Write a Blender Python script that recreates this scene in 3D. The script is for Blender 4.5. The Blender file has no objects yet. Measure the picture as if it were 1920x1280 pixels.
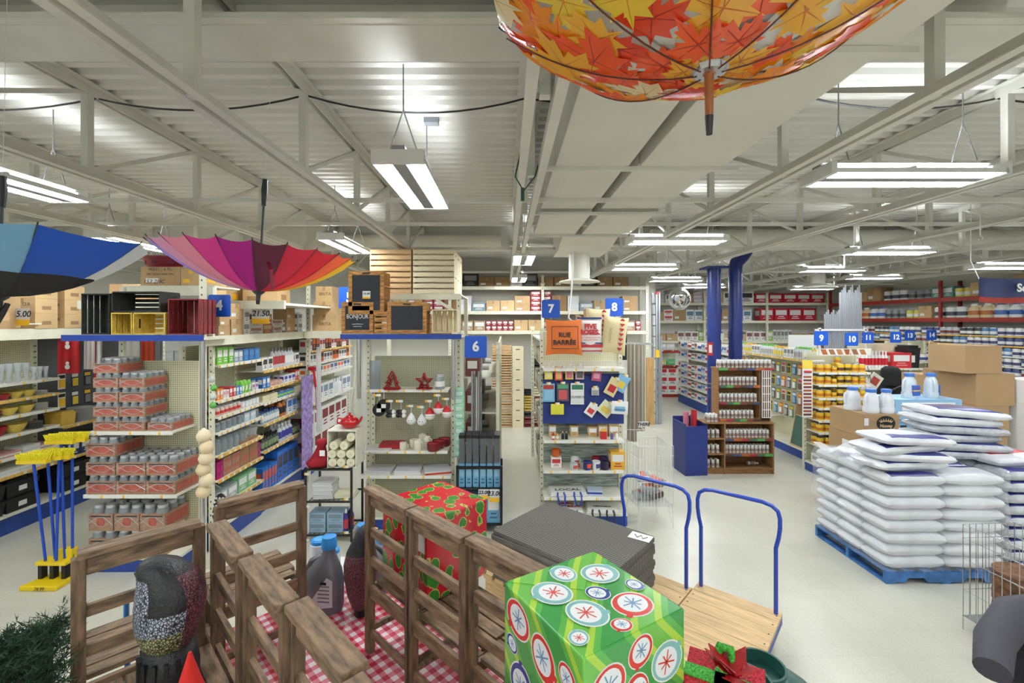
import bpy, bmesh, math, random
from mathutils import Vector, Matrix
random.seed(7)
SC = bpy.context.scene
COL = SC.collection
PI = math.pi
# ---------------------------------------------------------------- camera, world, exposure
F, CX, CY, H = 850.0, 950.0, 602.0, 2.7          # focal length and vanishing point in 1920x1280 pixels, eye height
cam = bpy.data.cameras.new('camera'); cam.sensor_width = 36; cam.lens = F / 1920 * 36
cam.shift_x = (960 - CX) / 1920; cam.shift_y = -(640 - CY) / 1920
cam.clip_start = .05
camo = bpy.data.objects.new('camera', cam); COL.objects.link(camo)
camo.location = (0, 0, H); camo.rotation_euler = (PI / 2, 0, 0); SC.camera = camo
wd = bpy.data.worlds.new('world'); SC.world = wd; wd.use_nodes = True
wd.node_tree.nodes['Background'].inputs[0].default_value = (.8, .85, .9, 1)
wd.node_tree.nodes['Background'].inputs[1].default_value = .3
SC.view_settings.view_transform = 'Standard'; SC.view_settings.look = 'None'
SC.view_settings.gamma = 1; SC.view_settings.use_curve_mapping = False
SC.view_settings.exposure = 0.66
TUBE_POWER = 70.0
try:
    SC.cycles.use_denoising = True; SC.cycles.max_bounces = 7; SC.cycles.diffuse_bounces = 4; SC.cycles.adaptive_threshold = .07
    SC.cycles.transparent_max_bounces = 12; SC.cycles.caustics_reflective = False; SC.cycles.caustics_refractive = False
    SC.cycles.sample_clamp_indirect = 4
except Exception: pass

def W(px, py, Y): return Vector(((px - CX) * Y / F, Y, H - (py - CY) * Y / F))
def G(px, py, Z=0.0): return W(px, py, F * (H - Z) / (py - CY))

# ---------------------------------------------------------------- materials
def lin(c):
    return tuple((x / 255 / 12.92) if x / 255 <= .04045 else ((x / 255 + .055) / 1.055) ** 2.4 for x in c) + (1,)
MATS = {}
def mat(name, col=(200, 200, 200), rough=.5, metal=0, emis=0, alpha=1, var=0, vs=6, bump=0, bs=60, stretch=None, spec=None, coat=0, trans=0):
    if name in MATS: return MATS[name]
    m = bpy.data.materials.new(name); m.use_nodes = True; nt = m.node_tree; b = nt.nodes['Principled BSDF']
    b.inputs['Base Color'].default_value = lin(col); b.inputs['Roughness'].default_value = rough
    b.inputs['Metallic'].default_value = metal
    if spec is not None: b.inputs['Specular IOR Level'].default_value = spec
    if coat: b.inputs['Coat Weight'].default_value = coat
    if trans: b.inputs['Transmission Weight'].default_value = trans
    if alpha < 1: b.inputs['Alpha'].default_value = alpha
    if emis: b.inputs['Emission Color'].default_value = (.91, .965, 1, 1); b.inputs['Emission Strength'].default_value = emis
    if var or bump:
        tc = nt.nodes.new('ShaderNodeTexCoord'); src = tc.outputs['Object']
        if stretch:
            mp = nt.nodes.new('ShaderNodeMapping'); mp.inputs['Scale'].default_value = stretch
            nt.links.new(src, mp.inputs[0]); src = mp.outputs[0]
    if var:
        n = nt.nodes.new('ShaderNodeTexNoise'); n.inputs['Scale'].default_value = vs; n.inputs['Detail'].default_value = 5
        nt.links.new(src, n.inputs['Vector'])
        r = nt.nodes.new('ShaderNodeValToRGB'); e = r.color_ramp.elements
        lo = tuple(max(0, x * (1 - var)) for x in col); hi = tuple(min(255, x * (1 + var)) for x in col)
        e[0].position = .3; e[1].position = .7; e[0].color = lin(lo); e[1].color = lin(hi)
        nt.links.new(n.outputs['Fac'], r.inputs[0]); nt.links.new(r.outputs[0], b.inputs['Base Color'])
    if bump:
        n2 = nt.nodes.new('ShaderNodeTexNoise'); n2.inputs['Scale'].default_value = bs; n2.inputs['Detail'].default_value = 3
        nt.links.new(src, n2.inputs['Vector'])
        bp = nt.nodes.new('ShaderNodeBump'); bp.inputs['Strength'].default_value = bump; bp.inputs['Distance'].default_value = .01
        nt.links.new(n2.outputs['Fac'], bp.inputs['Height']); nt.links.new(bp.outputs[0], b.inputs['Normal'])
    MATS[name] = m; return m
def C(r, g, b, rough=.45): return mat('paint_%d_%d_%d_%d' % (r, g, b, int(rough * 100)), (r, g, b), rough)

CREAM = mat('cream_steel', (230, 228, 206), .45, var=.03)
CREAMSH = mat('cream_shelf', (233, 231, 214), .4, var=.02)
BLUE = mat('royal_blue_steel', (28, 62, 150), .4, var=.08)
BLUEBASE = mat('blue_kick_plate', (32, 66, 148), .45, var=.08)
REDST = mat('red_steel', (150, 42, 30), .5, var=.08)
WHITE = C(238, 238, 236); BLACK = C(22, 22, 24); GREY = C(130, 130, 130); DGREY = C(60, 60, 62)
YEL = C(245, 190, 40); CHROME = mat('chrome', (200, 200, 205), .25, 1)
WIRE = mat('white_wire', (225, 225, 222), .4)
CARD = mat('cardboard', (178, 146, 106), .8, var=.06, vs=4); CARD2 = mat('light_cardboard', (200, 168, 122), .8, var=.05, vs=4)
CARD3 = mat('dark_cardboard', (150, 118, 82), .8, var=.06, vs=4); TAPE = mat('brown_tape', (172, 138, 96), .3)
CEILW = mat('painted_steel_offwhite', (222, 221, 212), .5, var=.03, vs=3)
WALLM = mat('painted_wall', (234, 233, 226), .7, var=.01, vs=.7)
GLASS = mat('thin_clear_plastic', (225, 232, 235), .08, alpha=.3)
GLASSD = mat('jar_glass', (170, 182, 188), .12, alpha=.55)
RAIL = mat('price_rail', (236, 236, 228), .35); RAILY = mat('yellow_price_rail', (222, 180, 92), .4, var=.1, vs=30)

def wood(name, col, var=.22, scale=3, stretch=(1, 14, 14), rough=.7, bump=.25):
    return mat(name, col, rough, var=var, vs=scale, bump=bump, bs=scale * 3, stretch=stretch)
CHAIRW = wood('weathered_chair_wood', (120, 98, 76), .32, 5, (2, 9, 9))
CHAIRW2 = wood('weathered_chair_wood_upright', (106, 85, 65), .32, 5, (9, 9, 1.5))
PINE = wood('pine', (240, 226, 192), .07, 4, (2, 16, 16)); PINET = wood('tan_pine', (214, 180, 134), .12, 4, (2, 16, 16))
BURNT = wood('burnt_pine', (166, 118, 64), .35, 4, (2, 12, 12)); DECKW = wood('cart_deck_pine', (214, 182, 136), .1, 3, (1.5, 14, 14))
CABW = wood('cabinet_wood', (140, 102, 64), .18, 4, (2, 12, 12))

# ---------------------------------------------------------------- mesh building
class MB:
    def __init__(s): s.v = []; s.f = []; s.m = []; s.mats = []
    def mi(s, m):
        if m not in s.mats: s.mats.append(m)
        return s.mats.index(m)
    def face(s, pts, m):
        k = len(s.v); s.v += [tuple(p) for p in pts]; s.f.append(tuple(range(k, k + len(pts)))); s.m.append(s.mi(m)); return s
    def box(s, x0, x1, y0, y1, z0, z1, m, R=None, t=None):
        k = len(s.v); P = [(x0, y0, z0), (x1, y0, z0), (x1, y1, z0), (x0, y1, z0), (x0, y0, z1), (x1, y0, z1), (x1, y1, z1), (x0, y1, z1)]
        if R is not None: P = [tuple(R @ Vector(p)) for p in P]
        if t is not None: P = [(p[0] + t[0], p[1] + t[1], p[2] + t[2]) for p in P]
        s.v += P
        q = s.mi(m)
        for f in ((0, 3, 2, 1), (4, 5, 6, 7), (0, 1, 5, 4), (1, 2, 6, 5), (2, 3, 7, 6), (3, 0, 4, 7)):
            s.f.append(tuple(k + i for i in f)); s.m.append(q)
        return s
    def cbox(s, c, d, m, R=None):
        x, y, z = (i / 2 for i in d); return s.box(-x, x, -y, y, -z, z, m, R, c)
    def bar(s, p, q, w, h, m, up=(0, 0, 1)):
        p = Vector(p); q = Vector(q); d = (q - p); L = d.length
        if L < 1e-6: return s
        d /= L; u = Vector(up)
        if abs(d.dot(u)) > .98: u = Vector((1, 0, 0))
        sx = d.cross(u).normalized(); uz = sx.cross(d)
        R = Matrix((sx, d, uz)).transposed(); return s.box(-w / 2, w / 2, 0, L, -h / 2, h / 2, m, R, p)
    def tube(s, pts, r, m, n=8, cap=True, closed=False):
        pts = [Vector(p) for p in pts]; N = len(pts); k = len(s.v); q = s.mi(m); prev = None
        rr = r if isinstance(r, (list, tuple)) else [r] * N
        for i, p in enumerate(pts):
            if closed: d = pts[(i + 1) % N] - pts[i - 1]
            else: d = pts[min(i + 1, N - 1)] - pts[max(i - 1, 0)]
            d.normalize()
            if prev is None:
                a = Vector((0, 0, 1)) if abs(d.z) < .9 else Vector((1, 0, 0)); u = d.cross(a).normalized()
            else: u = (prev - d * prev.dot(d)).normalized()
            prev = u; w = d.cross(u)
            for j in range(n):
                an = 2 * PI * j / n; s.v.append(tuple(p + (u * math.cos(an) + w * math.sin(an)) * rr[i]))
        for i in range(N if closed else N - 1):
            for j in range(n):
                a = k + i * n; b = k + ((i + 1) % N) * n; s.f.append((a + j, a + (j + 1) % n, b + (j + 1) % n, b + j)); s.m.append(q)
        if cap and not closed:
            s.f.append(tuple(k + j for j in reversed(range(n)))); s.m.append(q)
            s.f.append(tuple(k + (N - 1) * n + j for j in range(n))); s.m.append(q)
        return s
    def lathe(s, prof, m, n=12, c=(0, 0, 0), sx=1, sy=1, cap=True):
        # prof: (r, z[, material]) : material applies to the band that starts there
        k = len(s.v)
        for p in prof:
            for j in range(n):
                an = 2 * PI * (j + .5) / n; s.v.append((c[0] + p[0] * math.cos(an) * sx, c[1] + p[0] * math.sin(an) * sy, c[2] + p[1]))
        for i in range(len(prof) - 1):
            q = s.mi(prof[i][2] if len(prof[i]) > 2 else m)
            for j in range(n):
                a = k + i * n; b = a + n; s.f.append((a + j, a + (j + 1) % n, b + (j + 1) % n, b + j)); s.m.append(q)
        if cap:
            for i, rev in ((0, True), (len(prof) - 1, False)):
                if prof[i][0] > 1e-4:
                    r = range(n); s.f.append(tuple(k + i * n + j for j in (reversed(r) if rev else r)))
                    s.m.append(s.mi(prof[min(i, len(prof) - 2)][2] if len(prof[min(i, len(prof) - 2)]) > 2 else m))
        return s
    def prism(s, poly, d, m, o=(0, 0, 0), ax=((1, 0, 0), (0, 0, 1), (0, 1, 0))):
        # poly in (a, b) plane, extruded by d along the third axis
        A, B, Cc = (Vector(a) for a in ax); o = Vector(o); n = len(poly); k = len(s.v); q = s.mi(m)
        for e in (0, d):
            for (a, b) in poly: s.v.append(tuple(o + A * a + B * b + Cc * e))
        s.f.append(tuple(k + i for i in range(n))); s.m.append(q); s.f.append(tuple(k + n + i for i in reversed(range(n)))); s.m.append(q)
        for i in range(n):
            j = (i + 1) % n; s.f.append((k + i, k + n + i, k + n + j, k + j)); s.m.append(q)
        return s
    def mesh(s, name, smooth=None):
        me = bpy.data.meshes.new(name); me.from_pydata(s.v, [], s.f)
        for x in s.mats: me.materials.append(x)
        me.polygons.foreach_set('material_index', s.m)
        if smooth:
            me.polygons.foreach_set('use_smooth', [True] * len(s.f)); me.update(); me.set_sharp_from_angle(angle=math.radians(smooth))
        me.update(); return me
    def obj(s, name, parent=None, loc=(0, 0, 0), rz=0, smooth=None, bev=0, **k):
        return O(name, s.mesh(name, smooth), parent, loc, rz, bev=bev, **k)
def O(name, me, parent=None, loc=(0, 0, 0), rz=0, label=None, cat=None, group=None, kind=None, bev=0, rot=None):
    o = bpy.data.objects.new(name, me); COL.objects.link(o)
    o.location = loc; o.rotation_euler = rot if rot is not None else (0, 0, rz)
    if parent is not None: o.parent = parent
    tag(o, label, cat, group, kind)
    if bev:
        b = o.modifiers.new('bevel', 'BEVEL'); b.width = bev; b.segments = 2; b.limit_method = 'ANGLE'
    return o
def tag(o, label=None, cat=None, group=None, kind=None):
    if label: o['label'] = label
    if cat: o['category'] = cat
    if group: o['group'] = group
    if kind: o['kind'] = kind
    return o
def thing(name, label, cat, loc=(0, 0, 0), rz=0, group=None, kind=None, rot=None):
    return O(name, None, None, loc, rz, label, cat, group, kind, rot=rot)
def dup(root, loc, rz=None, label=None, group=None):
    r = root.copy(); COL.objects.link(r); r.location = loc
    if rz is not None: r.rotation_euler = (0, 0, rz)
    if label: r['label'] = label
    if group: r['group'] = group
    for ch in KIDS(root):
        c = ch.copy(); COL.objects.link(c); c.parent = r
        for g in KIDS(ch):
            d = g.copy(); COL.objects.link(d); d.parent = c
    return r
def KIDS(o):
    return [x for x in o.children]
TXT = {}
def txtmesh(s, size, m, ext=.0006, bold=0, align='CENTER', shear=0, sx=1):
    key = (s, size, m.name, ext, bold, align, shear, sx)
    if key in TXT: return TXT[key]
    cu = bpy.data.curves.new('lettering', 'FONT'); cu.body = s; cu.size = size; cu.extrude = ext; cu.offset = bold; cu.shear = shear
    cu.align_x = align; cu.align_y = 'CENTER'; cu.resolution_u = 3
    ob = bpy.data.objects.new('t', cu); me = bpy.data.meshes.new_from_object(ob)
    bpy.data.objects.remove(ob); me.materials.clear(); me.materials.append(m)
    if sx != 1:
        me.transform(Matrix.Diagonal((sx, 1, 1, 1)))
    TXT[key] = me; return me
def text(s, size, m, parent, loc, name='lettering', rz=0, tilt=PI / 2, roll=0, bold=0, align='CENTER', shear=0, sx=1):
    # default: reads from the -Y side (facing the camera); rz turns it about Z
    o = bpy.data.objects.new(name, txtmesh(s, size, m, .0006, bold, align, shear, sx)); COL.objects.link(o)
    o.parent = parent; o.location = loc; o.rotation_mode = 'XYZ'
    R = Matrix.Rotation(rz, 3, 'Z') @ Matrix.Rotation(tilt, 3, 'X') @ Matrix.Rotation(roll, 3, 'Z')
    o.rotation_euler = R.to_euler(); return o
# ---------------------------------------------------------------- the shell
ZD, ZB = 4.44, 3.75         # deck and bottom chords
XL, XR, YB, YP, YF = -9.2, 12.4, 17.4, 12.7, -4.0

def floor_mat():
    m = bpy.data.materials.new('vinyl_floor_tile'); m.use_nodes = True; nt = m.node_tree; b = nt.nodes['Principled BSDF']
    tc = nt.nodes.new('ShaderNodeTexCoord'); mp = nt.nodes.new('ShaderNodeMapping'); mp.inputs['Rotation'].default_value = (0, 0, 0)
    nt.links.new(tc.outputs['Object'], mp.inputs[0])
    br = nt.nodes.new('ShaderNodeTexBrick'); br.offset = 0; br.inputs['Scale'].default_value = 1
    br.inputs['Brick Width'].default_value = .305; br.inputs['Row Height'].default_value = .305; br.inputs['Mortar Size'].default_value = .0016
    br.inputs['Color1'].default_value = lin((213, 211, 196)); br.inputs['Color2'].default_value = lin((208, 206, 191)); br.inputs['Mortar'].default_value = lin((196, 193, 178))
    nt.links.new(mp.outputs[0], br.inputs['Vector'])
    n = nt.nodes.new('ShaderNodeTexNoise'); n.inputs['Scale'].default_value = 60; n.inputs['Detail'].default_value = 4; nt.links.new(tc.outputs['Object'], n.inputs['Vector'])
    n2 = nt.nodes.new('ShaderNodeTexNoise'); n2.inputs['Scale'].default_value = 1.3; n2.inputs['Detail'].default_value = 5; nt.links.new(tc.outputs['Object'], n2.inputs['Vector'])
    def mixc(a, fac, lo, hi):
        r = nt.nodes.new('ShaderNodeMapRange'); r.inputs[1].default_value = .35; r.inputs[2].default_value = .65; r.inputs[3].default_value = lo; r.inputs[4].default_value = hi
        nt.links.new(fac, r.inputs[0]); x = nt.nodes.new('ShaderNodeMix'); x.data_type = 'RGBA'; x.blend_type = 'MULTIPLY'; x.inputs[0].default_value = 1
        nt.links.new(a, x.inputs[6]); nt.links.new(r.outputs[0], x.inputs[7]); return x.outputs[2]
    c = mixc(br.outputs['Color'], n.outputs['Fac'], .93, 1.03); c = mixc(c, n2.outputs['Fac'], .95, 1.02)
    nt.links.new(c, b.inputs['Base Color']); b.inputs['Roughness'].default_value = .32
    return m
MB().box(XL, XR, YF, YB, -.1, 0, floor_mat()).obj('floor', kind='structure')
w = MB(); w.box(XL - .15, XL, YF, YB, 0, ZD, WALLM).obj('wall_left', kind='structure')
MB().box(XR, XR + .15, YF, YB, 0, ZD, WALLM).obj('wall_right', kind='structure')
MB().box(XL - .15, XR + .15, YB, YB + .15, 0, ZD, WALLM).obj('wall_back', kind='structure')
MB().box(XL - .15, XR + .15, YF - .15, YF, 0, ZD, WALLM).obj('wall_front', kind='structure')
MB().box(XL, 4.05, YP, YP + .12, 0, ZD, WALLM).obj('wall_partition', kind='structure')
MB().box(XL, .05, 8.2, 8.32, 3.98, ZD, WALLM).obj('wall_bulkhead', kind='structure')
# corrugated roof deck, ribs run across the aisles
cb = MB(); y = YF; pts = []
while y < YB:
    pts += [(y, ZD), (y + .06, ZD), (y + .08, ZD + .045), (y + .13, ZD + .045)]; y += .15
pts.append((YB, ZD)); DECKM = mat('painted_roof_deck', (230, 229, 222), .5, var=.02, vs=1)
for x0, x1 in ((XL, XR),):
    for (a, za), (b, zb) in zip(pts, pts[1:]): cb.face([(x0, a, za), (x0, b, zb), (x1, b, zb), (x1, a, za)], DECKM)
cb.box(XL - .15, XR + .15, YF - .15, YB + .15, ZD + .08, ZD + .18, DECKM)
ceiling = cb.obj('ceiling', kind='structure')
JW = .05
def joist(x, gap=.035, cw=.05):
    YB = 11.9 if x < 4 else globals()['YB']
    j = O('roof_joist', None, ceiling, (x, 0, 0))
    for s in (-1, 1):
        b = MB(); a0 = s * gap / 2; a1 = s * (gap / 2 + cw); a0, a1 = min(a0, a1), max(a0, a1)
        b.box(a0, a1, YF, YB, ZB, ZB + .008, CEILW); xw = a0 if s > 0 else a1 - .008
        b.box(xw, xw + .008, YF, YB, ZB + .008, ZB + .07, CEILW); b.obj('bottom_chord', j)
        b = MB(); b.box(a0, a1, YF, YB, ZD - .012, ZD - .002, CEILW); b.box(xw, xw + .008, YF, YB, ZD - .08, ZD - .012, CEILW); b.obj('top_chord', j)
    k = 0; y = YF + .25
    pm = MB().box(-.026, .026, -.026, .026, ZB + .01, ZD - .02, CEILW).mesh('web_post')
    dm = MB().bar((0, 0, ZB + .05), (0, 1.18, ZD - .05), .03, .03, CEILW).mesh('web_diagonal')
    while y < YB - .3:
        O('web_post', pm, j, (0, y, 0))
        if y + 1.18 < YB: O('web_diagonal', dm, j, (0, y, 0))
        y += 1.18
    return j
for x in (-7.9, -6.3, -4.7, -3.08, -1.49, 2.03, 3.68, 5.3, 6.9, 8.5, 10.1): joist(x)
joist(.18, .085, .055)
# horizontal bridging bars across the joists
for y, z in ((4.35, 3.86), (5.6, 3.9), (7.0, 3.82), (10.5, 3.84), (14, 3.84)):
    MB().box(XL, XR, y - .02, y + .02, z - .02, z + .02, CEILW).obj('bridging_bar', ceiling)
# heavy girder near the camera and at the far line
def girder(y, z0, x0, x1, fw):
    g = O('girder', None, ceiling)
    MB().box(x0, x1, y - fw / 2, y + fw / 2, z0, z0 + .02, CEILW).obj('bottom_flange', g)
    MB().box(x0, x1, y - .01, y + .01, z0 + .02, ZD - .01, CEILW).obj('web', g)
    MB().box(x0, x1, y - fw / 2, y + fw / 2, ZD - .03, ZD - .005, CEILW).obj('top_flange', g)
    MB().box(x0, x1, y - fw / 2 - .05, y - fw / 2, z0 + .005, z0 + .035, CEILW).obj('flange_lip', g)
girder(2.46, 4.2, XL, 2.7, .32)
girder(8.26, 4.05, .05, XR, .2)
# flat supply ducts
DUCT = mat('painted_duct', (226, 225, 214), .55, var=.02, vs=2)
dz = 3.85
duct = thing('ventilation_duct', 'pair of flat cream painted ventilation ducts running under the roof deck', 'duct', (0, 0, dz))
for (x0, x1) in ((.36, .905), (.99, 1.61)):
    for (y0, y1, dd) in ((.2, 1.9, 0), (1.92, 3.36, 0), (3.4, 4.76, .03), (4.8, 6.0, .0)):
        MB().box(x0, x1, y0, y1, dd, .4, DUCT).obj('duct_section', duct, bev=.004)
for (y, z) in ((1.91, -.03), (3.38, -.03), (4.78, -.03), (6.02, -.03)):
    MB().box(.28, 1.72, y - .02, y + .02, z, z + .028, CEILW).obj('hanger_strap', duct)
MB().prism([(6.03, 0), (6.6, -.12), (7.3, -.12), (7.3, .3), (6.03, .4)], .75, DUCT, (.75, 0, 0), ((0, 1, 0), (0, 0, 1), (1, 0, 0))).obj('duct_elbow', duct)
b = MB(); b.lathe([(.16, -.5), (.16, -.1)], DUCT, 16, (1.12, 7.0, 0)); b.lathe([(.32, -.55), (.3, -.53), (.16, -.5)], DUCT, 16, (1.12, 7.0, 0)); b.obj('round_diffuser', duct, smooth=40)
rd = MB().tube([(2.5, 7.85, 4.12), (XR - .4, 7.85, 4.1)], .17, DUCT, 20).obj('round_duct', ceiling, smooth=40)
MB().tube([(-3.2, 8.05, 4.12), (-.1, 8.05, 4.12)], .12, DUCT, 16).obj('round_duct', ceiling, smooth=40)
# second ceiling diffuser far right
df = thing('ceiling_diffuser', 'round white ceiling diffuser hanging over the red carton shelves', 'diffuser', W(1532, 540, 10.8))
b = MB(); b.lathe([(.42, 0), (.4, .03), (.16, .1)], DUCT, 18); b.obj('cone', df, smooth=40)
MB().lathe([(.16, .1), (.16, .8)], DUCT, 18).obj('stem', df, smooth=40)
# fluorescent fixtures
TUBE = mat('fluorescent_tube', (255, 255, 255), .4, emis=TUBE_POWER)
HOUS = mat('fixture_enamel', (232, 232, 228), .4)
tubem = MB().tube([(0, -.57, 0), (0, .57, 0)], .022, TUBE, 8).mesh('fluorescent_tube', 60)
capm = MB().box(-.17, .17, -.02, .02, -.025, .06, HOUS).mesh('end_cap')
hb = MB(); hb.box(-.045, .045, -.61, .61, -.02, .09, mat('ballast_cover_dimmed', (150, 150, 150), .6))  # centre cover greyed to stand in for the dim gap between the tubes
for s in (-1, 1):
    hb.face([(s * .078, -.6, .045), (s * .078, .6, .045), (s * .17, .6, .012), (s * .17, -.6, .012)], HOUS)
    for yy in (-.6, 0, .6): hb.box(min(s * .04, s * .12), max(s * .04, s * .12), yy - .01, yy + .01, .03, .045, HOUS)
    hb.face([(s * .17, -.6, .012), (s * .17, .6, .012), (s * .17, .6, -.02), (s * .17, -.6, -.02)], HOUS)
housm = hb.mesh('housing')
def chainmesh():
    b = MB()
    for s in (-1, 1): b.tube([(s * .1, 0, 0), (0, 0, .3)], .005, GREY, 5)
    b.tube([(0, 0, .3), (0, 0, .62)], .005, GREY, 5); return b.mesh('hanging_chain')
chainm = chainmesh()
def fixture(x, y, z, along_x, label, group=None):
    t = thing('fluorescent_light', label, 'light fixture', (x, y, z), PI / 2 if along_x else 0, group)
    O('housing', housm, t)
    for s in (-1, 1):
        O('fluorescent_tube', tubem, t, (s * .085, 0, 0)); O('end_cap', capm, t, (0, s * .6, 0))
        O('hanging_chain', chainm, t, (0, s * .45, .09))
    return t
ZF = 3.74
FG = 'fluorescent ceiling lights'
fixture(-.7, 3.52, ZF, 0, 'two tube fluorescent light on chains in line with the aisle, beside the flat ducts')
fixture(2.85, 3.28, ZF, 1, 'two tube fluorescent light on chains above the wooden flatbed carts')
fixture(-2.2, 6.25, ZF, 0, 'two tube fluorescent light between rainbow umbrella and stacked pine crates')
fixture(.28, 7.65, ZF, 0, 'two tube fluorescent light over the aisle between signs 6 and 7')
fixture(2.6, 8.6, 3.7, 1, 'two tube fluorescent light above the blue column and wide round duct')
fixture(4.05, 10.9, 3.68, 1, 'two tube fluorescent light over the aisle beside the convex mirror')
fixture(6.65, 9.3, ZF, 1, 'two tube fluorescent light over the yellow wood stain shelves')
fixture(5.75, 6.85, ZF, 1, 'two tube fluorescent light above the cardboard box stack')
fixture(8.8, 10.9, ZF, 1, 'two tube fluorescent light over aisle sign 12')
fixture(8.95, 8.1, 3.66, 1, 'two tube fluorescent light beside the navy and red banner')
fixture(-3.75, 3.3, ZF, 0, 'two tube fluorescent light above the blue umbrella')
fixture(-4.95, 6.1, ZF, 0, 'two tube fluorescent light behind the blue umbrella rim')
fixture(-5.6, 9.6, ZF, 0, 'two tube fluorescent light over the far end of the kitchenware aisle')
fixture(-2.3, 10.2, 3.7, 0, 'two tube fluorescent light far behind the pine crates')
fixture(.3, 11.0, 3.72, 0, 'two tube fluorescent light in front of the cream back racks')
fixture(5.7, 13.2, 3.7, 1, 'two tube fluorescent light in front of the red cartons')
fixture(9.4, 14.0, 3.7, 1, 'two tube fluorescent light in the far corner by the red racks')
for (x, y) in ((-2.2, -.6), (.9, -1.2), (4.0, -.4), (6.6, 1.6), (6.6, 4.6), (9.4, 3.6), (-6.6, 1.5), (-7.4, 5.2), (-5.2, -1.6), (2.2, 5.9), (8.2, -.8), (3.1, -2.8), (-1.6, -3)):
    fixture(x, y, ZF, 1 if x > 2 else 0, 'two tube fluorescent light hanging behind the photographer', FG)
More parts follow.
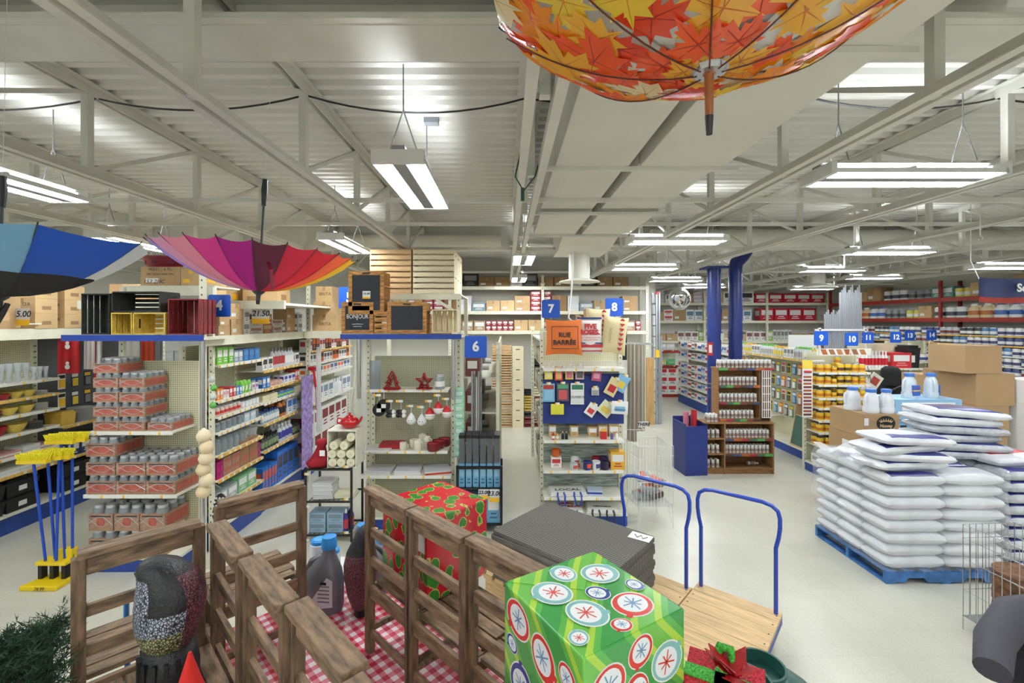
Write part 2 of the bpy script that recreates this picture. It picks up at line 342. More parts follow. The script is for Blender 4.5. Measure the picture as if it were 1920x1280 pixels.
# ---------------------------------------------------------------- products
PMC = {}
def lines(b, w, z0, z1, y, m, n=3):
    # printed lines on a front face
    for i in range(n):
        z = z0 + (z1 - z0) * (i + .5) / n; ww = w * (.7, .5, .62, .4)[i % 4]
        b.box(-ww / 2, ww / 2, y - .0012, y - .0002, z - (z1 - z0) / n * .22, z + (z1 - z0) / n * .22, m)
def pmesh(kind, w, d, h, c1, c2=None, c3=None):
    key = (kind, round(w, 3), round(d, 3), round(h, 3), c1.name, c2.name if c2 else '', c3.name if c3 else '')
    if key in PMC: return PMC[key]
    c2 = c2 or WHITE; c3 = c3 or c2; b = MB(); sm = None; x, y = w / 2, d / 2; e = .001
    if kind == 'carton':
        b.box(-x, x, -y, y, 0, h, c1); b.box(-x * .8, x * .8, -y - e, -y, h * .45, h * .85, c2); lines(b, w * .8, h * .12, h * .4, -y, c3, 2)
        b.box(x, x + e, -y * .7, y * .7, h * .4, h * .8, c2); b.box(-x - e, -x, -y * .7, y * .7, h * .4, h * .8, c2)
    elif kind == 'case':       # shipping carton with tape and flap seam
        b.box(-x, x, -y, y, 0, h, c1); b.box(-x - e, x + e, -.025, .025, h, h + e, c2); b.box(-.025, .025, -y - e, -y, h * .7, h, c2)
        b.box(-x * .75, -x * .1, -y - e, -y, h * .18, h * .4, c3); b.box(x, x + e, -y * .4, y * .4, h * .25, h * .5, c3)
    elif kind == 'bottle':
        sm = 40; b.lathe([(x * .9, 0), (x, h * .04, c1), (x, h * .18, c2), (x, h * .58, c1), (x * .92, h * .68), (x * .42, h * .8), (x * .4, h * .84, c3), (x * .46, h * .84, c3), (x * .44, h, c3), (0, h, c3)], c1, 12)
    elif kind == 'jug':
        sm = 40; b.lathe([(x * .95, 0), (x, h * .05, c1), (x, h * .2, c2), (x, h * .5, c1), (x * .9, h * .66), (x * .5, h * .84), (x * .5, h * .86, c3), (x * .55, h * .86, c3), (x * .55, h * .98, c3), (0, h, c3)], c1, 14, sy=d / w)
        b.tube([(x * .35, 0, h * .85), (x * .95, 0, h * .8), (x * 1.05, 0, h * .6), (x * .95, 0, h * .45)], x * .16, c1, 6)
    elif kind == 'jar':
        sm = 40; b.lathe([(x * .9, 0), (x, h * .05), (x, h * .2, c2), (x, h * .55, c1), (x, h * .7), (x * .8, h * .82, c3), (x * .86, h * .82, c3), (x * .86, h * .99, c3), (x * .8, h, c3), (0, h, c3)], c1, 12)
    elif kind == 'can':
        sm = 40; b.lathe([(x * .97, 0, CHROME), (x, h * .03, c1), (x, h * .2, c2), (x, h * .55, c1), (x, h * .95, CHROME), (x * .97, h, CHROME), (x * .9, h - .004, CHROME), (0, h - .004, CHROME)], c1, 14)
    elif kind == 'cup':
        sm = 40; b.lathe([(x * .8, 0), (x, h * .2), (x, h), (x * .9, h), (x * .88, h * .3), (0, h * .22)], c1, 12)
        b.tube([(x * .95, 0, h * .85), (x * 1.4, 0, h * .75), (x * 1.4, 0, h * .35), (x * .95, 0, h * .2)], x * .13, c3, 6)
        if c2 is not WHITE: b.box(-x * .5, x * .5, -y * 1.03, -y * .8, h * .3, h * .75, c2)
    elif kind == 'bowl':
        sm = 40; b.lathe([(x * .5, 0), (x * .6, h * .1), (x * .92, h * .6), (x, h), (x * .94, h), (x * .8, h * .6), (0, h * .15)], c1, 14)
    elif kind == 'plates':
        sm = 40; n = max(3, int(h / .012))
        for i in range(n): z = h * i / n; b.lathe([(x * .6, z), (x, z + h / n * .7), (x, z + h / n * .9), (0, z + h / n * .7)], c1, 14)
    elif kind == 'pouch':
        sm = 60; n = 5
        for i in range(n):
            for j in range(n):
                pass
        P = []
        for sd in (-1, 1):
            for i in range(n + 1):
                for j in range(n + 1):
                    u = i / n; v = j / n; bulge = (4 * u * (1 - u)) ** .6 * (4 * v * (1 - v)) ** .6
                    P.append(((u - .5) * w * (1 - .06 * (1 - bulge)), sd * y * bulge, v * h))
        k = len(b.v); b.v += P; q = [b.mi(c1), b.mi(c2)]; N = (n + 1) * (n + 1)
        for s_ in (0, 1):
            for i in range(n):
                for j in range(n):
                    a = k + s_ * N + i * (n + 1) + j; f = (a, a + n + 1, a + n + 2, a + 1)
                    b.f.append(f if s_ == 0 else f[::-1]); b.m.append(q[1] if (0 < i < n - 1 and j in (1, 2)) else q[0])
    elif kind == 'flat':        # blister card with hang hole and moulded item
        b.box(-x, x, -.002, .002, 0, h, c1); b.box(-x * .7, x * .7, -y, -.002, h * .1, h * .62, c2); b.box(-x * .85, x * .85, -.004, -.002, h * .7, h * .92, c3)
    elif kind == 'roll':        # lying along Y
        sm = 40; b.tube([(0, -y, x), (0, y, x)], x, c1, 14); b.tube([(0, -y - e, x), (0, -y - e * 2, x)], x * .7, c2, 12); b.tube([(0, -y - e * 2, x), (0, -y - e * 3, x)], x * .25, c3, 8)
    elif kind == 'folded':
        sm = 30; n = max(2, int(h / .02))
        for i in range(n):
            z0 = h * i / n; z1 = h * (i + 1) / n - .002; o = (.004, -.003, .002)[i % 3]
            b.box(-x + o, x + o, -y, y, z0, z1, c1 if i % 2 == 0 else c2)
    elif kind == 'bin':
        k = len(b.v); P = [(-x * .9, -y * .9, 0), (x * .9, -y * .9, 0), (x * .9, y * .9, 0), (-x * .9, y * .9, 0), (-x, -y, h * .8), (x, -y, h * .8), (x, y, h * .8), (-x, y, h * .8)]
        b.v += P; q = b.mi(c1)
        for f in ((0, 3, 2, 1), (4, 5, 6, 7), (0, 1, 5, 4), (1, 2, 6, 5), (2, 3, 7, 6), (3, 0, 4, 7)): b.f.append(tuple(k + i for i in f)); b.m.append(q)
        b.box(-x * 1.03, x * 1.03, -y * 1.03, y * 1.03, h * .8, h * .9, c1); b.box(-x * .85, x * .85, -y * .85, y * .85, h * .9, h, c1); b.box(-x * .25, x * .25, -y * .97, -y * .9, h * .25, h * .6, c2)
    elif kind == 'vase':
        sm = 40; b.lathe([(x * .7, 0), (x * .75, h * .06), (x * .55, h * .4), (x, h), (x * .93, h), (x * .45, h * .4), (0, h * .1)], c1, 12)
    elif kind == 'bag':         # lying sack, long in x
        sm = 75; n, mm = 10, 8
        for sd in (0, 1):
            for i in range(n + 1):
                for j in range(mm + 1):
                    u = .5 - .5 * math.cos(PI * i / n); v = .5 - .5 * math.cos(PI * j / mm); bl = (4 * u * (1 - u)) ** .22 * (4 * v * (1 - v)) ** .2
                    wob = .008 * math.sin(9 * u + 4 * v)
                    b.v.append(((u - .5) * w, (v - .5) * d * (1 - .05 * (1 - bl)), h * .5 + (h * .5 * bl + wob * bl) * (1 if sd else -.98)))
        N = (n + 1) * (mm + 1); q = [b.mi(c1), b.mi(c2), b.mi(c3)]
        for sd in (0, 1):
            for i in range(n):
                for j in range(mm):
                    a = sd * N + i * (mm + 1) + j; f = (a, a + mm + 1, a + mm + 2, a + 1); b.f.append(f if sd else f[::-1])
                    b.m.append(q[1] if (sd and 2 <= i <= n - 3 and j in (1, 2)) else (q[2] if sd and 2 <= i <= n - 3 and j in (3, 4) and c3 is not c2 else q[0]))
    me = b.mesh(kind, sm); PMC[key] = me; return me
NAMES = {'carton': 'product_carton', 'case': 'cardboard_box', 'bottle': 'bottle', 'jug': 'jug', 'jar': 'jar', 'can': 'paint_can', 'cup': 'mug', 'bowl': 'bowl', 'plates': 'plate_stack', 'pouch': 'pouch',
         'flat': 'hanging_package', 'roll': 'roll', 'folded': 'folded_textile', 'bin': 'storage_bin', 'vase': 'glass_vase', 'bag': 'plastic_bag'}
CATS = {'carton': 'box', 'case': 'box', 'can': 'can', 'cup': 'mug', 'plates': 'plates', 'flat': 'package', 'folded': 'textile', 'bin': 'bin', 'vase': 'vase', 'bag': 'bag'}
COLW = set('red green blue white black grey yellow orange brown tan beige navy maroon magenta silver purple teal pink lilac crimson kraft small low tall slim large plain and'.split())
def prod(kind, dims, cols, desc, where, loc, rz=0, name=None, cat=None, group=None, rot=None):
    if name is None:
        name = NAMES[kind]; ws = desc.replace('-', ' ').split()
        if kind in ('carton', 'case') and len(ws) > 2 and ws[-2] not in COLW: name = (ws[-2] + '_' + ws[-1]).lower()
    o = O(name, pmesh(kind, *dims, *cols), None, loc, rz, desc + ' ' + where, cat or CATS.get(kind, kind), group or (desc + 's ' + where)[:90], rot=rot)
    return o
class Frame:
    def __init__(s, o, rz): s.o = Vector(o); s.rz = rz; s.R = Matrix.Rotation(rz, 3, 'Z')
    def w(s, x, y, z): return s.o + s.R @ Vector((x, y, z))
def peg_mat(name, col, hole):
    m = bpy.data.materials.new(name); m.use_nodes = True; nt = m.node_tree; b = nt.nodes['Principled BSDF']
    tc = nt.nodes.new('ShaderNodeTexCoord'); sp = nt.nodes.new('ShaderNodeSeparateXYZ'); nt.links.new(tc.outputs['Object'], sp.inputs[0])
    def mth(op, a, v=None):
        n = nt.nodes.new('ShaderNodeMath'); n.operation = op; nt.links.new(a, n.inputs[0])
        if isinstance(v, float): n.inputs[1].default_value = v
        elif v is not None: nt.links.new(v, n.inputs[1])
        return n.outputs[0]
    def ax(o): return mth('POWER', mth('SUBTRACT', mth('FRACT', mth('MULTIPLY', o, 1 / .0254)), .5), 2.0)
    d = mth('ADD', ax(sp.outputs[0]), ax(sp.outputs[2])); k = mth('LESS_THAN', d, .045)
    x = nt.nodes.new('ShaderNodeMix'); x.data_type = 'RGBA'; nt.links.new(k, x.inputs[0]); x.inputs[6].default_value = lin(col); x.inputs[7].default_value = lin(hole)
    nt.links.new(x.outputs[2], b.inputs['Base Color']); b.inputs['Roughness'].default_value = .55; return m
PEG = peg_mat('cream_pegboard', (222, 219, 186), (110, 106, 84)); PEGG = peg_mat('green_grey_pegboard', (176, 176, 148), (96, 94, 78)); PEGB = mat('blue_slat_panel', (30, 50, 120), .6)
TAGM = [MB().box(-.03, -.008, -.004, -.001, -.016, .016, YEL).box(-.008, .03, -.004, -.001, -.016, .016, WHITE).mesh('price_tag')]
def slotted(h, w=.05, d=.04, m=CREAM):
    b = MB(); b.box(-w / 2, w / 2, -d / 2, d / 2, 0, h, m); z = .1
    while z < h - .05:
        b.box(-.006, .006, -d / 2 - .001, -d / 2, z, z + .02, BLACK); z += .08
    return b.mesh('upright')
class Unit(Frame):
    """A shop shelf unit: local x runs along the shelf, -y is the front."""
    def __init__(s, name, label, o, rz, L, H_, levels, depth=.4, base=.17, bd=.45, back=PEG, back_y=None, ups=True, upm=CREAM, shelfm=CREAMSH, basem=None, tags=5, railh=.035, back0=0):
        super().__init__(o, rz); s.L = L; s.depth = depth
        s.t = thing(name, label, 'shelf', o, rz)
        by = back_y if back_y is not None else depth
        if base: MB().box(0, L, .03, bd, 0, base - .03, basem or BLUEBASE).obj('kick_plate', s.t); MB().box(0, L, 0, bd, base - .03, base, shelfm).obj('base_deck', s.t)
        if back: MB().box(.01, L - .01, 0, .02, 0, H_ - back0 - (base or 0), back).obj('back_panel', s.t, (0, by, back0 + (base or 0)))
        if ups:
            um = slotted(H_)
            for x in (0, L): O('upright', um, s.t, (x, by - .01, 0))
        for lv in levels:
            z, rail = lv[0], lv[1]; x0, x1, dd = (lv[2], lv[3], lv[4]) if len(lv) > 4 else (0.02, L - .02, depth)
            sh = MB().box(x0, x1, by - dd, by, z - .02, z, shelfm).obj('shelf_board', s.t)
            if rail:
                MB().box(x0, x1, by - dd - .012, by - dd, z - railh, z + .004, rail).obj('price_rail', sh)
                n = tags
                for i in range(n):
                    O('price_tag', TAGM[0], sh, (x0 + (x1 - x0) * (i + .3 + .4 * random.random()) / n, by - dd - .012, z - .016))
    def fill(s, z, items, where, x0=None, x1=None, front=.02, depth=None, rows=1, back=None, jit=.0025, gap=.011, high=1):
        """items: (kind, (w,d,h), cols, desc, count). Products stand in blocks along the shelf."""
        x = .04 if x0 is None else x0; xe = s.L - .04 if x1 is None else x1; i = 0
        while True:
            kind, dims, cols, desc, n = items[i % len(items)]; i += 1
            if x + dims[0] > xe: break
            for k in range(n):
                if x + dims[0] > xe: break
                for r in range(rows):
                    for q in range(high):
                        p = s.w(x + dims[0] / 2 + random.uniform(-jit, jit), front + dims[1] / 2 + r * (dims[1] + .012) + random.uniform(0, jit * 2), z + .001 + q * (dims[2] + .001))
                        prod(kind, dims, cols, desc, where, p, s.rz + random.uniform(-.015, .015))
                x += dims[0] + gap
def case(px0, px1, py0, py1, Y, d, label, cols=None, rz=0, z0=None):
    a = W(px0, py1, Y); b = W(px1, py0, Y); w = b.x - a.x; zz = a.z if z0 is None else z0
    return O('cardboard_box', pmesh('case', w, d, b.z - zz, *(cols or (CARD, TAPE, WHITE))), None, ((a.x + b.x) / 2, Y + d / 2, zz), rz, label, 'box')
# crates: open wooden box, every slat a part
def crate(w, d, h, m, label, loc, rot=(0, 0, 0), group=None, ns=4, nb=4, t=.012, cat='crate', ends=None, name='wooden_crate', gap=.014):
    c = thing(name, label, cat, loc, 0, group, rot=rot); x, y = w / 2, d / 2
    em = MB().box(-t / 2, t / 2, -y + t, y - t, 0, h, ends or m).box(-t / 2 - .0006, t / 2 + .0006, -.05, .05, h * .7, h * .78, BLACK).mesh('end_board')
    for s in (-1, 1): O('end_board', em, c, (s * (x - t / 2), 0, 0))
    sh = h / ns; sm = MB().box(-x, x, -t / 2, t / 2, .005, sh - gap, m).mesh('slat')
    for s in (-1, 1):
        for i in range(ns): O('slat', sm, c, (0, s * (y - t / 2), i * sh))
    bw = (d - 2 * t) / nb; bm = MB().box(-x + t, x - t, .006, bw - .008, 0, t, m).mesh('bottom_slat')
    for i in range(nb): O('bottom_slat', bm, c, (0, -y + t + i * bw, 0))
    return c
# ---------------------------------------------------------------- aisle 3: kitchenware run on the left
RB, YB_, WB, DR = C(150, 30, 35), C(222, 196, 92), C(236, 234, 226), C(110, 26, 30)
u3 = Unit('gondola_shelf', 'cream kitchenware shelf run with blue kick plate, glass vases and bowls', (-6.3, 3.6, 0), PI / 2, 2.8, 2.45,
          [(1.91, RAIL), (1.70, RAILY), (1.49, RAIL), (1.25, RAIL), (.97, RAIL), (.74, RAILY)], .4, .25, .45, tags=9)
S = u3.fill; LW = 'in the aisle of kitchenware, '
S(1.91, [('vase', (.09, .09, .24), (GLASS,), 'clear tall glass vase', 6), ('vase', (.07, .07, .17), (GLASS,), 'clear short glass vase', 6)], 'on the upper kitchenware shelf', 1.85, rows=2)
S(1.70, [('bowl', (.13, .13, .08), (DR,), 'dark red bowl', 1), ('bowl', (.15, .15, .07), (RB,), 'glossy red bowl', 1), ('bowl', (.14, .14, .08), (YB_,), 'pale yellow bowl', 2), ('plates', (.16, .16, .05), (WB,), 'white small plate stack', 2)], 'on the second kitchenware shelf', 1.93, rows=2)
S(1.49, [('bowl', (.18, .18, .08), (RB,), 'wide red bowl', 1), ('bowl', (.19, .19, .1), (YB_,), 'wide pale yellow bowl', 2), ('plates', (.16, .16, .09), (WB,), 'white plate stack', 2)], 'on the third kitchenware shelf', 1.95, rows=1)
S(1.25, [('bowl', (.2, .2, .12), (RB,), 'deep red mixing bowl', 1), ('bowl', (.24, .24, .11), (YB_,), 'shallow yellow serving dish', 1), ('plates', (.17, .17, .09), (GREY,), 'grey plate stack', 2)], 'on the fourth kitchenware shelf', 2.0)
S(.97, [('folded', (.2, .25, .06), (C(200, 150, 150), WHITE), 'red and white packed towel', 2), ('folded', (.22, .25, .09), (WHITE, C(220, 222, 226)), 'white packed towel', 3)], 'on the fifth kitchenware shelf', 1.9)
S(.74, [('folded', (.24, .25, .07), (WHITE, C(225, 228, 232)), 'white linen pack', 3), ('folded', (.24, .25, .1), (C(40, 60, 130), C(60, 80, 150)), 'navy linen pack', 2), ('carton', (.16, .2, .16), (WHITE, C(120, 150, 170)), 'white kitchen carton', 3)], 'on the lowest kitchenware shelf', 1.8)
S(.25, [('bin', (.4, .35, .2), (BLACK, WHITE), 'black lidded storage bin', 1)], 'stacked on the base of the kitchenware run', .9, high=2)
u3b = Unit('gondola_shelf', 'cream hook wall section beyond the vases with hanging gadget packages', (-6.3, 6.42, 0), PI / 2, 2.4, 2.45,
           [(1.2, RAILY), (.74, RAILY)], .4, .25, .45, back=C(90, 92, 98), tags=7)
S = u3b.fill
for z, ys in ((1.72, 9), (1.45, 9)):
    for i in range(ys):
        c = ((WHITE, YEL, BLACK), (C(40, 50, 90), C(230, 200, 60), WHITE), (BLACK, GREY, YEL))[i % 3]
        p = u3b.w(.12 + i * .2, .12, z); prod('flat', (.11, .03, .22), c, ('yellow and white', 'navy and yellow', 'black and grey')[i % 3] + ' hanging gadget package', 'on the hook wall of the kitchenware aisle', p, PI / 2)
S(1.2, [('plates', (.3, .3, .2), (WHITE,), 'tall white dish stack', 1), ('folded', (.3, .28, .16), (WHITE, C(230, 232, 235)), 'white tray stack', 3)], 'on the shelf under the hook wall', .3)
prod('folded', (.3, .24, .07), (C(70, 110, 190), C(90, 130, 205)), 'crumpled blue cloth', 'beside the honey yellow basket', u3.w(2.62, .2, 1.4), PI / 2) if False else None
prod('bin', (.22, .25, .2), (C(225, 185, 80), C(225, 185, 80)), 'open honey yellow plastic basket', 'at the shelf end under the hook wall', u3b.w(.14, .16, 1.2), PI / 2)
S(.74, [('carton', (.2, .2, .2), (C(40, 60, 110), WHITE), 'navy kitchen carton', 2), ('carton', (.22, .2, .24), (WHITE, GREY), 'white tall kitchen carton', 3)], 'on the low shelf below the white trays', .1)
S(.25, [('bin', (.4, .35, .2), (BLACK, WHITE), 'black lidded storage bin', 1)], 'under the hook wall', high=2)
# blue cloth on the shelf
# top beam with boxes
tb = thing('overstock_rack', 'cream steel overstock beam and deck above the kitchenware run', 'rack', (-6.28, 3.6, 2.46))
MB().box(-.03, .03, 0, 5.2, 0, .14, CREAM).obj('beam', tb); MB().box(-.5, -.03, 0, 5.2, .1, .13, CREAMSH).obj('deck', tb)
TZ = 2.602
for i, (y, zc) in enumerate(((6.15, 0), (6.15, 1), (6.15, 2), (6.55, 0), (6.55, 1), (6.55, 2))):
    o = prod('case', (.36, .3, .2), (CARD2, TAPE, CARD3), '%s tan cleaner box' % ('bottom', 'middle', 'topmost')[zc], ('in the stack beside the open carton', 'in the farther stack above the snowman towel')[i > 2], (-6.42, y, TZ + zc * .202), 0, name='cleaner_box')
    text('CLR', .06, DGREY, o, (.06, -.1515, .12))
O('cardboard_box', pmesh('case', .5, .45, .42, CARD, TAPE, CARD2), None, (-6.52, 5.62, TZ), .05, 'large brown carton with open flaps over the glass vases', 'box')
prod('pouch', (.26, .12, .34), (C(90, 150, 215), WHITE), 'blue and white detergent pouch', 'on the beam over the glass vases', (-6.36, 5.2, TZ), .4)
prod('pouch', (.2, .1, .32), (WHITE, C(60, 130, 190)), 'white detergent pouch with green print', 'on the beam beside the open carton', (-6.15 - .2, 5.42, TZ), .5)
# hanging red snowman textiles
def textile(px0, px1, py0, py1, Y, m, label, name='hanging_towel', wave=.012, ornament=None):
    a, b = W(px0, py1, Y), W(px1, py0, Y); w, h = b.x - a.x, b.z - a.z; t = thing(name, label, 'towel', ((a.x + b.x) / 2, Y, a.z)); g = MB(); N = 12
    for e in (0, .006):
        for i in range(N + 1):
            x = -w / 2 + w * i / N; yy = wave * math.sin(i * 1.3) + e
            g.v += [(x, yy, 0), (x * .96, yy * .4 + e, h)]
    q = g.mi(m)
    for e in (0, 1):
        for i in range(N):
            k = e * 2 * (N + 1) + 2 * i; f = (k, k + 2, k + 3, k + 1); g.f.append(f if e == 0 else f[::-1]); g.m.append(q)
    g.obj('cloth', t, smooth=60)
    if ornament:
        for (fz, r) in ornament:
            for dz, rr in ((0, r), (r * 1.5, r * .7)): MB().lathe([(rr, 0), (rr, .003)], WHITE, 14).obj('snowman_print', t, (0, -wave - .004, fz * h + dz), 0).rotation_euler = (PI / 2, 0, 0)
    return t
TY = lambda p: 6.2 * F / (CX - p)
textile(108, 149, 630, 700, TY(128), C(178, 24, 36), 'red towel with white snowmen hanging from the kitchenware beam', ornament=((.18, .035), (.72, .035)))
textile(157, 178, 632, 692, TY(167), WHITE, 'white towel hanging beside the red snowman towel')
textile(176, 192, 632, 715, TY(184), C(190, 24, 36), 'bright red apron hanging next to the white towel')
textile(222, 262, 630, 672, TY(242), WHITE, 'white printed cloth hanging above the jar display')
textile(264, 290, 630, 676, TY(277), C(212, 78, 48), 'orange cloth hanging above the jar display')
for i in range(3): prod('carton', (.105, .12, .17), (C(205, 212, 222), C(225, 228, 232)), 'pale grey blue carton', 'behind the jar pegboard under the blue plank', W(324 + 17 * i, 681, 6.0) , 0)
MB().box(-.45, .45, -.12, .12, -.03, 0, CREAMSH).obj('shelf_board', loc=W(335, 681, 6.05), label='short cream shelf behind the jar display pegboard', cat='shelf')
# ---------------------------------------------------------------- endcap 4: cases of preserving jars
e4 = Unit('endcap_shelf', 'cream pegboard endcap stacked with shrink wrapped cases of glass jars', (-4.5, 4.85, 0), 0, .98, 2.24,
          [(1.51, RAIL, .0, .9, .38), (.84, RAIL, -.03, .97, .41)], .42, .175, .44, tags=3)
JARM = MB().lathe([(.03, 0), (.034, .008), (.034, .085), (.027, .1)], GLASSD, 10).mesh('jar', 40)
LIDM = mat('tin_lid', (205, 207, 212), .3, .5)
BOXP = mat('printed_kraft', (164, 130, 108), .7, var=.1, vs=25); REDP = mat('red_jar_print', (176, 92, 76), .5, var=.1, vs=30)
WRAP = mat('shrink_film_glint', (235, 235, 238), .15, alpha=.55)
JM = {}
def jar_case(loc, w, d, h, nx, ny, label, group, style=0, rz=0):
    t = thing('jar_case', label, 'jar case', loc, rz, group); key = (w, d, h, style)
    if key not in JM:
        x, y = w / 2, d / 2; b = MB(); b.box(-x, x, -y, y, 0, h * .68, BOXP)
        # printed oval panel
        p = MB(); n = 18; ov = [(math.cos(2 * PI * i / n) * w * .3, h * .36 + math.sin(2 * PI * i / n) * h * .2) for i in range(n)]
        if style == 0: p.prism(ov, .002, REDP, (0, -y - .002, 0)); p.box(-w * .42, w * .42, -y - .001, -y, h * .12, h * .52, REDP)
        else: p.prism([(a * .55, bb) for a, bb in ov], .002, REDP, (0, -y - .002, 0))
        p.box(x, x + .002, -y * .85, y * .85, h * .12, h * .55, REDP); p.box(-w * .42, w * .42, -y - .0015, -y, h * .56, h * .62, DGREY)
        f = MB()   # pale strips standing in for glints along the wrap creases
        f.tube([(-x, -y - .003, h * .3), (-x * .3, -y - .004, h * .55), (x * .3, -y - .004, h * .55), (x, -y - .003, h * .25)], .0035, WRAP, 4)
        f.tube([(-x, -y - .003, h * .5), (-x * .2, -y - .004, h * .2), (x * .3, -y - .004, h * .18), (x, -y - .003, h * .5)], .0025, WRAP, 4)
        r = min(w / nx, d / ny) / 2 * .95; j = MB(); j.lathe([(r, 0), (r, h * .8), (r * .8, h * .9)], GLASSD, 10)
        l = MB(); l.lathe([(r * .84, h * .88), (r * .84, h * .985), (r * .78, h), (0, h)], LIDM, 10)
        JM[key] = (b.mesh('tray'), p.mesh('printed_panel'), f.mesh('film_glint'), j.mesh('jar', 40), l.mesh('lid', 40))
    m = JM[key]; O('tray', m[0], t); O('printed_panel', m[1], t); O('film_glint', m[2], t)
    for i in range(nx):
        for k in range(ny):
            if k not in (0, ny - 1) and i not in (0, nx - 1) and h < .2 and False: continue
            q = O('jar', m[3], t, (-w / 2 + w * (i + .5) / nx, -d / 2 + d * (k + .5) / ny, .004)); O('lid', m[4], q)
    return t
def jrow(z, x0, n, w, d, h, lev, nx, ny, what, style=0, y=.03):
    for L in range(lev):
        for i in range(n):
            pos = ('next to the brooms', 'in the middle column' if n > 2 else 'next to the flat jar tray', 'next to the bare pegboard')[i]; jar_case(e4.w(x0 + i * (w + .012) + w / 2, y + d / 2, z + .001 + L * (h + .002)), w, d, h, nx, ny, '%s %s, layer %s, %s' % (what[0], what[1], ('one', 'two', 'three', 'four')[L], pos), None, style, random.uniform(-.02, .02))
jrow(1.51, .03, 2, .27, .34, .155, 4, 3, 4, ('small jar case', 'on the upper jar shelf'), y=.05)
jar_case(e4.w(.03 + .135, .22, 1.511 + 4 * .157), .27, .34, .155, 3, 4, 'small jar case on top of the tallest jar stack', None)
jar_case(e4.w(.735, .24, 1.511), .26, .34, .13, 3, 4, 'flat tray of short jars lying beside the tall jar stacks', None)
jrow(.84, -.02, 3, .313, .38, .2, 2, 3, 4, ('wide jar case', 'on the middle jar shelf'), y=.02)
jar_case(e4.w(.137, .21, .841 + .404), .313, .38, .2, 3, 4, 'wide jar case raised as a third layer on the middle shelf', None)
jrow(.175, .0, 3, .265, .38, .265, 2, 2, 3, ('tall jar case', 'on the jar endcap base'), 1, y=.03)
# price sign posts and sign plates
def sign(n, px, py, Y, s=.235, label='', rz=0, br=None):
    p = W(px, py, Y); t = thing('aisle_sign', label or 'square blue aisle sign with white number %s' % n, 'sign', p, rz); g = MB(); r = .02; a = s / 2
    poly = []
    for cx, cy, st in ((a - r, a - r, 0), (-a + r, a - r, 1), (-a + r, -a + r, 2), (a - r, -a + r, 3)):
        for i in range(4): an = (st + i / 3) * PI / 2; poly.append((cx + r * math.cos(an), cy + r * math.sin(an)))
    g.prism(poly, .012, mat('sign_blue', (18, 82, 190), .35)).obj('plate', t)
    text(n, s * .62, WHITE, t, (0, -.003, 0), 'number', bold=.006)
    if br: MB().tube([(0, .016, -s * .3), (br[0], br[1], br[2])], .006, CREAM, 6).obj('bracket', t)
    return t
sign('4', 411, 573, 5.24, .255, 'blue aisle sign with white number 4 on the cream upright', br=(-.08, .1, .02)); sign('5', 655, 558, 6.6, .31, 'blue aisle sign with white number 5 half hidden by chalkboard crate', br=(.36, -.22, -.05)); sign('6', 892, 650, 5.75, .28, 'blue aisle sign with white number 6 hanging beside pine crates', br=(-.2, .15, .2))
def price(px0, px1, py0, py1, Y, s, label, yel=True):
    a, b = W(px0, py1, Y), W(px1, py0, Y); w, h = b.x - a.x, b.z - a.z; t = thing('price_sign', label, 'sign', ((a.x + b.x) / 2, Y, a.z))
    MB().box(-.004, .004, .003, .25, h * .05, h * .12, WHITE).obj('clip', t)
    MB().box(-w / 2, w / 2, 0, .003, h * .35, h, C(222, 222, 226)).obj('card', t)
    if yel: MB().box(-w / 2, w / 2, 0, .003, 0, h * .35, YEL).obj('yellow_band', t)
    text(s, h * .5, BLACK, t, (0, -.001, h * .66), 'price', bold=.002, shear=.2); return t
price(472, 505, 578, 607, 6.1, '21.50', 'price card reading 21.50 on the aisle 4 rack'); price(24, 55, 578, 610, 5.8, '35.00', 'price card reading 35.00 near the blue umbrella tip')
# uprights + blue plank + crates over endcap 4
rk = thing('display_rack', 'steel display rack with blue plank over the jar endcap', 'rack', (-4.72, 4.82, 0))
MB().box(0, 1.5, .0, .55, 2.5, 2.52, CREAMSH).obj('plank_deck', rk); MB().box(0, 1.5, -.02, 0, 2.49, 2.555, BLUE).obj('blue_plank', rk)
um = slotted(3.1)
for x in (.22, 1.26): O('upright', um, rk, (x, .5, 0))
for x in (.3, 1.42): MB().tube([(x, .1, 0 if x > 1 else 2.24), (x, .1, 2.5)], .025, CHROME, 10).obj('post', rk, smooth=40)
MB().box(.2, 1.28, .52, .56, 3.0, 3.12, CREAM).obj('upper_beam', rk); MB().box(.22, 1.26, .56, 1.06, 3.1, 3.12, CREAMSH).obj('upper_deck', rk)
BLK = wood('black_stained_pine', (40, 41, 40), .25, 5, (3, 3, 3)); YLW = wood('yellow_stained_pine', (216, 186, 84), .12, 5, (3, 3, 3)); BUR = wood('burgundy_stained_pine', (120, 34, 38), .2, 5, (3, 3, 3))
Yc = 4.86; zc = 2.557
def cr_at(px0, px1, py0, d, m, label, up, z0=zc, Y=Yc):
    """crate on its side, open top towards the aisle; up: long side stands up"""
    a, b = W(px0, 0, Y).x, W(px1, py0, Y); w = b.x - a; h = b.z - z0
    # local crate: width along x, depth d becomes height, open top faces -Y
    if up: c = crate(h, w, d, m, label, ((a + b.x) / 2, Y + d, z0 + h / 2), (PI / 2, PI / 2, 0))
    else: c = crate(w, h, d, m, label, ((a + b.x) / 2, Y + d, z0 + h / 2), (PI / 2, 0, 0))
    return c
cr_at(150, 203, 550, .3, BLK, 'tall black crate standing on end on the blue plank', True)
cr_at(206, 245, 586, .3, YLW, 'small yellow crate on its side under the lying black crate', True)
cr_at(249, 309, 586, .3, YLW, 'yellow slatted crate lying between small yellow and burgundy crates', False)
cr_at(209, 300, 546, .3, BLK, 'long black crate lying across the two yellow crates', False, z0=W(0, 584.5, Yc).z)
cr_at(313, 372, 560, .3, BUR, 'burgundy crate standing on end beside aisle sign 4', True)
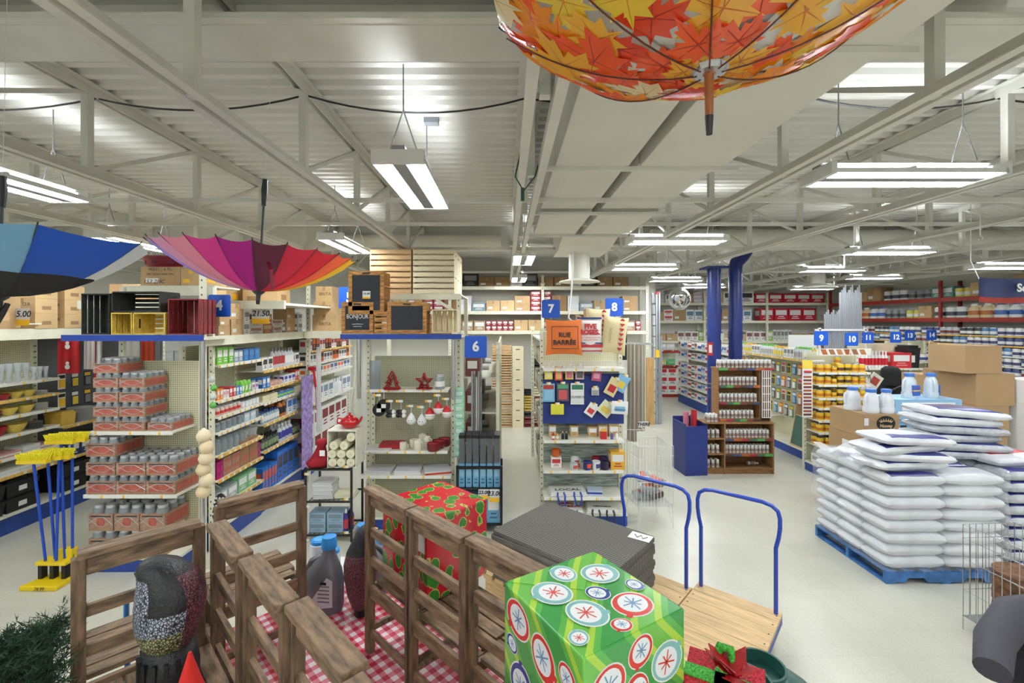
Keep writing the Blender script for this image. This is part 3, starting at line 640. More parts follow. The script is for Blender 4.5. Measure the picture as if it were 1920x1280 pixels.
b1 = case(264, 338, 500, 543, 5.45, .45, 'brown carton with printed product code on the upper beam behind sign 4', z0=3.125)
text('46621 - 6 Pc.', .055, DGREY, b1, (0, -.227, .2)); text('2PC ULTRA SINK MAT', .034, DGREY, b1, (0, -.227, .14)); text('153 2HC', .07, DGREY, b1, (-.08, -.227, .05), shear=.3)
case(339, 376, 503, 543, 5.45, .4, 'light tan carton with yellow note on the upper beam', (CARD2, YEL, YEL), z0=3.125)
rb = thing('laundry_basket', 'dark red oval plastic basket on top of the brown carton', 'basket', (W(300, 499, 5.6).x, 5.68, 3.125 + .232))
g = MB(); g.lathe([(.16, 0), (.22, .13), (.235, .13), (.235, .14), (.21, .14), (.15, .01), (0, .01)], C(120, 20, 40), 20, sx=1.15, sy=.85); g.obj('tub', rb, smooth=40)
for i in range(8): MB().box(-.03, .03, -.003, .003, .05, .085, C(70, 10, 25)).obj('cutout', rb, (.215 * 1.15 * math.cos(i * PI / 4) * .9, .215 * .85 * math.sin(i * PI / 4) * .9, .0), i * PI / 4 + PI / 2)
# cartons further behind, seen between blue umbrella and rack 4
for (a, b_, c_, d_, Y, l) in ((205, 262, 505, 542, 6.3, 'dark brown carton far behind the rack of coloured crates'), (395, 425, 528, 570, 6.6, 'tan carton with yellow note behind aisle sign 4'), (428, 452, 535, 572, 7.0, 'dark brown narrow carton behind aisle sign 4'), (455, 520, 530, 572, 6.8, 'large tan carton under the rainbow umbrella tip')):
    case(a, b_, c_, d_, Y, .4, l, (CARD3 if 'dark' in l else CARD2, YEL if 'note' in l else TAPE, YEL if 'note' in l else CARD3), z0=3.1 if Y > 5.6 and Y < 6 else None)
# carrier for those cartons: upper rack row behind rack 4
ur = thing('overstock_rack', 'cream overstock rack level behind the crates carrying brown cartons', 'rack', (-5.6, 5.95, 2.94))
MB().box(0, 2.7, 0, 1.75, -.03, 0, CREAMSH).obj('deck', ur); MB().box(0, 2.7, -.04, 0, -.08, .03, CREAM).obj('beam', ur)
for o_ in [o for o in COL.objects if o.name.startswith('cardboard_box') and o.location.y > 5.85 and o.location.y < 7.9 and -5.7 < o.location.x < -2.9 and o.location.z > 2.8]: o_.location.z = 2.941
# ---------------------------------------------------------------- push brooms
st = thing('broom_stand', 'yellow plastic broom stand on the floor beside the jar endcap', 'stand', (-4.68, 4.68, 0)); YP_ = C(236, 206, 20)
MB().prism([(-.2, -.15), (.17, -.15), (.17, .13), (-.12, .13)], .05, YP_, (0, 0, 0), ((1, 0, 0), (0, 1, 0), (0, 0, 1))).obj('foot', st, bev=.01)
MB().box(-.14, .17, -.05, .09, .2, .235, YP_).obj('tray', st, bev=.005)
for x in (-.12, 0, .12): MB().box(x - .02, x + .02, -.02, .04, .05, .2, BLACK).obj('spacer', st)
MB().box(.02, .16, .03, .1, .235, .33, YP_).obj('back_clip', st)
text('24.99', .045, BLACK, st, (.02, -.165, .03), 'price', tilt=1.2)
BH = mat('broom_bristle_yellow', (245, 214, 30), .7, var=.15, vs=80, bump=.6, bs=120)
for i, (x, y, hx, hy, hz, rz, ln) in enumerate(((-.06, -.02, -.1, -.1, 1.27, .08, 0), (.0, .02, -.04, -.02, 1.28, .16, 0), (.05, -.02, .02, .04, 1.28, -.05, 0), (.09, .03, .0, .08, 1.42, .05, 0), (.15, .05, .08, .12, 1.43, .12, 0))):
    br = thing('push_broom', 'upturned push broom with blue handle and yellow bristles in the yellow stand', 'broom', (st.location.x + x, st.location.y + y, .24), 0, 'push brooms in the yellow stand')
    MB().tube([(0, 0, 0), (hx - x, hy - y, hz - .24)], .0125, C(22, 70, 178), 10).obj('handle', br, smooth=40)
    hd = O('head_block', MB().box(-.14, .14, -.03, .03, 0, .035, C(226, 196, 30)).mesh('head_block'), br, (hx - x, hy - y, hz - .245), rz)
    g = MB()
    for k in range(16):
        for j in (-1, 1): xx = -.13 + .26 * k / 15; g.bar((xx, j * .014, .03), (xx * 1.12, j * .03, .1), .012, .012, BH)
    g.obj('bristles', hd)
# ---------------------------------------------------------------- aisle 4 / 5 run on the right side of the gondola
GC = [C(120, 190, 70), C(235, 236, 230), C(60, 120, 190), C(90, 150, 210), C(30, 90, 62), C(200, 60, 50), C(235, 140, 50), C(240, 210, 80), C(150, 90, 160), C(245, 245, 245), C(180, 120, 90), C(230, 150, 160)]
u4 = Unit('gondola_shelf', 'cream housewares shelf run next to aisle sign 4 with white price rails', (-3.4, 5.32, 0), PI / 2, 1.02, 2.4,
          [(2.18, RAIL), (1.76, RAIL), (1.57, RAIL), (1.38, RAIL), (1.11, RAILY), (.82, RAILY), (.5, RAILY)], .42, .25, .45, tags=8)
S = u4.fill
S(2.18, [('carton', (.1, .1, .2), (GC[0], WHITE), 'green and white filter carton', 3), ('carton', (.09, .1, .15), (C(150, 170, 190), WHITE), 'grey blue carton', 2), ('carton', (.12, .12, .16), (GC[2], GC[3]), 'blue filter carton', 3), ('carton', (.14, .12, .12), (GC[4], WHITE), 'dark green carton', 2)], 'on the top shelf of the sign 4 run', rows=1)
S(1.76, [('carton', (.05, .08, .13), (GC[6], WHITE), 'orange slim carton', 2), ('carton', (.05, .08, .1), (WHITE, GC[11]), 'white slim carton', 2), ('carton', (.06, .08, .12), (GC[5], WHITE), 'red slim carton', 2), ('carton', (.05, .08, .11), (GC[3], WHITE), 'light blue slim carton', 2), ('pouch', (.07, .05, .16), (GC[0], WHITE), 'lime gadget pouch', 3), ('carton', (.06, .08, .1), (WHITE, GC[8]), 'white and purple carton', 2), ('pouch', (.07, .05, .15), (GC[8], WHITE), 'purple gadget pouch', 3)], 'on the second shelf of the sign 4 run', rows=2)
S(1.57, [('jar', (.075, .075, .1), (C(220, 190, 180), GC[5], WHITE), 'small pink spice jar', 6), ('jar', (.075, .075, .1), (C(230, 230, 235), WHITE, GREY), 'small clear spice jar', 5)], 'on the third shelf of the sign 4 run', rows=2)
S(1.38, [('jar', (.1, .1, .11), (GLASSD, GLASSD, LIDM), 'short glass storage jar', 5), ('carton', (.13, .1, .12), (C(180, 200, 215), WHITE), 'pale blue jar carton', 2)], 'on the fourth shelf of the sign 4 run', rows=2)
S(1.11, [('jar', (.11, .11, .18), (GLASSD, GLASSD, GLASSD), 'tall glass canister', 5), ('vase', (.1, .1, .14), (GLASS,), 'clear glass tumbler', 4)], 'on the fifth shelf of the sign 4 run', rows=2)
S(.82, [('carton', (.05, .1, .1), (C(190, 30, 120), C(150, 20, 90)), 'magenta carton', 2), ('carton', (.16, .18, .11), (BOXP, REDP), 'brown jar tin with red oval', 2), ('carton', (.2, .2, .16), (CARD3, REDP), 'brown preserving jar carton', 3)], 'on the sixth shelf of the sign 4 run', high=2)
S(.5, [('carton', (.2, .2, .16), (C(170, 180, 185), WHITE), 'grey container carton', 2), ('carton', (.2, .2, .2), (C(130, 190, 140), WHITE), 'mint green carton', 2), ('carton', (.16, .2, .16), (WHITE, GREY), 'white container carton', 2)], 'on the seventh shelf of the sign 4 run')
S(.25, [('carton', (.24, .2, .18), (WHITE, GC[3]), 'white bottom shelf carton', 5)], 'on the base of the sign 4 run')
u5 = Unit('gondola_shelf', 'cream housewares shelf run further along with yellow price rails', (-3.42, 6.36, 0), PI / 2, 1.26, 2.4,
          [(2.0, RAILY), (1.74, RAILY), (1.54, RAIL), (1.24, RAILY), (.86, RAILY)], .42, .27, .45, tags=8)
S = u5.fill
S(2.0, [('carton', (.13, .1, .18), (WHITE, DGREY), 'white corkscrew carton', 2), ('bottle', (.09, .09, .3), (C(200, 200, 205), C(170, 60, 60), GREY), 'tall thermos bottle with red band', 4), ('bottle', (.09, .09, .28), (C(210, 215, 220), WHITE, GREY), 'tall silver thermos bottle', 3)], 'on the top shelf of the yellow railed run', rows=1)
S(1.74, [('carton', (.09, .08, .16), (GC[2], WHITE), 'blue and white tall carton', 2), ('bowl', (.13, .13, .07), (C(232, 190, 180),), 'pink food container', 3), ('carton', (.11, .08, .12), (WHITE, C(60, 80, 170)), 'white cling film carton', 3), ('carton', (.06, .08, .16), (GC[5], WHITE), 'red matches carton', 3)], 'on the second shelf of the yellow railed run', rows=2)
S(1.54, [('folded', (.2, .2, .1), (C(232, 220, 180), C(240, 232, 200)), 'cream sponge pack', 2), ('can', (.1, .1, .09), (GC[2], C(150, 200, 80), WHITE), 'blue and green food tin', 5)], 'on the third shelf of the yellow railed run', rows=2)
S(1.24, [('bottle', (.06, .06, .17), (C(160, 180, 190), WHITE, C(60, 90, 170)), 'slim clear flask', 7), ('bottle', (.1, .1, .26), (C(200, 120, 50), C(40, 36, 36), BLACK), 'amber flask with black band', 2), ('carton', (.15, .1, .24), (WHITE, GC[2]), 'white and blue jug carton', 2)], 'on the fourth shelf of the yellow railed run', rows=2)
S(.86, [('bottle', (.07, .07, .2), (C(60, 66, 60), C(130, 150, 110), BLACK), 'dark flask with green label', 6), ('bottle', (.1, .1, .26), (C(205, 210, 215), C(70, 70, 160), WHITE), 'clear pitcher with blue base', 4)], 'on the fifth shelf of the yellow railed run', rows=2)
S(.27, [('carton', (.07, .2, .34), (C(40, 110, 200), C(225, 90, 40)), 'blue box with orange top', 5), ('carton', (.16, .2, .46), (C(40, 105, 200), C(70, 70, 76)), 'tall bright blue lamp box', 4)], 'on the base of the yellow railed run')
u5b = Unit('gondola_shelf', 'cream appliance shelf run behind the purple board with orange and white boxes', (-3.42, 7.74, 0), PI / 2, 2.3, 2.4,
           [(2.18, RAILY), (1.95, RAIL), (1.72, RAIL), (1.24, RAIL)], .42, .27, .45, tags=6)
S = u5b.fill; OR = C(225, 110, 50)
S(2.18, [('carton', (.12, .12, .2), (WHITE, C(180, 60, 70)), 'white appliance carton', 2), ('carton', (.14, .14, .24), (BLACK, OR), 'black and orange appliance carton', 2)], 'on the top appliance shelf', rows=1)
S(1.95, [('carton', (.13, .12, .17), (WHITE, DGREY), 'white kettle carton', 3), ('carton', (.16, .14, .19), (OR, BLACK), 'orange kettle carton', 2)], 'on the second appliance shelf')
S(1.72, [('carton', (.16, .12, .16), (WHITE, OR), 'white and orange appliance carton', 2), ('carton', (.18, .14, .17), (WHITE, C(70, 90, 140)), 'white and navy appliance carton', 2)], 'on the third appliance shelf')
S(1.24, [('bottle', (.11, .11, .3), (C(240, 240, 242), C(235, 238, 240), WHITE), 'white squeeze bottle', 4), ('carton', (.24, .2, .3), (WHITE, C(120, 140, 170)), 'white fan carton', 3)], 'on the fourth appliance shelf')
S(.27, [('carton', (.32, .3, .42), (C(232, 230, 228), C(120, 30, 34)), 'large white pot carton with red pot picture', 4)], 'on the appliance run base', high=2)
# rack uprights and overstock beam above the run
tr = thing('overstock_rack', 'cream slotted upright rack with long beam over the sign 4 housewares run', 'rack', (-3.38, 5.0, 0)); um2 = slotted(3.3, .06)
for y in (.0, 2.66): O('upright', um2, tr, (.03, y, 0))
MB().box(0, .05, 0, 5.0, 2.42, 2.53, CREAM).obj('beam', tr); MB().box(-.9, 0, .45, 5.0, 2.5, 2.52, CREAMSH).obj('deck', tr)
TOPW = [('case', (.22, .2, .12), (CARD, TAPE, WHITE), 'small brown carton', 2), ('carton', (.14, .14, .16), (WHITE, GREY), 'white small appliance carton', 2), ('case', (.26, .22, .2), (CARD2, TAPE, WHITE), 'tan carton', 1), ('carton', (.3, .22, .1), (C(190, 190, 186), C(150, 110, 90)), 'flat photo printed carton', 2), ('carton', (.24, .2, .14), (C(150, 80, 50), C(190, 160, 120)), 'brown picture carton', 2), ('jar', (.1, .1, .16), (GLASSD, WHITE, LIDM), 'large lidded glass jar', 4)]
x = 5.48
for i, (k, d, cset, desc, hi) in enumerate((TOPW[0] , TOPW[2], TOPW[1], TOPW[3], TOPW[4], TOPW[3], TOPW[5], TOPW[2], TOPW[5], TOPW[1])):
    for q in range(2 if k != 'jar' else 1):
        prod(k, d, cset, desc, 'on the overstock beam next to sign 4', (-3.48 - d[1] / 2, x + d[0] / 2, 2.522 + q * (d[2] + .002)), PI / 2 + random.uniform(-.1, .1))
    x += d[0] + .02
BR = []
for (a, b_, c_, d_, Y, l) in ((597, 640, 590, 622, 7.5, 'lower kraft carton printed with a filter brand beside upright'), (602, 640, 567, 591, 7.5, 'middle kraft carton printed with a filter brand'), (598, 629, 538, 567, 7.5, 'topmost kraft carton of the printed filter stack')):
    o = case(a, b_, c_, d_, Y, .34, l, (CARD2, TAPE, CARD2)); text('BRITA', .075, C(90, 66, 46), o, (.02, -.172, .13)); BR.append(o)
z = 2.522
for o in BR:
    o.location.x = -3.02; o.location.y = 7.66; o.location.z = z; z += o.dimensions.z + .001 if False else (max(v.co.z for v in o.data.vertices) + .0005)
MB().box(-.3, .3, -.2, .25, -.03, 0, CREAMSH).box(-.3, .3, -.24, -.2, -.1, .02, CREAM).obj('overstock_beam', loc=(-3.02, 7.66, 2.52), label='short cream beam carrying the printed filter cartons', cat='rack')
# hanging things on the front of the rack upright: mesh bags of corks, masher etc.
def hanger_strip(loc, label, n, m1, m2, dz, r):
    t = thing('hanging_strip', label, 'merchandise', loc)
    MB().tube([(0, 0, 0), (0, 0, -n * dz - .02)], .003, WHITE, 5).obj('strip', t); MB().tube([(0, 0, 0), (-.22, .25, .02)], .004, CHROME, 5).obj('hook', t)
    for i in range(n):
        MB().lathe([(r * .3, -r * .9), (r * .8, -r * .6), (r, 0), (r * .7, r * .6), (r * .15, r * 1.1)], m1 if i % 2 else m2, 10).obj('hanging_item', t, (random.uniform(-.02, .02), -.03, -.06 - i * dz), smooth=60)
    return t
BEI = mat('wooden_spoon_beige', (226, 204, 164), .6, var=.06)
hanger_strip(W(388, 805, 4.75), 'clear bags of round beige wooden bowls hanging from the cream upright', 6, BEI, C(236, 218, 182), .115, .075)
hanger_strip(W(401, 700, 4.78), 'green whisks and gadgets hanging from the cream upright', 4, C(90, 170, 70), C(200, 205, 200), .09, .035)
mt = thing('oven_mitt', 'black oven mitt with white polka dots hanging low on the upright', 'oven mitt', W(412, 985, 4.85)); g = MB(); n = 20; MB().tube([(0, .015, .33), (0, .015, .4), (-.28, .2, .42)], .004, CHROME, 5).obj('hook', mt)
po = [(.095 * math.cos(a) * (1 if math.sin(a) < 0 else .8), .17 + .17 * math.sin(a)) for a in [2 * PI * i / n for i in range(n)]]
g.prism(po, .03, BLACK).obj('mitt', mt, bev=.008)
dm_ = MB().lathe([(.013, 0), (.013, .002)], WHITE, 8).mesh('dot')
for i in range(-2, 3):
    for j in range(7):
        xx = i * .036 + (.018 if j % 2 else 0); zz = .04 + j * .042
        if (xx / .085) ** 2 + ((zz - .17) / .15) ** 2 < 1: O('dot', dm_, mt, (xx, -.0005, zz), rot=(PI / 2, 0, 0))
# red masher, apron on the second upright
rm = thing('red_utensil', 'red strainer with handle hanging on the upright near the appliance shelves', 'utensil', W(585, 690, 7.6)); MB().tube([(0, 0, .02), (-.08, .04, .04)], .004, CHROME, 5).obj('hook', rm)
MB().lathe([(.01, -.05), (.05, -.03), (.07, .02), (.066, .02), (.045, -.02), (0, -.04)], C(200, 20, 30), 12).obj('bowl', rm, smooth=40)
MB().tube([(0.03, 0, -.04), (.06, 0, -.32)], .02, C(200, 20, 30), 8).obj('handle', rm)
MB().tube([(.06, 0, -.32), (.07, 0, -.7)], .006, C(200, 20, 30), 6).obj('cord', rm)
pb = MB().box(-.004, .004, -.2, .2, 0, 1.5, mat('purple_print', (150, 128, 190), .5, var=.3, vs=14)).obj('ironing_board', loc=(-3.3, 7.5, .3), label='purple flowered ironing board standing against the shelf run', cat='ironing board')
aw = textile(593, 602, 650, 810, 7.6, WHITE, 'long white cloth hanging between upright and appliance shelves', wave=.01)
# ---------------------------------------------------------------- black wire rack with crate, rolls and teapot
wr = thing('wire_shelf_rack', 'small black wire rack with four tiers beside the aisle 5 shelves', 'rack', (-2.46, 5.55, 0)); BW = mat('black_metal', (24, 24, 26), .4)
for x in (0, .56):
    for y in (0, .42): MB().box(x - .012, x + .012, y - .012, y + .012, 0, .91 if y < .2 else 1.0, BW).obj('post', wr)
for z in (.09, .5, .895):
    sh = MB().box(-.012, .57, -.01, .01, z - .02, z, BW).obj('tier_frame', wr); MB().box(-.012, .57, .41, .43, z - .02, z, BW).obj('rear_bar', sh)
    for i in range(9): MB().box(.03 + i * .06, .036 + i * .06, 0, .42, z - .006, z, BW).obj('wire', sh)
    MB().box(.02, .54, .01, .41, z - .03, z - .021, CREAMSH).obj('tray', sh)
    O('price_tag', TAGM[0], sh, (.5, -.014, z + .03)); O('price_tag', TAGM[0], sh, (.02, -.014, z - .06))
wc = thing('wooden_crate', 'whitewashed crate on its side holding rolled cream towels', 'crate', (-1.96 + -.06, 5.58, .897)); WWD = wood('whitewashed_pine', (236, 232, 216), .05, 4, (2, 10, 10))
MB().box(-.19, .17, 0, .34, 0, .012, WWD).obj('side_board', wc); MB().box(-.19, .17, 0, .34, .445, .46, WWD).obj('side_board', wc)
for x in (-.19, .158): MB().box(x, x + .012, 0, .34, .012, .445, WWD).obj('end_board', wc)
for i in range(5): MB().box(-.178 + i * .068, -.115 + i * .068, .33, .34, .012, .445, WWD).obj('slat', wc)
TW = mat('cream_towel', (238, 234, 204), .9, bump=.3, bs=200)
for i, (x, z) in enumerate(((-.12, .014), (-.01, .014), (.1, .014), (-.12, .118), (-.01, .118), (.1, .118), (-.1, .222), (.02, .222), (.1, .325))):
    prod('roll', (.104, .32, .1), (TW, C(236, 230, 198), C(210, 204, 172)), 'rolled cream towel', 'inside the whitewashed crate', (wc.location.x + x, wc.location.y + .15, wc.location.z + z), random.uniform(-.05, .05), cat='towel', name='rolled_towel')
# teapot
tp = thing('teapot', 'shiny red teapot standing on the whitewashed crate', 'teapot', (-1.98, 5.72, 1.358)); RE = mat('red_enamel', (190, 20, 24), .15, coat=.5)
MB().lathe([(.06, 0), (.09, .02), (.115, .07), (.1, .115), (.05, .14)], RE, 18).obj('body', tp, smooth=50)
MB().lathe([(.055, .14), (.045, .15), (.012, .165), (.018, .18), (.012, .193), (0, .195)], RE, 14).obj('lid', tp, smooth=50)
MB().tube([(.09, 0, .06), (.13, 0, .09), (.155, 0, .14)], [.028, .018, .012], RE, 8).obj('spout', tp, smooth=50)
MB().tube([(-.09, 0, .11), (-.15, 0, .12), (-.16, 0, .07), (-.1, 0, .04)], .011, RE, 8).obj('handle', tp, smooth=50)
# red cloth bag
rbag = thing('cloth_sack', 'crumpled dark red cloth sack with white tag next to the crate', 'bag', (-2.36, 5.68, .897)); RC = mat('red_cloth', (150, 16, 34), .85, bump=.8, bs=30)
g = MB(); g.lathe([(.15, 0), (.17, .04), (.14, .1), (.08, .16), (.07, .24), (.09, .3), (.05, .33)], RC, 16, sx=.85, sy=.8)
g.v = [(x + .05 * z / .3 + .012 * math.sin(z * 40 + x * 30), y + .01 * math.sin(x * 50), z) for x, y, z in g.v]; g.obj('sack', rbag, smooth=70)
MB().box(-.035, .03, -.002, 0, 0, .07, WHITE).obj('paper_tag', rbag, (.1, -.12, .15))
MB().box(-.14, .14, -.14, .14, 0, .3, WHITE)
PK = mat('clear_packed_white', (226, 226, 228), .15, coat=.4)
for i in range(4): prod('folded', (.24, .24, .05), (PK, C(210, 210, 214)), 'clear bag of white linens', 'stacked on the middle wire tier', (-2.28, 5.72, .502 + i * .051), random.uniform(-.2, .2))
prod('folded', (.24, .22, .05), (TW, C(236, 230, 198)), 'cream placemat stack', 'on the middle wire tier beside the linens', (-2.03, 5.74, .502), .1)
LBX = C(150, 180, 205); LBX2 = C(120, 140, 155)
for i, (x, z) in enumerate(((-2.34, .092), (-2.34, .214), (-2.12, .092), (-2.12, .214))): prod('carton', (.2, .2, .118), (LBX, LBX2), 'light blue clear fronted gadget box', 'on the lowest wire tier', (x, 5.7, z), 0)
for i, (x, y) in enumerate(((-1.99, 5.62), (-1.95, 5.7), (-1.99, 5.78))): prod('bottle', (.06, .06, .28), (C(70, 50, 140), C(200, 60, 80), WHITE), 'purple spray can with white cap', 'on the lowest wire tier', (x, y, .092), 0, cat='spray can', name='spray_can')
# ---------------------------------------------------------------- endcap 6
e6 = Unit('endcap_shelf', 'green grey pegboard endcap with christmas cookie cutters, mugs and candles', (-1.84, 5.85, 0), 0, 1.1, 2.22,
          [(1.80, RAIL, -.03, 1.07, .3), (1.01, RAIL, -.03, 1.07, .36), (.70, RAIL, -.06, 1.12, .4)], .42, .17, .44, back=PEGG, tags=5)
r6 = thing('display_rack', 'tall steel rack with blue plank and pine crates over the christmas endcap', 'rack', (-2.13, 5.82, 0))
MB().box(0, 1.55, 0, .55, 2.49, 2.51, CREAMSH).obj('plank_deck', r6); MB().box(0, 1.55, -.02, 0, 2.47, 2.535, BLUE).obj('blue_plank', r6)
um6 = slotted(3.05, .06)
for x in (.2, 1.46): O('upright', um6, r6, (x, .52, 0)); MB().tube([(x + (.02 if x < 1 else -.02), .04, 1.7), (x + (.02 if x < 1 else -.02), .04, 2.49)], .025, CHROME, 10).obj('post', r6, smooth=40)
MB().box(.2, 1.49, .46, .5, 3.0, 3.08, CREAM).obj('upper_beam', r6); MB().box(.2, 1.49, .5, 1.7, 3.06, 3.08, CREAMSH).obj('upper_deck', r6); MB().bar((1.46, .48, 2.8), (1.15, .48, 3.0), .03, .04, CREAM).obj('brace', r6)
for x in (.2, 1.46): MB().box(x - .03, x + .03, 1.6, 1.66, 0, 3.06, CREAM).obj('rear_upright', r6)
zz = 3.081
for col, (x, m, nm) in enumerate(((-1.62, PINET, 'tan'), (-1.02, PINE, 'pale'))):
    for lev in range(2):
        for dp in range(3 if col else 1):
            crate(.575, .36, .315, m, ('%s pine crate in the %s layer of the top crate stack' % (nm, ('lower', 'upper')[lev])), (x, 6.5 + dp * .37, zz + lev * .317), (0, 0, 0), '%s pine crates of the top stack' % nm if col else None)
for i, x in enumerate((-1.36, -.98)): crate(.4 if i else .36, .4, .3, PINET, ('tan pine crate resting behind the chalkboards', 'tan pine crate resting behind the empty chalkboard')[i], (x, 6.65 - .2 + .2, 2.512), (0, 0, 0))
def chalk_crate(px0, px1, py0, label, z0, Y=5.84, d=.3, words=None):
    a, b = W(px0, 0, Y).x, W(px1, py0, Y); w, h = b.x - a, b.z - z0; t = thing('chalkboard_crate', label, 'crate', ((a + b.x) / 2, Y, z0)); fr = .05; x = w / 2
    MB().box(-x + fr, x - fr, .002, .012, fr, h - fr, mat('chalkboard', (44, 47, 54), .8, var=.15, vs=20)).obj('chalkboard', t)
    MB().box(-x, x, 0, .02, h - fr, h, BURNT).obj('frame_rail', t); MB().box(-x, x, 0, .02, 0, fr, BURNT).obj('frame_rail', t)
    for s in (-1, 1): MB().box(min(s * x, s * (x - fr)), max(s * x, s * (x - fr)), 0, .02, fr, h - fr, BURNT).obj('frame_stile', t)
    MB().box(-.05, .05, -.001, .0, h - fr * .75, h - fr * .35, BLACK).obj('hand_hole', t)
    for i in range(3):
        zz = h * i / 3
        for s in (-1, 1): MB().box(min(s * x, s * (x - .012)), max(s * x, s * (x - .012)), .02, d, zz + .005, zz + h / 3 - .01, BURNT).obj('side_slat', t)
    MB().box(-x + .012, x - .012, d - .012, d, 0, h, BURNT).obj('back_board', t)
    MB().box(-x + .012, x - .012, .02, d - .012, 0, .012, BURNT).obj('bottom_board', t)
    if words:
        text(words, .078, C(225, 225, 225), t, (0, .001, h * .54), 'chalk_writing', sx=.8)
        for k, ww in ((0, .07), (1, .055)): MB().tube([(-ww, .001, h * .3 - k * .03), (0, .001, h * .31 - k * .03), (ww, .001, h * .3 - k * .03)], .0025, C(220, 220, 220), 4).obj('chalk_stroke', t)
    return t
z6 = 2.537
chalk_crate(640, 700, 566, 'burnt wood chalkboard crate with the word Bonjour chalked on it', z6, words='BONJOUR')
chalk_crate(726, 800, 566, 'burnt wood chalkboard crate with an empty board', z6)
ck = chalk_crate(653, 720, 508, 'chalkboard crate with price label on top of the Bonjour crate', z6 + .252)
t = ck; MB().box(-.045, .055, -.004, -.001, .225, .3, WHITE).obj('price_label', t); MB().box(-.045, .055, -.0045, -.001, .2, .225, YEL).obj('price_label_band', t); text('19.99', .04, BLACK, t, (.005, -.005, .262), 'price', bold=.001)
crate(.17, .32, .3, BURNT, 'burnt wood crate side filling the gap between two chalkboards', (-1.62, 5.99, z6), (0, 0, 0))
crate(.3, .33, .3, PINE, 'upright pale pine crate at the end of the blue plank', (-.8, 6.14, z6 + .165), (PI / 2, PI / 2, 0))
# shelf goods of endcap 6
CR = mat('red_tin', (158, 18, 26), .35)
def cutter(px, z, label, star):
    p = W(px, 0, 5.98); t = thing('cookie_cutter_stack', label, 'cookie cutter', (p.x, 6.02, z)); n = 10
    if star: po = [((.115 if i % 2 == 0 else .05) * math.sin(i * PI / 5), .1 + (.115 if i % 2 == 0 else .05) * math.cos(i * PI / 5)) for i in range(n)]
    else: po = [(-.11, .02), (-.05, .09), (-.085, .09), (-.035, .15), (-.06, .15), (0, .25), (.06, .15), (.035, .15), (.085, .09), (.05, .09), (.11, .02)]
    for k in range(3):
        sc = 1 - k * .18; g = MB(); pts = [(a * sc, -.04 + k * .03 - .06, b * sc) for a, b in po]
        for i in range(len(pts)):
            a, b = pts[i], pts[(i + 1) % len(pts)]; g.face([a, b, (b[0], b[1] + .07, b[2]), (a[0], a[1] + .07, a[2])], CR)
        s = g.obj('cutter', t); m = s.modifiers.new('thickness', 'SOLIDIFY'); m.thickness = .009
    MB().box(-.1, .1, -.1, .02, -.001, .012, CR).obj('base', t)
    return t
cutter(736, 1.802, 'nested red tree shaped cookie cutters on the christmas shelf', False); cutter(796, 1.812, 'nested red star shaped cookie cutters on the christmas shelf', True)
prod('jar', (.13, .13, .2), (GLASSD, WHITE, LIDM), 'clear lidded canister with white label', 'at the end of the cookie cutter shelf', (W(824, 0, 5.98).x, 6.0, 1.802))
hb = prod('pouch', (.16, .1, .38), (mat('frosted_bag', (150, 160, 166), .2, alpha=.8), GREY), 'grey frosted hanging bag', 'by the upright nearest the red teapot', (W(702, 0, 5.95).x, 5.98, 1.802))
def ornament(px, py, kind, label, grp=None):
    p = W(px, py, 5.98); t = thing('hanging_ornament', label, 'ornament', p, 0, grp)
    MB().tube([(0, .22, .17), (0, 0, .17)], .003, CHROME, 5).obj('peg_hook', t); MB().tube([(0, 0, .17), (0, 0, .05)], .004, C(230, 230, 230), 5).obj('mesh_bag', t)
    MB().box(-.03, .03, -.03, -.027, .16, .19, WHITE).box(-.06, -.03, -.03, -.027, .16, .19, YEL).obj('price_tag', t)
    if kind == 'pan': MB().tube([(0, -.02, -.02), (0, .01, -.02)], .085, BLACK, 18).obj('black_disc', t, smooth=40); MB().box(-.03, .03, -.022, -.021, -.05, .0, WHITE).obj('paper_label', t)
    elif kind == 'dots':
        for i in range(6): MB().lathe([(.005, -.03), (.03, -.015), (.03, .015), (.005, .03)], (BLACK, C(60, 58, 58), WHITE)[i % 3], 8).obj('small_ball', t, ((i % 3 - 1) * .035, 0, .03 - (i // 3) * .05), smooth=60)
    elif kind == 'snow':
        MB().lathe([(.01, -.075), (.05, -.06), (.065, -.02), (.045, .03), (.01, .08)], WHITE, 12).obj('snowman_body', t, smooth=60)
        for s in (-1, 1): MB().lathe([(.006, 0), (.006, .003)], BLACK, 6).obj('eye', t, (s * .02, -.062, -.01), rot=(PI / 2, 0, 0)) if False else O('eye', MB().lathe([(.006, 0), (.006, .003)], BLACK, 6).mesh('eye'), t, (s * .02, -.06, -.01), rot=(PI / 2, 0, 0))
    elif kind == 'santa':
        MB().lathe([(.02, -.08), (.06, -.055), (.065, -.02), (.04, .01)], C(235, 225, 220), 12).obj('face_and_beard', t, smooth=60); MB().lathe([(.06, -.005), (.055, .02), (.03, .06), (.005, .09)], C(200, 20, 30), 12).obj('red_hat', t, smooth=60)
        MB().lathe([(.068, -.018), (.072, -.005), (.066, .008)], WHITE, 12, cap=False).obj('hat_trim', t, smooth=60)
    return t
ornament(711, 765, 'pan', 'black round pan ornament with paper label'); ornament(720, 757, 'pan', 'black pan ornament behind the labelled one')
ornament(733, 776, 'dots', 'mesh bag of black and white balls under the cookie cutters'); ornament(752, 776, 'dots', 'second mesh bag of dotted balls beside the snowman ornament')
ornament(771, 785, 'snow', 'white snowman ornament hanging in a net'); ornament(791, 787, 'snow', 'striped snowman ornament next to the netted one')
ornament(806, 776, 'santa', 'santa ornament with red hat hanging on a peg'); ornament(822, 765, 'santa', 'raised santa ornament behind the others'); ornament(838, 772, 'santa', 'santa ornament on the outermost peg of the pegboard')
SH2 = 1.012
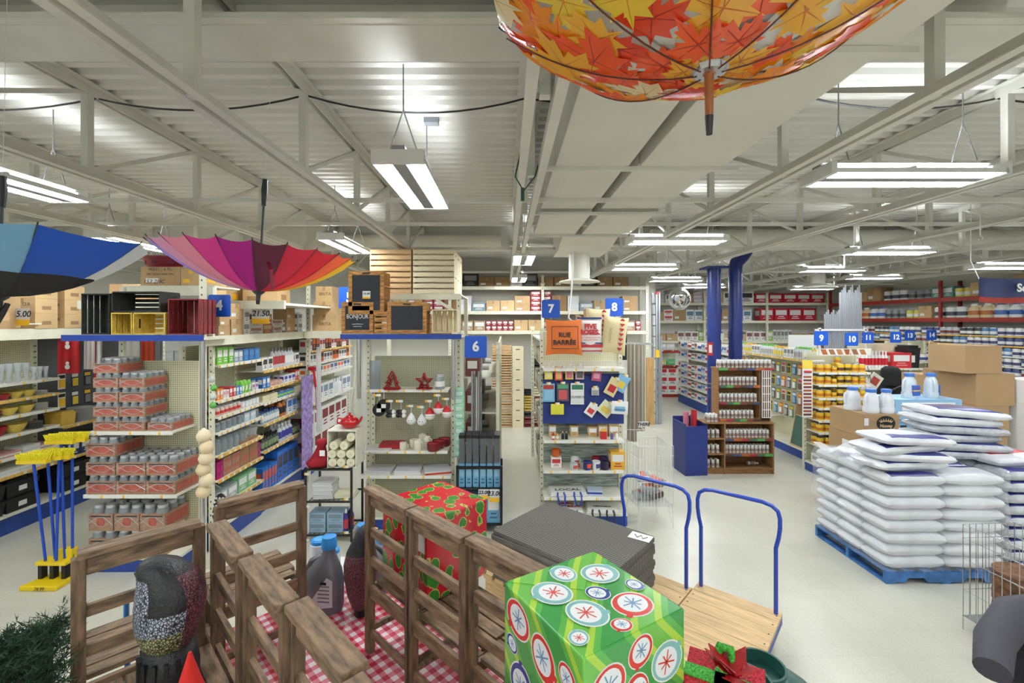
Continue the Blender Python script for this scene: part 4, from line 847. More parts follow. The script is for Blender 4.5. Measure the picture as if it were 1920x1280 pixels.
prod('folded', (.3, .24, .06), (C(160, 24, 40), C(180, 40, 50)), 'red packed napkin stack', 'on the mug shelf', (W(730, 0, 5.95).x, 6.1, SH2), .05)
prod('folded', (.3, .2, .02), (WHITE, C(225, 225, 228)), 'flat white paper pack', 'lying at the front edge of the mug shelf', (W(712, 0, 5.95).x, 5.95, SH2), .02)
IV = C(232, 226, 206)
for i, (px, y, hh) in enumerate(((756, 5.95, .1), (775, 6.05, .11), (783, 5.93, .14), (800, 6.05, .15), (792, 6.14, .16))):
    prod('cup', (.1 if i != 0 else .09, .1, hh), (IV, WHITE, IV), ('short', 'plain', 'tall', 'stacked tall', 'rearmost tall')[i] + ' ivory mug', 'on the mug and candle shelf', (W(px, 0, y).x, y, SH2), -.2)
for i, (px, y) in enumerate(((813, 5.93), (822, 6.05), (833, 6.16))):
    t = thing('jar_candle', ('front', 'middle', 'rear')[i] + ' dark red candle of three on the mug shelf', 'candle', (W(px, 0, y).x, y, SH2), 0)
    MB().lathe([(.075, 0), (.085, .02), (.085, .1), (.078, .1), (.076, .085), (0, .085)], mat('candle_red', (120, 16, 28), .2, coat=.3), 18).obj('cup', t, smooth=40); MB().lathe([(.074, .085), (.074, .09), (0, .09)], C(170, 40, 50), 16).obj('wax', t)
for i, (px, c1) in enumerate(((712, PK), (765, PK), (818, C(205, 60, 36)))): prod('folded', (.34, .3, .045), (c1, C(215, 215, 220)), ('clear bag of white tablecloth', 'clear bag of grey tablecloth', 'orange and white tablecloth pack')[i], 'on the lowest visible endcap 6 shelf', (W(px, 0, 6.0).x, 6.06, .702), (-.05, .05, .25)[i])
# mint packages strip, grey panels to the right
for i in range(9): prod('pouch', (.14, .05, .13), (C(150, 196, 170), C(200, 225, 210)), 'mint green clip strip pouch', 'hanging beside the christmas endcap', W(861, 745 + i * 14, 5.95), random.uniform(-.3, .3), group='mint green clip strip pouches hanging beside the christmas endcap')
g6 = Unit('gondola_shelf', 'cream home decor shelf run behind the christmas endcap facing the wide aisle', (-.62, 8.9, 0), -PI / 2, 2.45, 2.4, [(1.9, RAIL), (1.4, RAIL), (.95, RAIL), (.5, RAIL)], .5, .17, .52, tags=6)
S = g6.fill
for z, d in ((1.9, 'upper'), (1.4, 'second'), (.95, 'third'), (.5, 'fourth'), (.17, 'base')):
    S(z, [('roll', (.08, .3, .08), (C(200, 200, 198), WHITE, GREY), 'grey rod bundle', 3), ('carton', (.12, .2, .3), (C(190, 180, 160), WHITE), 'beige blind carton', 3), ('carton', (.1, .2, .25), (C(60, 90, 150), WHITE), 'blue blind carton', 2), ('carton', (.12, .2, .28), (C(120, 60, 56), WHITE), 'maroon blind carton', 2)], 'on the %s home decor shelf behind endcap 6' % d)
gp = thing('curtain_rod_bundle', 'bundle of upright grey curtain rods strapped beside the wide aisle', 'rod bundle', (W(893, 0, 6.3).x, 6.33, 0))
for i in range(10): MB().tube([((i % 5) * .03 - .06, (i // 5) * .035, 0), ((i % 5) * .03 - .06, (i // 5) * .035, 2.0 - (i % 3) * .04)], .013, (C(170, 170, 168), C(120, 122, 124), C(200, 198, 194))[i % 3], 8).obj('rod', gp, smooth=40)
MB().box(-.09, .1, -.02, .06, .75, .78, BLACK).obj('strap', gp)
# black stand with light blue film boxes
bs = thing('display_stand', 'low black metal stand holding light blue boxes next to the christmas endcap', 'stand', (W(857, 0, 5.75).x, 5.78, 0))
for x in (0, .56):
    for y in (0, .3): MB().box(x - .015, x + .015, y - .015, y + .015, 0, .86, BW).obj('leg', bs)
for z in (.12, .58): MB().box(-.015, .575, -.015, .315, z - .02, z, BW).obj('tray', bs)
MB().box(-.015, .575, -.018, -.012, .82, .86, BW).obj('front_bar', bs)
for i in range(6):
    for r in range(3):
        o = O('film_kit_box', pmesh('carton', .075, .075, .3, C(110, 170, 205), C(140, 190, 215), C(60, 100, 130)), None, (bs.location.x + .055 + i * .09, 5.83 + r * .085, .582), 0, 'slim light blue window film box in the %s row of the black stand' % ('front', 'middle', 'rear')[r], 'box', 'window film boxes in the %s row of the stand' % ('front', 'middle', 'rear')[r])
        MB().box(-.036, .036, -.036, .036, .3, .62, mat('clear_sleeve', (120, 124, 128), .1, alpha=.6)).obj('clear_sleeve', o); MB().box(-.038, .038, -.038, .038, .62, .66, BLACK).obj('cap', o)
for i in range(3): 
    o = prod('carton', (.17, .2, .36), (C(110, 170, 205), WHITE, C(60, 100, 130)), 'wide light blue film box', 'on the lower tray of the black stand', (bs.location.x + .1 + i * .18, 5.9, .122))
price(897, 917, 917, 935, 5.68, '23.00', 'price card reading 23 on the black stand'); price(918, 936, 917, 941, 5.68, '23.00', 'price card reading 23 with yellow band on the black stand')
# ---------------------------------------------------------------- endcap 8: souvenirs
e8 = Unit('endcap_shelf', 'cream endcap with blue panel carrying souvenir pillows, magnets and mugs', (.49, 5.95, 0), 0, 1.1, 2.55,
          [(2.07, RAIL, 0.0, 1.1, .34), (1.12, RAIL, .0, 1.07, .36), (.72, RAIL, .0, 1.06, .36), (.38, RAIL, .0, 1.07, .4)], .42, .17, .44, tags=4)
WALLP = mat('weathered_plank_print', (150, 160, 152), .7, var=.3, vs=6, stretch=(1, 1, 12))
MB().box(.03, 1.07, .405, .415, .2, 1.25, WALLP).obj('printed_back', e8.t); MB().box(.0, 1.1, .2, .21, 1.31, 1.99, PEGB).obj('blue_panel', e8.t)
def pillow(px, py, w, h, m, label, rx, ry, extra=None, Y=5.85):
    c = W(px, py, Y); t = thing('throw_pillow', label, 'pillow', c, 0, rot=(rx, ry, 0)); g = MB(); n = 10
    for sd in (-1, 1):
        for i in range(n + 1):
            for j in range(n + 1):
                u = i / n; v = j / n; bl = (16 * u * (1 - u) * v * (1 - v)) ** .45; pin = 1 - .07 * (4 * u * (1 - u) - 0) * (1 if False else 1)
                px_ = (u - .5) * w * (1 - .08 * 4 * v * (1 - v) * (abs(u - .5) * 2) ** 3); pz = (v - .5) * h * (1 - .08 * 4 * u * (1 - u) * (abs(v - .5) * 2) ** 3)
                g.v.append((px_, sd * .07 * bl, pz))
    N = (n + 1) ** 2; q = g.mi(m)
    for sd in (0, 1):
        for i in range(n):
            for j in range(n): a = sd * N + i * (n + 1) + j; f = (a, a + n + 1, a + n + 2, a + 1); g.f.append(f if sd == 0 else f[::-1]); g.m.append(q)
    g.obj('cushion', t, smooth=80); return t
ORG = mat('orange_fabric', (226, 118, 54), .8, bump=.15, bs=200)
p = pillow(1057, 632, .47, .46, ORG, 'orange square pillow printed RUE BARRÉE', -.12, 0, Y=5.78)
for (a, b_) in (((-.16, -.15), (.17, -.15)), ((.17, -.15), (.17, .13)), ((.17, .13), (-.16, .13)), ((-.16, .13), (-.16, -.15))): MB().bar((a[0], -.078, a[1]), (b_[0], -.078, b_[1]), .003, .007, BLACK).obj('printed_border', p)
text('RUE', .085, BLACK, p, (.0, -.082, .02), bold=.002); text('BARRÉE', .085, BLACK, p, (0.0, -.08, -.075), bold=.002)
CWH = mat('white_fabric', (236, 234, 230), .8, bump=.1, bs=200)
p = pillow(1105, 629, .35, .48, CWH, 'white flour sack pillow with red lettering and blue and red bands', -.1, 0, Y=5.87)
RD = C(190, 36, 44); NV = C(40, 56, 130)
text('FIVE', .085, RD, p, (0, -.085, .11), bold=.005); text('ROSES.', .085, RD, p, (-.01, -.085, .035), bold=.005); text('ALL PURPOSE ENRICHED', .022, RD, p, (0, -.085, -.03)); text('BLEACHED FLOUR', .022, RD, p, (0, -.085, -.06))
for z, m, hh in ((.215, NV, .02), (-.11, NV, .018), (-.155, RD, .04), (-.205, RD, .016)): MB().prism([(-.155, z), (.155, z), (.155, z + hh), (-.155, z + hh)], .06, m, (0, -.06 if abs(z) < .17 else -.035, 0)).obj('printed_band', p)
BEG = mat('beige_linen', (228, 212, 166), .85, bump=.15, bs=200)
for k, (px, py, ry, lab, Y) in enumerate(((1152, 628, .14, 'beige linen pillow with a column of red arrows', 5.86), (1120, 612, .06, 'beige linen pillow leaning behind the white flour sack pillow', 6.02))):
    p = pillow(px, py, .33, .5, BEG, lab, -.1, ry, Y=Y)
    for i in range(7): MB().prism([(-.028, .012), (.028, .012), (.028, .0), (0, -.026), (-.028, .0)] if i else [(-.028, -.012), (.028, -.012), (.028, 0), (0, .026), (-.028, 0)], .01, RD, (.07, -.074 if 0 < i < 6 else -.062, .2 - i * .062)).obj('red_arrow', p)
    text('FASHION', .045, C(150, 140, 100), p, (-.07, -.076, -.02), roll=PI / 2)
# clear acrylic lip in front
MB().box(0, 1.08, -.006, 0, 0, .1, mat('acrylic_ribbed', (235, 235, 235), .1, alpha=.25)).obj('acrylic_lip', e8.t, (0, .078, 2.074))
# hanging souvenir cards on blue panel
def scard(px0, px1, py0, py1, cols, label, tilt=0, words=None, wc=None, Y=6.1, kind='flat'):
    a, b = W(px0, py1, Y), W(px1, py0, Y); w, h = b.x - a.x, b.z - a.z
    o = O('souvenir_package', pmesh(kind, w, .025, h, *cols), None, ((a.x + b.x) / 2, Y, a.z), 0, label, 'souvenir', rot=(0, tilt, 0))
    MB().box(-.004, .004, 0, .06, h - .03, h - .02, CHROME).obj('peg_hook', o); O('price_tag', TAGM[0], o, (0, -.01, h + .005))
    if words: text(words, h * .16, wc or BLACK, o, (0, -.02 if kind == 'flat' else -.016, h * .35)); 
    return o
CYM = C(232, 210, 70); LB = C(130, 185, 220)
scard(1021, 1036, 684, 711, (CYM, C(235, 225, 160), WHITE), 'yellow souvenir magnet card on the blue panel'); scard(1040, 1055, 686, 713, (C(200, 70, 40), C(240, 180, 120), YEL), 'red orange souvenir magnet card on the blue panel')
scard(1060, 1075, 684, 711, (CYM, C(210, 120, 150), WHITE), 'yellow and pink souvenir magnet card'); scard(1079, 1095, 684, 711, (C(220, 180, 190), C(90, 90, 90), WHITE), 'pale pink souvenir magnet card')
scard(1017, 1040, 719, 753, (LB, C(150, 200, 230), C(180, 60, 50)), 'light blue souvenir sticker sheet'); scard(1044, 1067, 718, 752, (C(80, 80, 96), C(200, 90, 90), C(90, 160, 120)), 'dark souvenir pin card with round pins'); scard(1070, 1095, 718, 758, (WHITE, C(235, 238, 236), C(50, 120, 90)), 'white souvenir tea towel printed OUVERTE', words='OUVERTE', wc=C(40, 80, 70))
scard(1108, 1127, 690, 714, (C(190, 90, 120), C(220, 160, 180), C(170, 70, 100)), 'pink souvenir key ring bag', .1, kind='pouch'); scard(1129, 1152, 706, 740, (C(228, 212, 160), RD, C(228, 212, 160)), 'beige souvenir pouch with red arrows hanging tilted', .5, kind='pouch')
scard(1146, 1170, 700, 732, (LB, C(230, 200, 80), C(200, 80, 120)), 'blue souvenir pouch hanging tilted beside the beige one', .5, kind='pouch'); scard(1109, 1123, 726, 741, (C(190, 190, 190), C(160, 160, 160), WHITE), 'small silver souvenir charm card')
scard(1032, 1058, 757, 777, (C(225, 220, 70), C(225, 220, 70), BLACK), 'yellow souvenir pouch below the sticker sheets', kind='pouch'); scard(1092, 1112, 754, 778, (WHITE, C(200, 60, 60), WHITE), 'white souvenir coaster with red print hanging tilted', .6, kind='pouch'); scard(1114, 1142, 750, 776, (C(224, 226, 190), C(230, 200, 90), C(215, 215, 60)), 'pale souvenir cloth with lemons', .7, kind='pouch')
scard(1145, 1178, 752, 776, (WHITE, LB, LB), 'white souvenir pouch printed DÉPANNEUR', .05, 'DÉPANNEUR', NV, kind='pouch', Y=6.0)
for px, c1, c2, l in ((1038, RD, RD, 'red ketchup bottle ornament'), (1046, C(235, 180, 40), C(235, 180, 40), 'yellow mustard bottle ornament')): prod('bottle', (.04, .04, .09), (c1, WHITE, c2), l, 'on the small gift shelf', (W(px, 0, 6.0).x, 6.05, 1.122))
for i, (px, w, h) in enumerate(((1037, .1, .16), (1078, .11, .15), (1113, .12, .13), (1132, .13, .16), (1153, .14, .16))): prod('carton', (w, .1, h), (CARD2, WHITE, CARD3), ('square', 'round label', 'low', 'wide', 'deep')[i] + ' kraft gift box', 'on the small gift shelf', (W(px, 0, 6.15).x, 6.25, 1.122))
ff = thing('fries_ornament', 'red fries carton ornament with yellow fries on the gift shelf', 'ornament', (W(1134, 0, 6.0).x, 6.08, 1.122)); MB().box(-.04, .04, -.02, .02, 0, .1, RD).obj('carton', ff)
for i in range(6): MB().box(-.036 + i * .012, -.026 + i * .012, -.01, .01, .1, .13 + (i % 3) * .012, C(240, 200, 70)).obj('fry', ff)
for i, (px, c1, c2) in enumerate(((1056, BLACK, C(220, 170, 130)), (1063, BLACK, C(220, 170, 130)), (1149, C(90, 90, 150), WHITE), (1158, WHITE, C(200, 160, 120)))): prod('bottle', (.04, .04, .1), (c1, c1, c2), ('black figurine with pale head', 'second black figurine with pale head', 'blue and white figurine', 'white figurine with tan head')[i], 'on the small gift shelf', (W(px, 0, 6.02).x, 6.07, 1.122), name='figurine', cat='figurine')
for i, (px, y, c, c2, hh, l) in enumerate(((1042, 6.2, C(220, 110, 40), WHITE, .1, 'orange mug on a white box'), (1078, 6.2, WHITE, C(190, 60, 60), .12, 'white printed mug'), (1076, 6.05, C(200, 210, 210), C(200, 60, 50), .09, 'round red handled bowl mug'), (1101, 6.05, C(44, 52, 120), C(225, 80, 50), .115, 'navy mug with orange sun'), (1118, 6.05, WHITE, C(60, 60, 130), .115, 'white mug with yellow handle'), (1134, 6.05, C(40, 30, 66), WHITE, .115, 'deep purple mug'), (1117, 6.2, C(140, 30, 50), WHITE, .13, 'maroon mug at the back'), (1131, 6.2, C(60, 50, 80), WHITE, .13, 'dark mug at the back'))):
    z0 = .722 + (.135 if i == 0 else 0); prod('cup', (.11, .11, hh), (c, c2, YEL if 'yellow' in l else (RD if 'red h' in l else c)), l, 'on the souvenir mug shelf', (W(px, 0, y).x, y, z0), .3)
prod('carton', (.14, .14, .133), (WHITE, C(190, 60, 60)), 'white souvenir mug box', 'under the orange mug', (W(1042, 0, 6.2).x, 6.2, .722))
cn = prod('carton', (.19, .16, .23), (C(232, 176, 60), WHITE, C(170, 40, 30)), 'yellow biscuit tin with red picture', 'at the end of the souvenir mug shelf', (W(1157, 0, 6.1).x, 6.13, .722))
def tote(loc, w, d, hm, label, words, wcol, rz=0, size=.06):
    t = thing('tote_bag', label, 'tote bag', loc, rz); g = MB(); g.box(-w / 2, w / 2, -d / 2, d / 2, 0, .025, CWH); g.box(-w / 2 + .01, w / 2 - .01, -d / 2 + .01, d / 2 - .01, .025, .045, CWH); g.obj('folded_canvas', t, bev=.008)
    for s in (-1, 1): MB().tube([(s * w * .22 - .04, -d / 2 + .02, .048), (s * w * .22 - .05, -d / 2 - .03, .02), (s * w * .22 - .02, -d / 2 - .05, -.1), (s * w * .22 + .04, -d / 2 - .05, -.1), (s * w * .22 + .05, -d / 2 - .03, .02), (s * w * .22 + .04, -d / 2 + .02, .048)], .012, hm, 6).obj('handle', t, smooth=60)
    text(words, size, wcol, t, (0, -.02, .047), 'print', tilt=0, bold=.002); return t
BLH = C(36, 66, 160)
tote((.82, 6.14, .382), .5, .3, BLH, 'canvas tote bag printed LOCAL with blue handles on the shelf', 'LOCAL', BLACK, .05, .11)
prod('folded', (.2, .16, .07), (C(190, 205, 225), BLH), 'pale blue folded tote', 'beside the printed canvas tote', (1.18, 6.1, .382), -.1)
tote((.78, 6.1, .172), .46, .36, BLH, 'canvas tote bag with skyline print MONTRÉAL on the base', 'MONTRÉAL', RD, .0, .085)
tote((1.28, 6.1, .172), .42, .34, BLACK, 'canvas tote bag with black handles on the souvenir base', 'DÉPANNEUR', C(60, 60, 60), -.1, .04)
sk = [o for o in COL.objects if o.name.startswith('tote_bag')][1]; MB().prism([(-.12, 0), (.12, 0), (.1, .03), (.05, .04), (.02, .07), (-.04, .05), (-.08, .035)], .002, C(200, 70, 100), (.02, .06, .045), ((1, 0, 0), (0, 1, 0), (0, 0, 1))).obj('skyline_print', sk)
sign('7', 1033, 579, 6.1, .245, 'blue aisle sign with white number 7 above the orange pillow', br=(.05, .35, -.35)); sign('8', 1152, 576, 6.3, .25, 'blue aisle sign with white number 8 above the beige pillow', br=(-.05, .2, -.46))
# curtain fabrics hanging to the right of endcap 8
for i, (px, wv) in enumerate(((1185, .03), (1200, .025))):
    textile(px - 9, px + 9, 645 - i * 2, 828 - i * 20, 6.3 + i * .2, mat('taupe_fabric', (176, 168, 154), .9), ('long taupe curtain hanging beside the souvenir endcap', 'second taupe curtain just behind the first')[i], 'hanging_curtain', wv)
g8 = Unit('gondola_shelf', 'cream hardware gondola behind the souvenir endcap facing the narrow aisle', (.55, 9.2, 0), -PI / 2, 2.7, 2.5, [(2.0, RAIL), (1.5, RAIL), (1.0, RAIL), (.55, RAIL)], .45, .17, .5, tags=6) if False else None
r8 = thing('overstock_rack', 'cream slotted rack frame with shelf over the souvenir endcap', 'rack', (.5, 6.45, 0)); um8 = slotted(2.6, .06)
for x in (0.02, 1.12):
    for y in (0.03, 2.6): O('upright', um8, r8, (x, y, 0))
MB().box(0, 1.15, 0, 2.6, 2.4, 2.43, CREAMSH).obj('deck', r8)
for y in (-.13, .07): MB().tube([(1.1, y, 2.38), (1.55, y, 2.38)], .012, CHROME, 8).obj('curtain_arm', r8)
MB().box(0, 1.15, -.02, 0, 2.36, 2.46, CREAM).obj('beam', r8)
for z in (.3, .9, 1.5, 2.0): MB().box(.05, 1.1, .1, 2.55, z - .02, z, CREAMSH).obj('shelf_board', r8)
for z in (.3, .9, 1.5, 2.0):
    for k in range(6):
        for xs, rz in ((.12, -PI / 2), (1.0, PI / 2)): prod('carton', (.3, .2, .3 if z < 2 else .24), ((C(190, 185, 170), C(120, 120, 110), C(210, 200, 180))[k % 3], WHITE), ('stone grey', 'dark taupe', 'sand')[k % 3] + ' hardware carton', 'inside the rack behind the souvenir endcap', (.5 + xs + .03, 6.75 + k * .38, z + .001), rz)
ob = thing('open_carton', 'open cardboard carton with raised flaps between signs 7 and 8', 'box', (W(1125, 0, 6.9).x, 7.0, 2.431)); MB().box(-.2, .2, -.18, .18, 0, .28, CARD).obj('body', ob)
MB().bar((0, -.18, .28), (0, -.3, .4), .4, .006, CARD2).obj('flap', ob); MB().bar((0, .18, .28), (0, .22, .46), .4, .006, CARD3).obj('flap', ob)
for s in (-1, 1): MB().bar((s * .2, 0, .28), (s * .34, 0, .36), .34, .006, CARD2).obj('flap', ob)
prod('case', (.3, .25, .25), (CARD, TAPE, WHITE), 'brown carton', 'behind aisle sign 7', (W(1065, 0, 6.8).x, 6.9, 2.431), .1); prod('case', (.24, .25, .16), (CARD2, TAPE, WHITE), 'tan low carton', 'beside the open carton', (W(1088, 0, 6.6).x, 6.65, 2.431), -.2)
cord = MB().tube([(.98, 6.7, 3.735), (.96, 6.68, 3.2), (.9, 6.6, 2.75), (1.0, 6.4, 2.62), (1.15, 6.45, 2.6)], .012, WHITE, 6).obj('extension_cord', smooth=60, label='white power cord dropping from the duct behind sign 7', cat='cord')
# white wire bin
wb = thing('wire_bin', 'square white wire bin filled with clear bags next to the souvenir endcap', 'bin', (W(1215, 0, 6.1).x, 6.1, 0), .12); a = .24
for z in (.3, .62, .95, 1.08): MB().tube([(-a, -a, z), (a, -a, z), (a, a, z), (-a, a, z)], .007, WIRE, 5, closed=True).obj('wire_ring', wb)
vm = MB().tube([(0, 0, .3), (0, 0, 1.08)], .004, WIRE, 4).mesh('vertical_wire')
for i in range(12):
    f = -a + 2 * a * i / 11
    for (x, y) in ((f, -a), (f, a), (-a, f), (a, f)): O('vertical_wire', vm, wb, (x, y, 0))
for sx in (-1, 1):
    for sy in (-1, 1): MB().tube([(sx * a * .95, sy * a * .95, .3), (sx * a, sy * a, 0)], .006, WIRE, 5).tube([(sx * a * .7, sy * a * .95, .3), (sx * a, sy * a, 0)], .004, WIRE, 5).obj('leg', wb)
MB().box(-a, a, -a, a, .3, .305, mat('wire_floor', (215, 215, 212), .4, alpha=.5)).obj('bottom_grid', wb)
for i, (x, y, z, c1) in enumerate(((-.1, 0, .31, GLASSD), (.1, .05, .31, C(90, 70, 64)), (0, -.08, .42, GLASSD), (-.08, .1, .52, C(200, 205, 212)), (.1, -.05, .5, C(150, 120, 100)))):
    prod('bag', (.26, .2, .12), (c1, C(150, 150, 150), C(200, 90, 60)), ('clear', 'brown', 'second clear', 'silver', 'tan')[i] + ' crinkled bag', 'inside the white wire bin', (wb.location.x + x * .7, wb.location.y + y * .7, z), .5 * i)
price(1197, 1216, 790, 806, 6.0, 'THERE', 'small white and red card on the wire arm beside the souvenir shelf', False)
MB().tube([(0, 0, 0), (.5, 0, 0)], .004, WIRE, 5).obj('wire_arm', e8.t, (1.07, .07, W(0, 806, 6.0).z))
# ---------------------------------------------------------------- back partition racks with crates
MB().box(4.05, 4.17, YP, YB, 0, ZD, WALLM).obj('wall_side', kind='structure')
def prack(name, label, o, rz, L, beams, depth, ups, H_, bm=CREAM, um_m=CREAM, bh=.09):
    f = Frame(o, rz); t = thing(name, label, 'rack', o, rz); um = slotted(H_, .07, .06, um_m)
    for x in ups:
        O('upright', um, t, (x, .02, 0)); MB().box(x - .035, x + .035, depth - .06, depth, 0, H_, um_m).obj('rear_upright', t)
        MB().bar((x, .05, .3), (x, depth - .05, 1.2), .02, .02, um_m).obj('brace', t)
    for z in beams:
        sh = MB().box(0, L, 0, .04, z - bh, z, bm).obj('beam', t); MB().box(0, L, .04, depth, z - .02, z, CREAMSH).obj('deck', sh)
    f.t = t; return f
def stock(f, z, items, where, x0, x1, front=.08, gap=.02):
    x = x0; i = 0
    while True:
        k, d, c, desc, n, hi = items[i % len(items)]; i += 1
        if x + d[0] > x1: break
        for _ in range(n):
            if x + d[0] > x1: break
            for q in range(hi): prod(k, d, c, desc, where, f.w(x + d[0] / 2, front + d[1] / 2 + random.uniform(0, .03), z + .001 + q * (d[2] + .001)), f.rz + random.uniform(-.015, .015))
            x += d[0] + gap
RW = (C(150, 30, 44), WHITE); KR = ('case', (.36, .35, .28), (CARD2, TAPE, WHITE), 'kraft carton', 2, 1)
pb_ = prack('overstock_rack', 'long cream pallet rack against the back partition with cartons', (-4.2, 11.95, 0), 0, 7.95, (2.45, 2.97, 3.62), .6, (.03, 2.7, 5.15, 7.9), 3.9)
stock(pb_, 2.45, [KR, ('carton', (.3, .3, .26), (C(170, 140, 110), WHITE), 'printed kraft carton', 2, 1), ('carton', (.13, .3, .13), RW, 'maroon and white small carton', 5, 2)], 'on the lower beam of the back partition rack', .1, 7.9)
stock(pb_, 2.97, [('carton', (.3, .3, .4), (WHITE, C(225, 228, 232)), 'tall plain white carton', 1, 1), ('carton', (.36, .3, .22), (C(130, 150, 160), WHITE), 'grey blue carton', 1, 1), KR, ('case', (.4, .35, .2), (CARD, TAPE, WHITE), 'brown flat carton', 1, 2), ('carton', (.26, .3, .13), RW, 'maroon striped carton', 2, 4), ('case', (.4, .4, .42), (CARD3, TAPE, WHITE), 'dark brown carton', 1, 1)], 'on the middle beam of the back partition rack', .1, 7.9)
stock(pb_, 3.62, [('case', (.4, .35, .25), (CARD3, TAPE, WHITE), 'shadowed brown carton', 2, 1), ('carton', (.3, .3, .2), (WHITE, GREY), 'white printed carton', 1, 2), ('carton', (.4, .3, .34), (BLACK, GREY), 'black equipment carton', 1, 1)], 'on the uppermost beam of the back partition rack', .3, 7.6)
def cstack(px, ncr, dims, mats_, label, Y=11.55, rz=0, grp=None):
    z = .0; x = W(px, 0, Y).x
    for i in range(ncr):
        m = mats_[i % len(mats_)] if not callable(mats_) else mats_(i)
        crate(dims[0], dims[1], dims[2], m[0], '%s crate %s' % (m[1], label), (x, Y + dims[1] / 2, z), (0, 0, rz), '%s crates %s' % (m[1], label), ns=2 if dims[2] < .2 else 4, nb=2, gap=.022); z += dims[2] + .002
PT = lambda m, n: (m, n)
cstack(941, 8, (.49, .36, .26), [PT(PINET, 'pale slatted pine')], 'in the tall stack by the back partition'); cstack(971, 8, (.36, .29, .255), [PT(PINE, 'white pine end-on')], 'in the stack beside the tall crates', rz=PI / 2, Y=11.5)
SM = [PT(BUR, 'burgundy'), PT(BUR, 'burgundy'), PT(BLK, 'black'), PT(YLW, 'yellow'), PT(YLW, 'yellow'), PT(YLW, 'yellow'), PT(BLK, 'black')]
cstack(990.5, 7, (.2, .28, .135), SM, 'in the low coloured stack by the partition', Y=11.55)
cstack(1008, 7, (.26, .3, .26), [PT(BUR, 'burgundy'), PT(BUR, 'burgundy'), PT(BUR, 'burgundy'), PT(PINE, 'white'), PT(BLK, 'black'), PT(BLK, 'black'), PT(BLK, 'black')], 'in the coloured stack next to endcap 8', Y=11.6)
cstack(912, 6, (.3, .3, .13), [PT(PINET, 'flat pale pine')], 'in the low stack behind the rods', Y=11.7)
# fan / lamp hanging near sign 6
# ladder and wood trim at the partition end
ld = thing('ladder', 'folded aluminium ladder standing against the partition end', 'ladder', (3.93, 11.9, 0)); AL = mat('brushed_aluminium', (188, 192, 200), .35, .8)
for x, y in ((0, 0), (.07, 0), (.0, .32), (.14, .06)): MB().box(x - .02, x + .02, y - .03, y + .03, 0, 3.45 if x < .1 else 2.3, AL).obj('rail', ld)
for i in range(11): MB().box(-.02, .02, 0, .32, .25 + i * .29, .28 + i * .29, AL).obj('rung', ld)
MB().box(-.022, .072, -.032, .03, 1.75, 1.95, YEL).obj('warning_sticker', ld); MB().box(-.022, .072, -.033, .03, 3.4, 3.47, RD).obj('red_end_cap', ld)
MB().box(-.1, .1, -.02, .02, 0, 1.75, wood('oak_plank', (190, 150, 96), .1, 3, (8, 8, 1))).obj('wooden_plank', loc=(3.75, 11.85, 0), label='upright light oak plank next to the folded ladder', cat='plank')
# black panels behind curtains
MB().box(-.24, .24, -.02, .02, -.3, .3, BLACK).obj('black_panel', loc=(1.93, 8.2, 2.3), label='square black panel sample behind the taupe curtains', cat='panel')
# ---------------------------------------------------------------- far back wall
pw = prack('overstock_rack', 'long cream and red storage rack on the far back wall behind the mirror', (4.4, 16.7, 0), 0, 7.5, (1.98, 2.72, 3.38), .6, (.6, 2.9, 5.2, 7.45), 3.75)
RC_ = ('carton', (.5, .4, .34), (C(190, 28, 52), WHITE), 'crimson carton with white band', 5, 1)
stock(pw, 3.38, [('carton', (.35, .4, .7), (C(215, 215, 215), WHITE), 'tall white carton', 1, 1), ('carton', (.5, .4, .32), (WHITE, GREY), 'white carton', 1, 1), ('case', (.5, .4, .34), (CARD2, TAPE, WHITE), 'kraft carton', 1, 1), ('carton', (.36, .4, .14), (C(214, 196, 214), WHITE), 'lilac and white carton', 2, 4), ('carton', (.34, .4, .45), (C(225, 190, 70), WHITE), 'yellow carton', 1, 1), ('carton', (.55, .4, .42), (WHITE, DGREY), 'white printed carton', 2, 1)], 'on the top beam of the far back wall', 1.1, 4.75)
stock(pw, 3.38, [RC_], 'on the top beam of the far back wall', 4.8, 7.5)
stock(pw, 2.72, [('case', (.3, .4, .34), (CARD2, TAPE, WHITE), 'kraft carton', 1, 1), ('carton', (.34, .4, .2), (WHITE, C(200, 60, 60)), 'white and red carton', 1, 2), ('case', (.45, .4, .4), (CARD, TAPE, WHITE), 'brown carton', 1, 1), ('carton', (.3, .4, .4), (WHITE, C(90, 130, 150)), 'white and teal carton', 2, 1)], 'on the middle beam of the far back wall', 1.1, 4.9)
stock(pw, 2.72, [('carton', (.5, .4, .46), (C(190, 28, 52), WHITE), 'tall crimson carton', 5, 1)], 'on the middle beam of the far back wall', 5.0, 7.5)
stock(pw, 1.98, [('case', (.4, .4, .25), (CARD2, TAPE, WHITE), 'low kraft carton', 2, 1), ('carton', (.24, .3, .34), (WHITE, C(130, 90, 80)), 'white binder carton', 3, 1), ('carton', (.2, .3, .36), (C(150, 190, 90), WHITE), 'green carton', 1, 1), ('carton', (.12, .3, .4), (C(225, 225, 220), GREY), 'slim white carton', 5, 1)], 'on the low beam of the far back wall', 1.1, 7.4)
lr = Unit('low_red_shelf', 'small red shelf with white and green packs at the far back wall', (W(1233, 0, 16.1).x, 16.1, 0), 0, .78, 1.75, [(1.67, REDST), (1.13, REDST)], .4, .14, .45, back=CREAMSH, shelfm=CREAMSH, basem=REDST, tags=2, railh=.1)
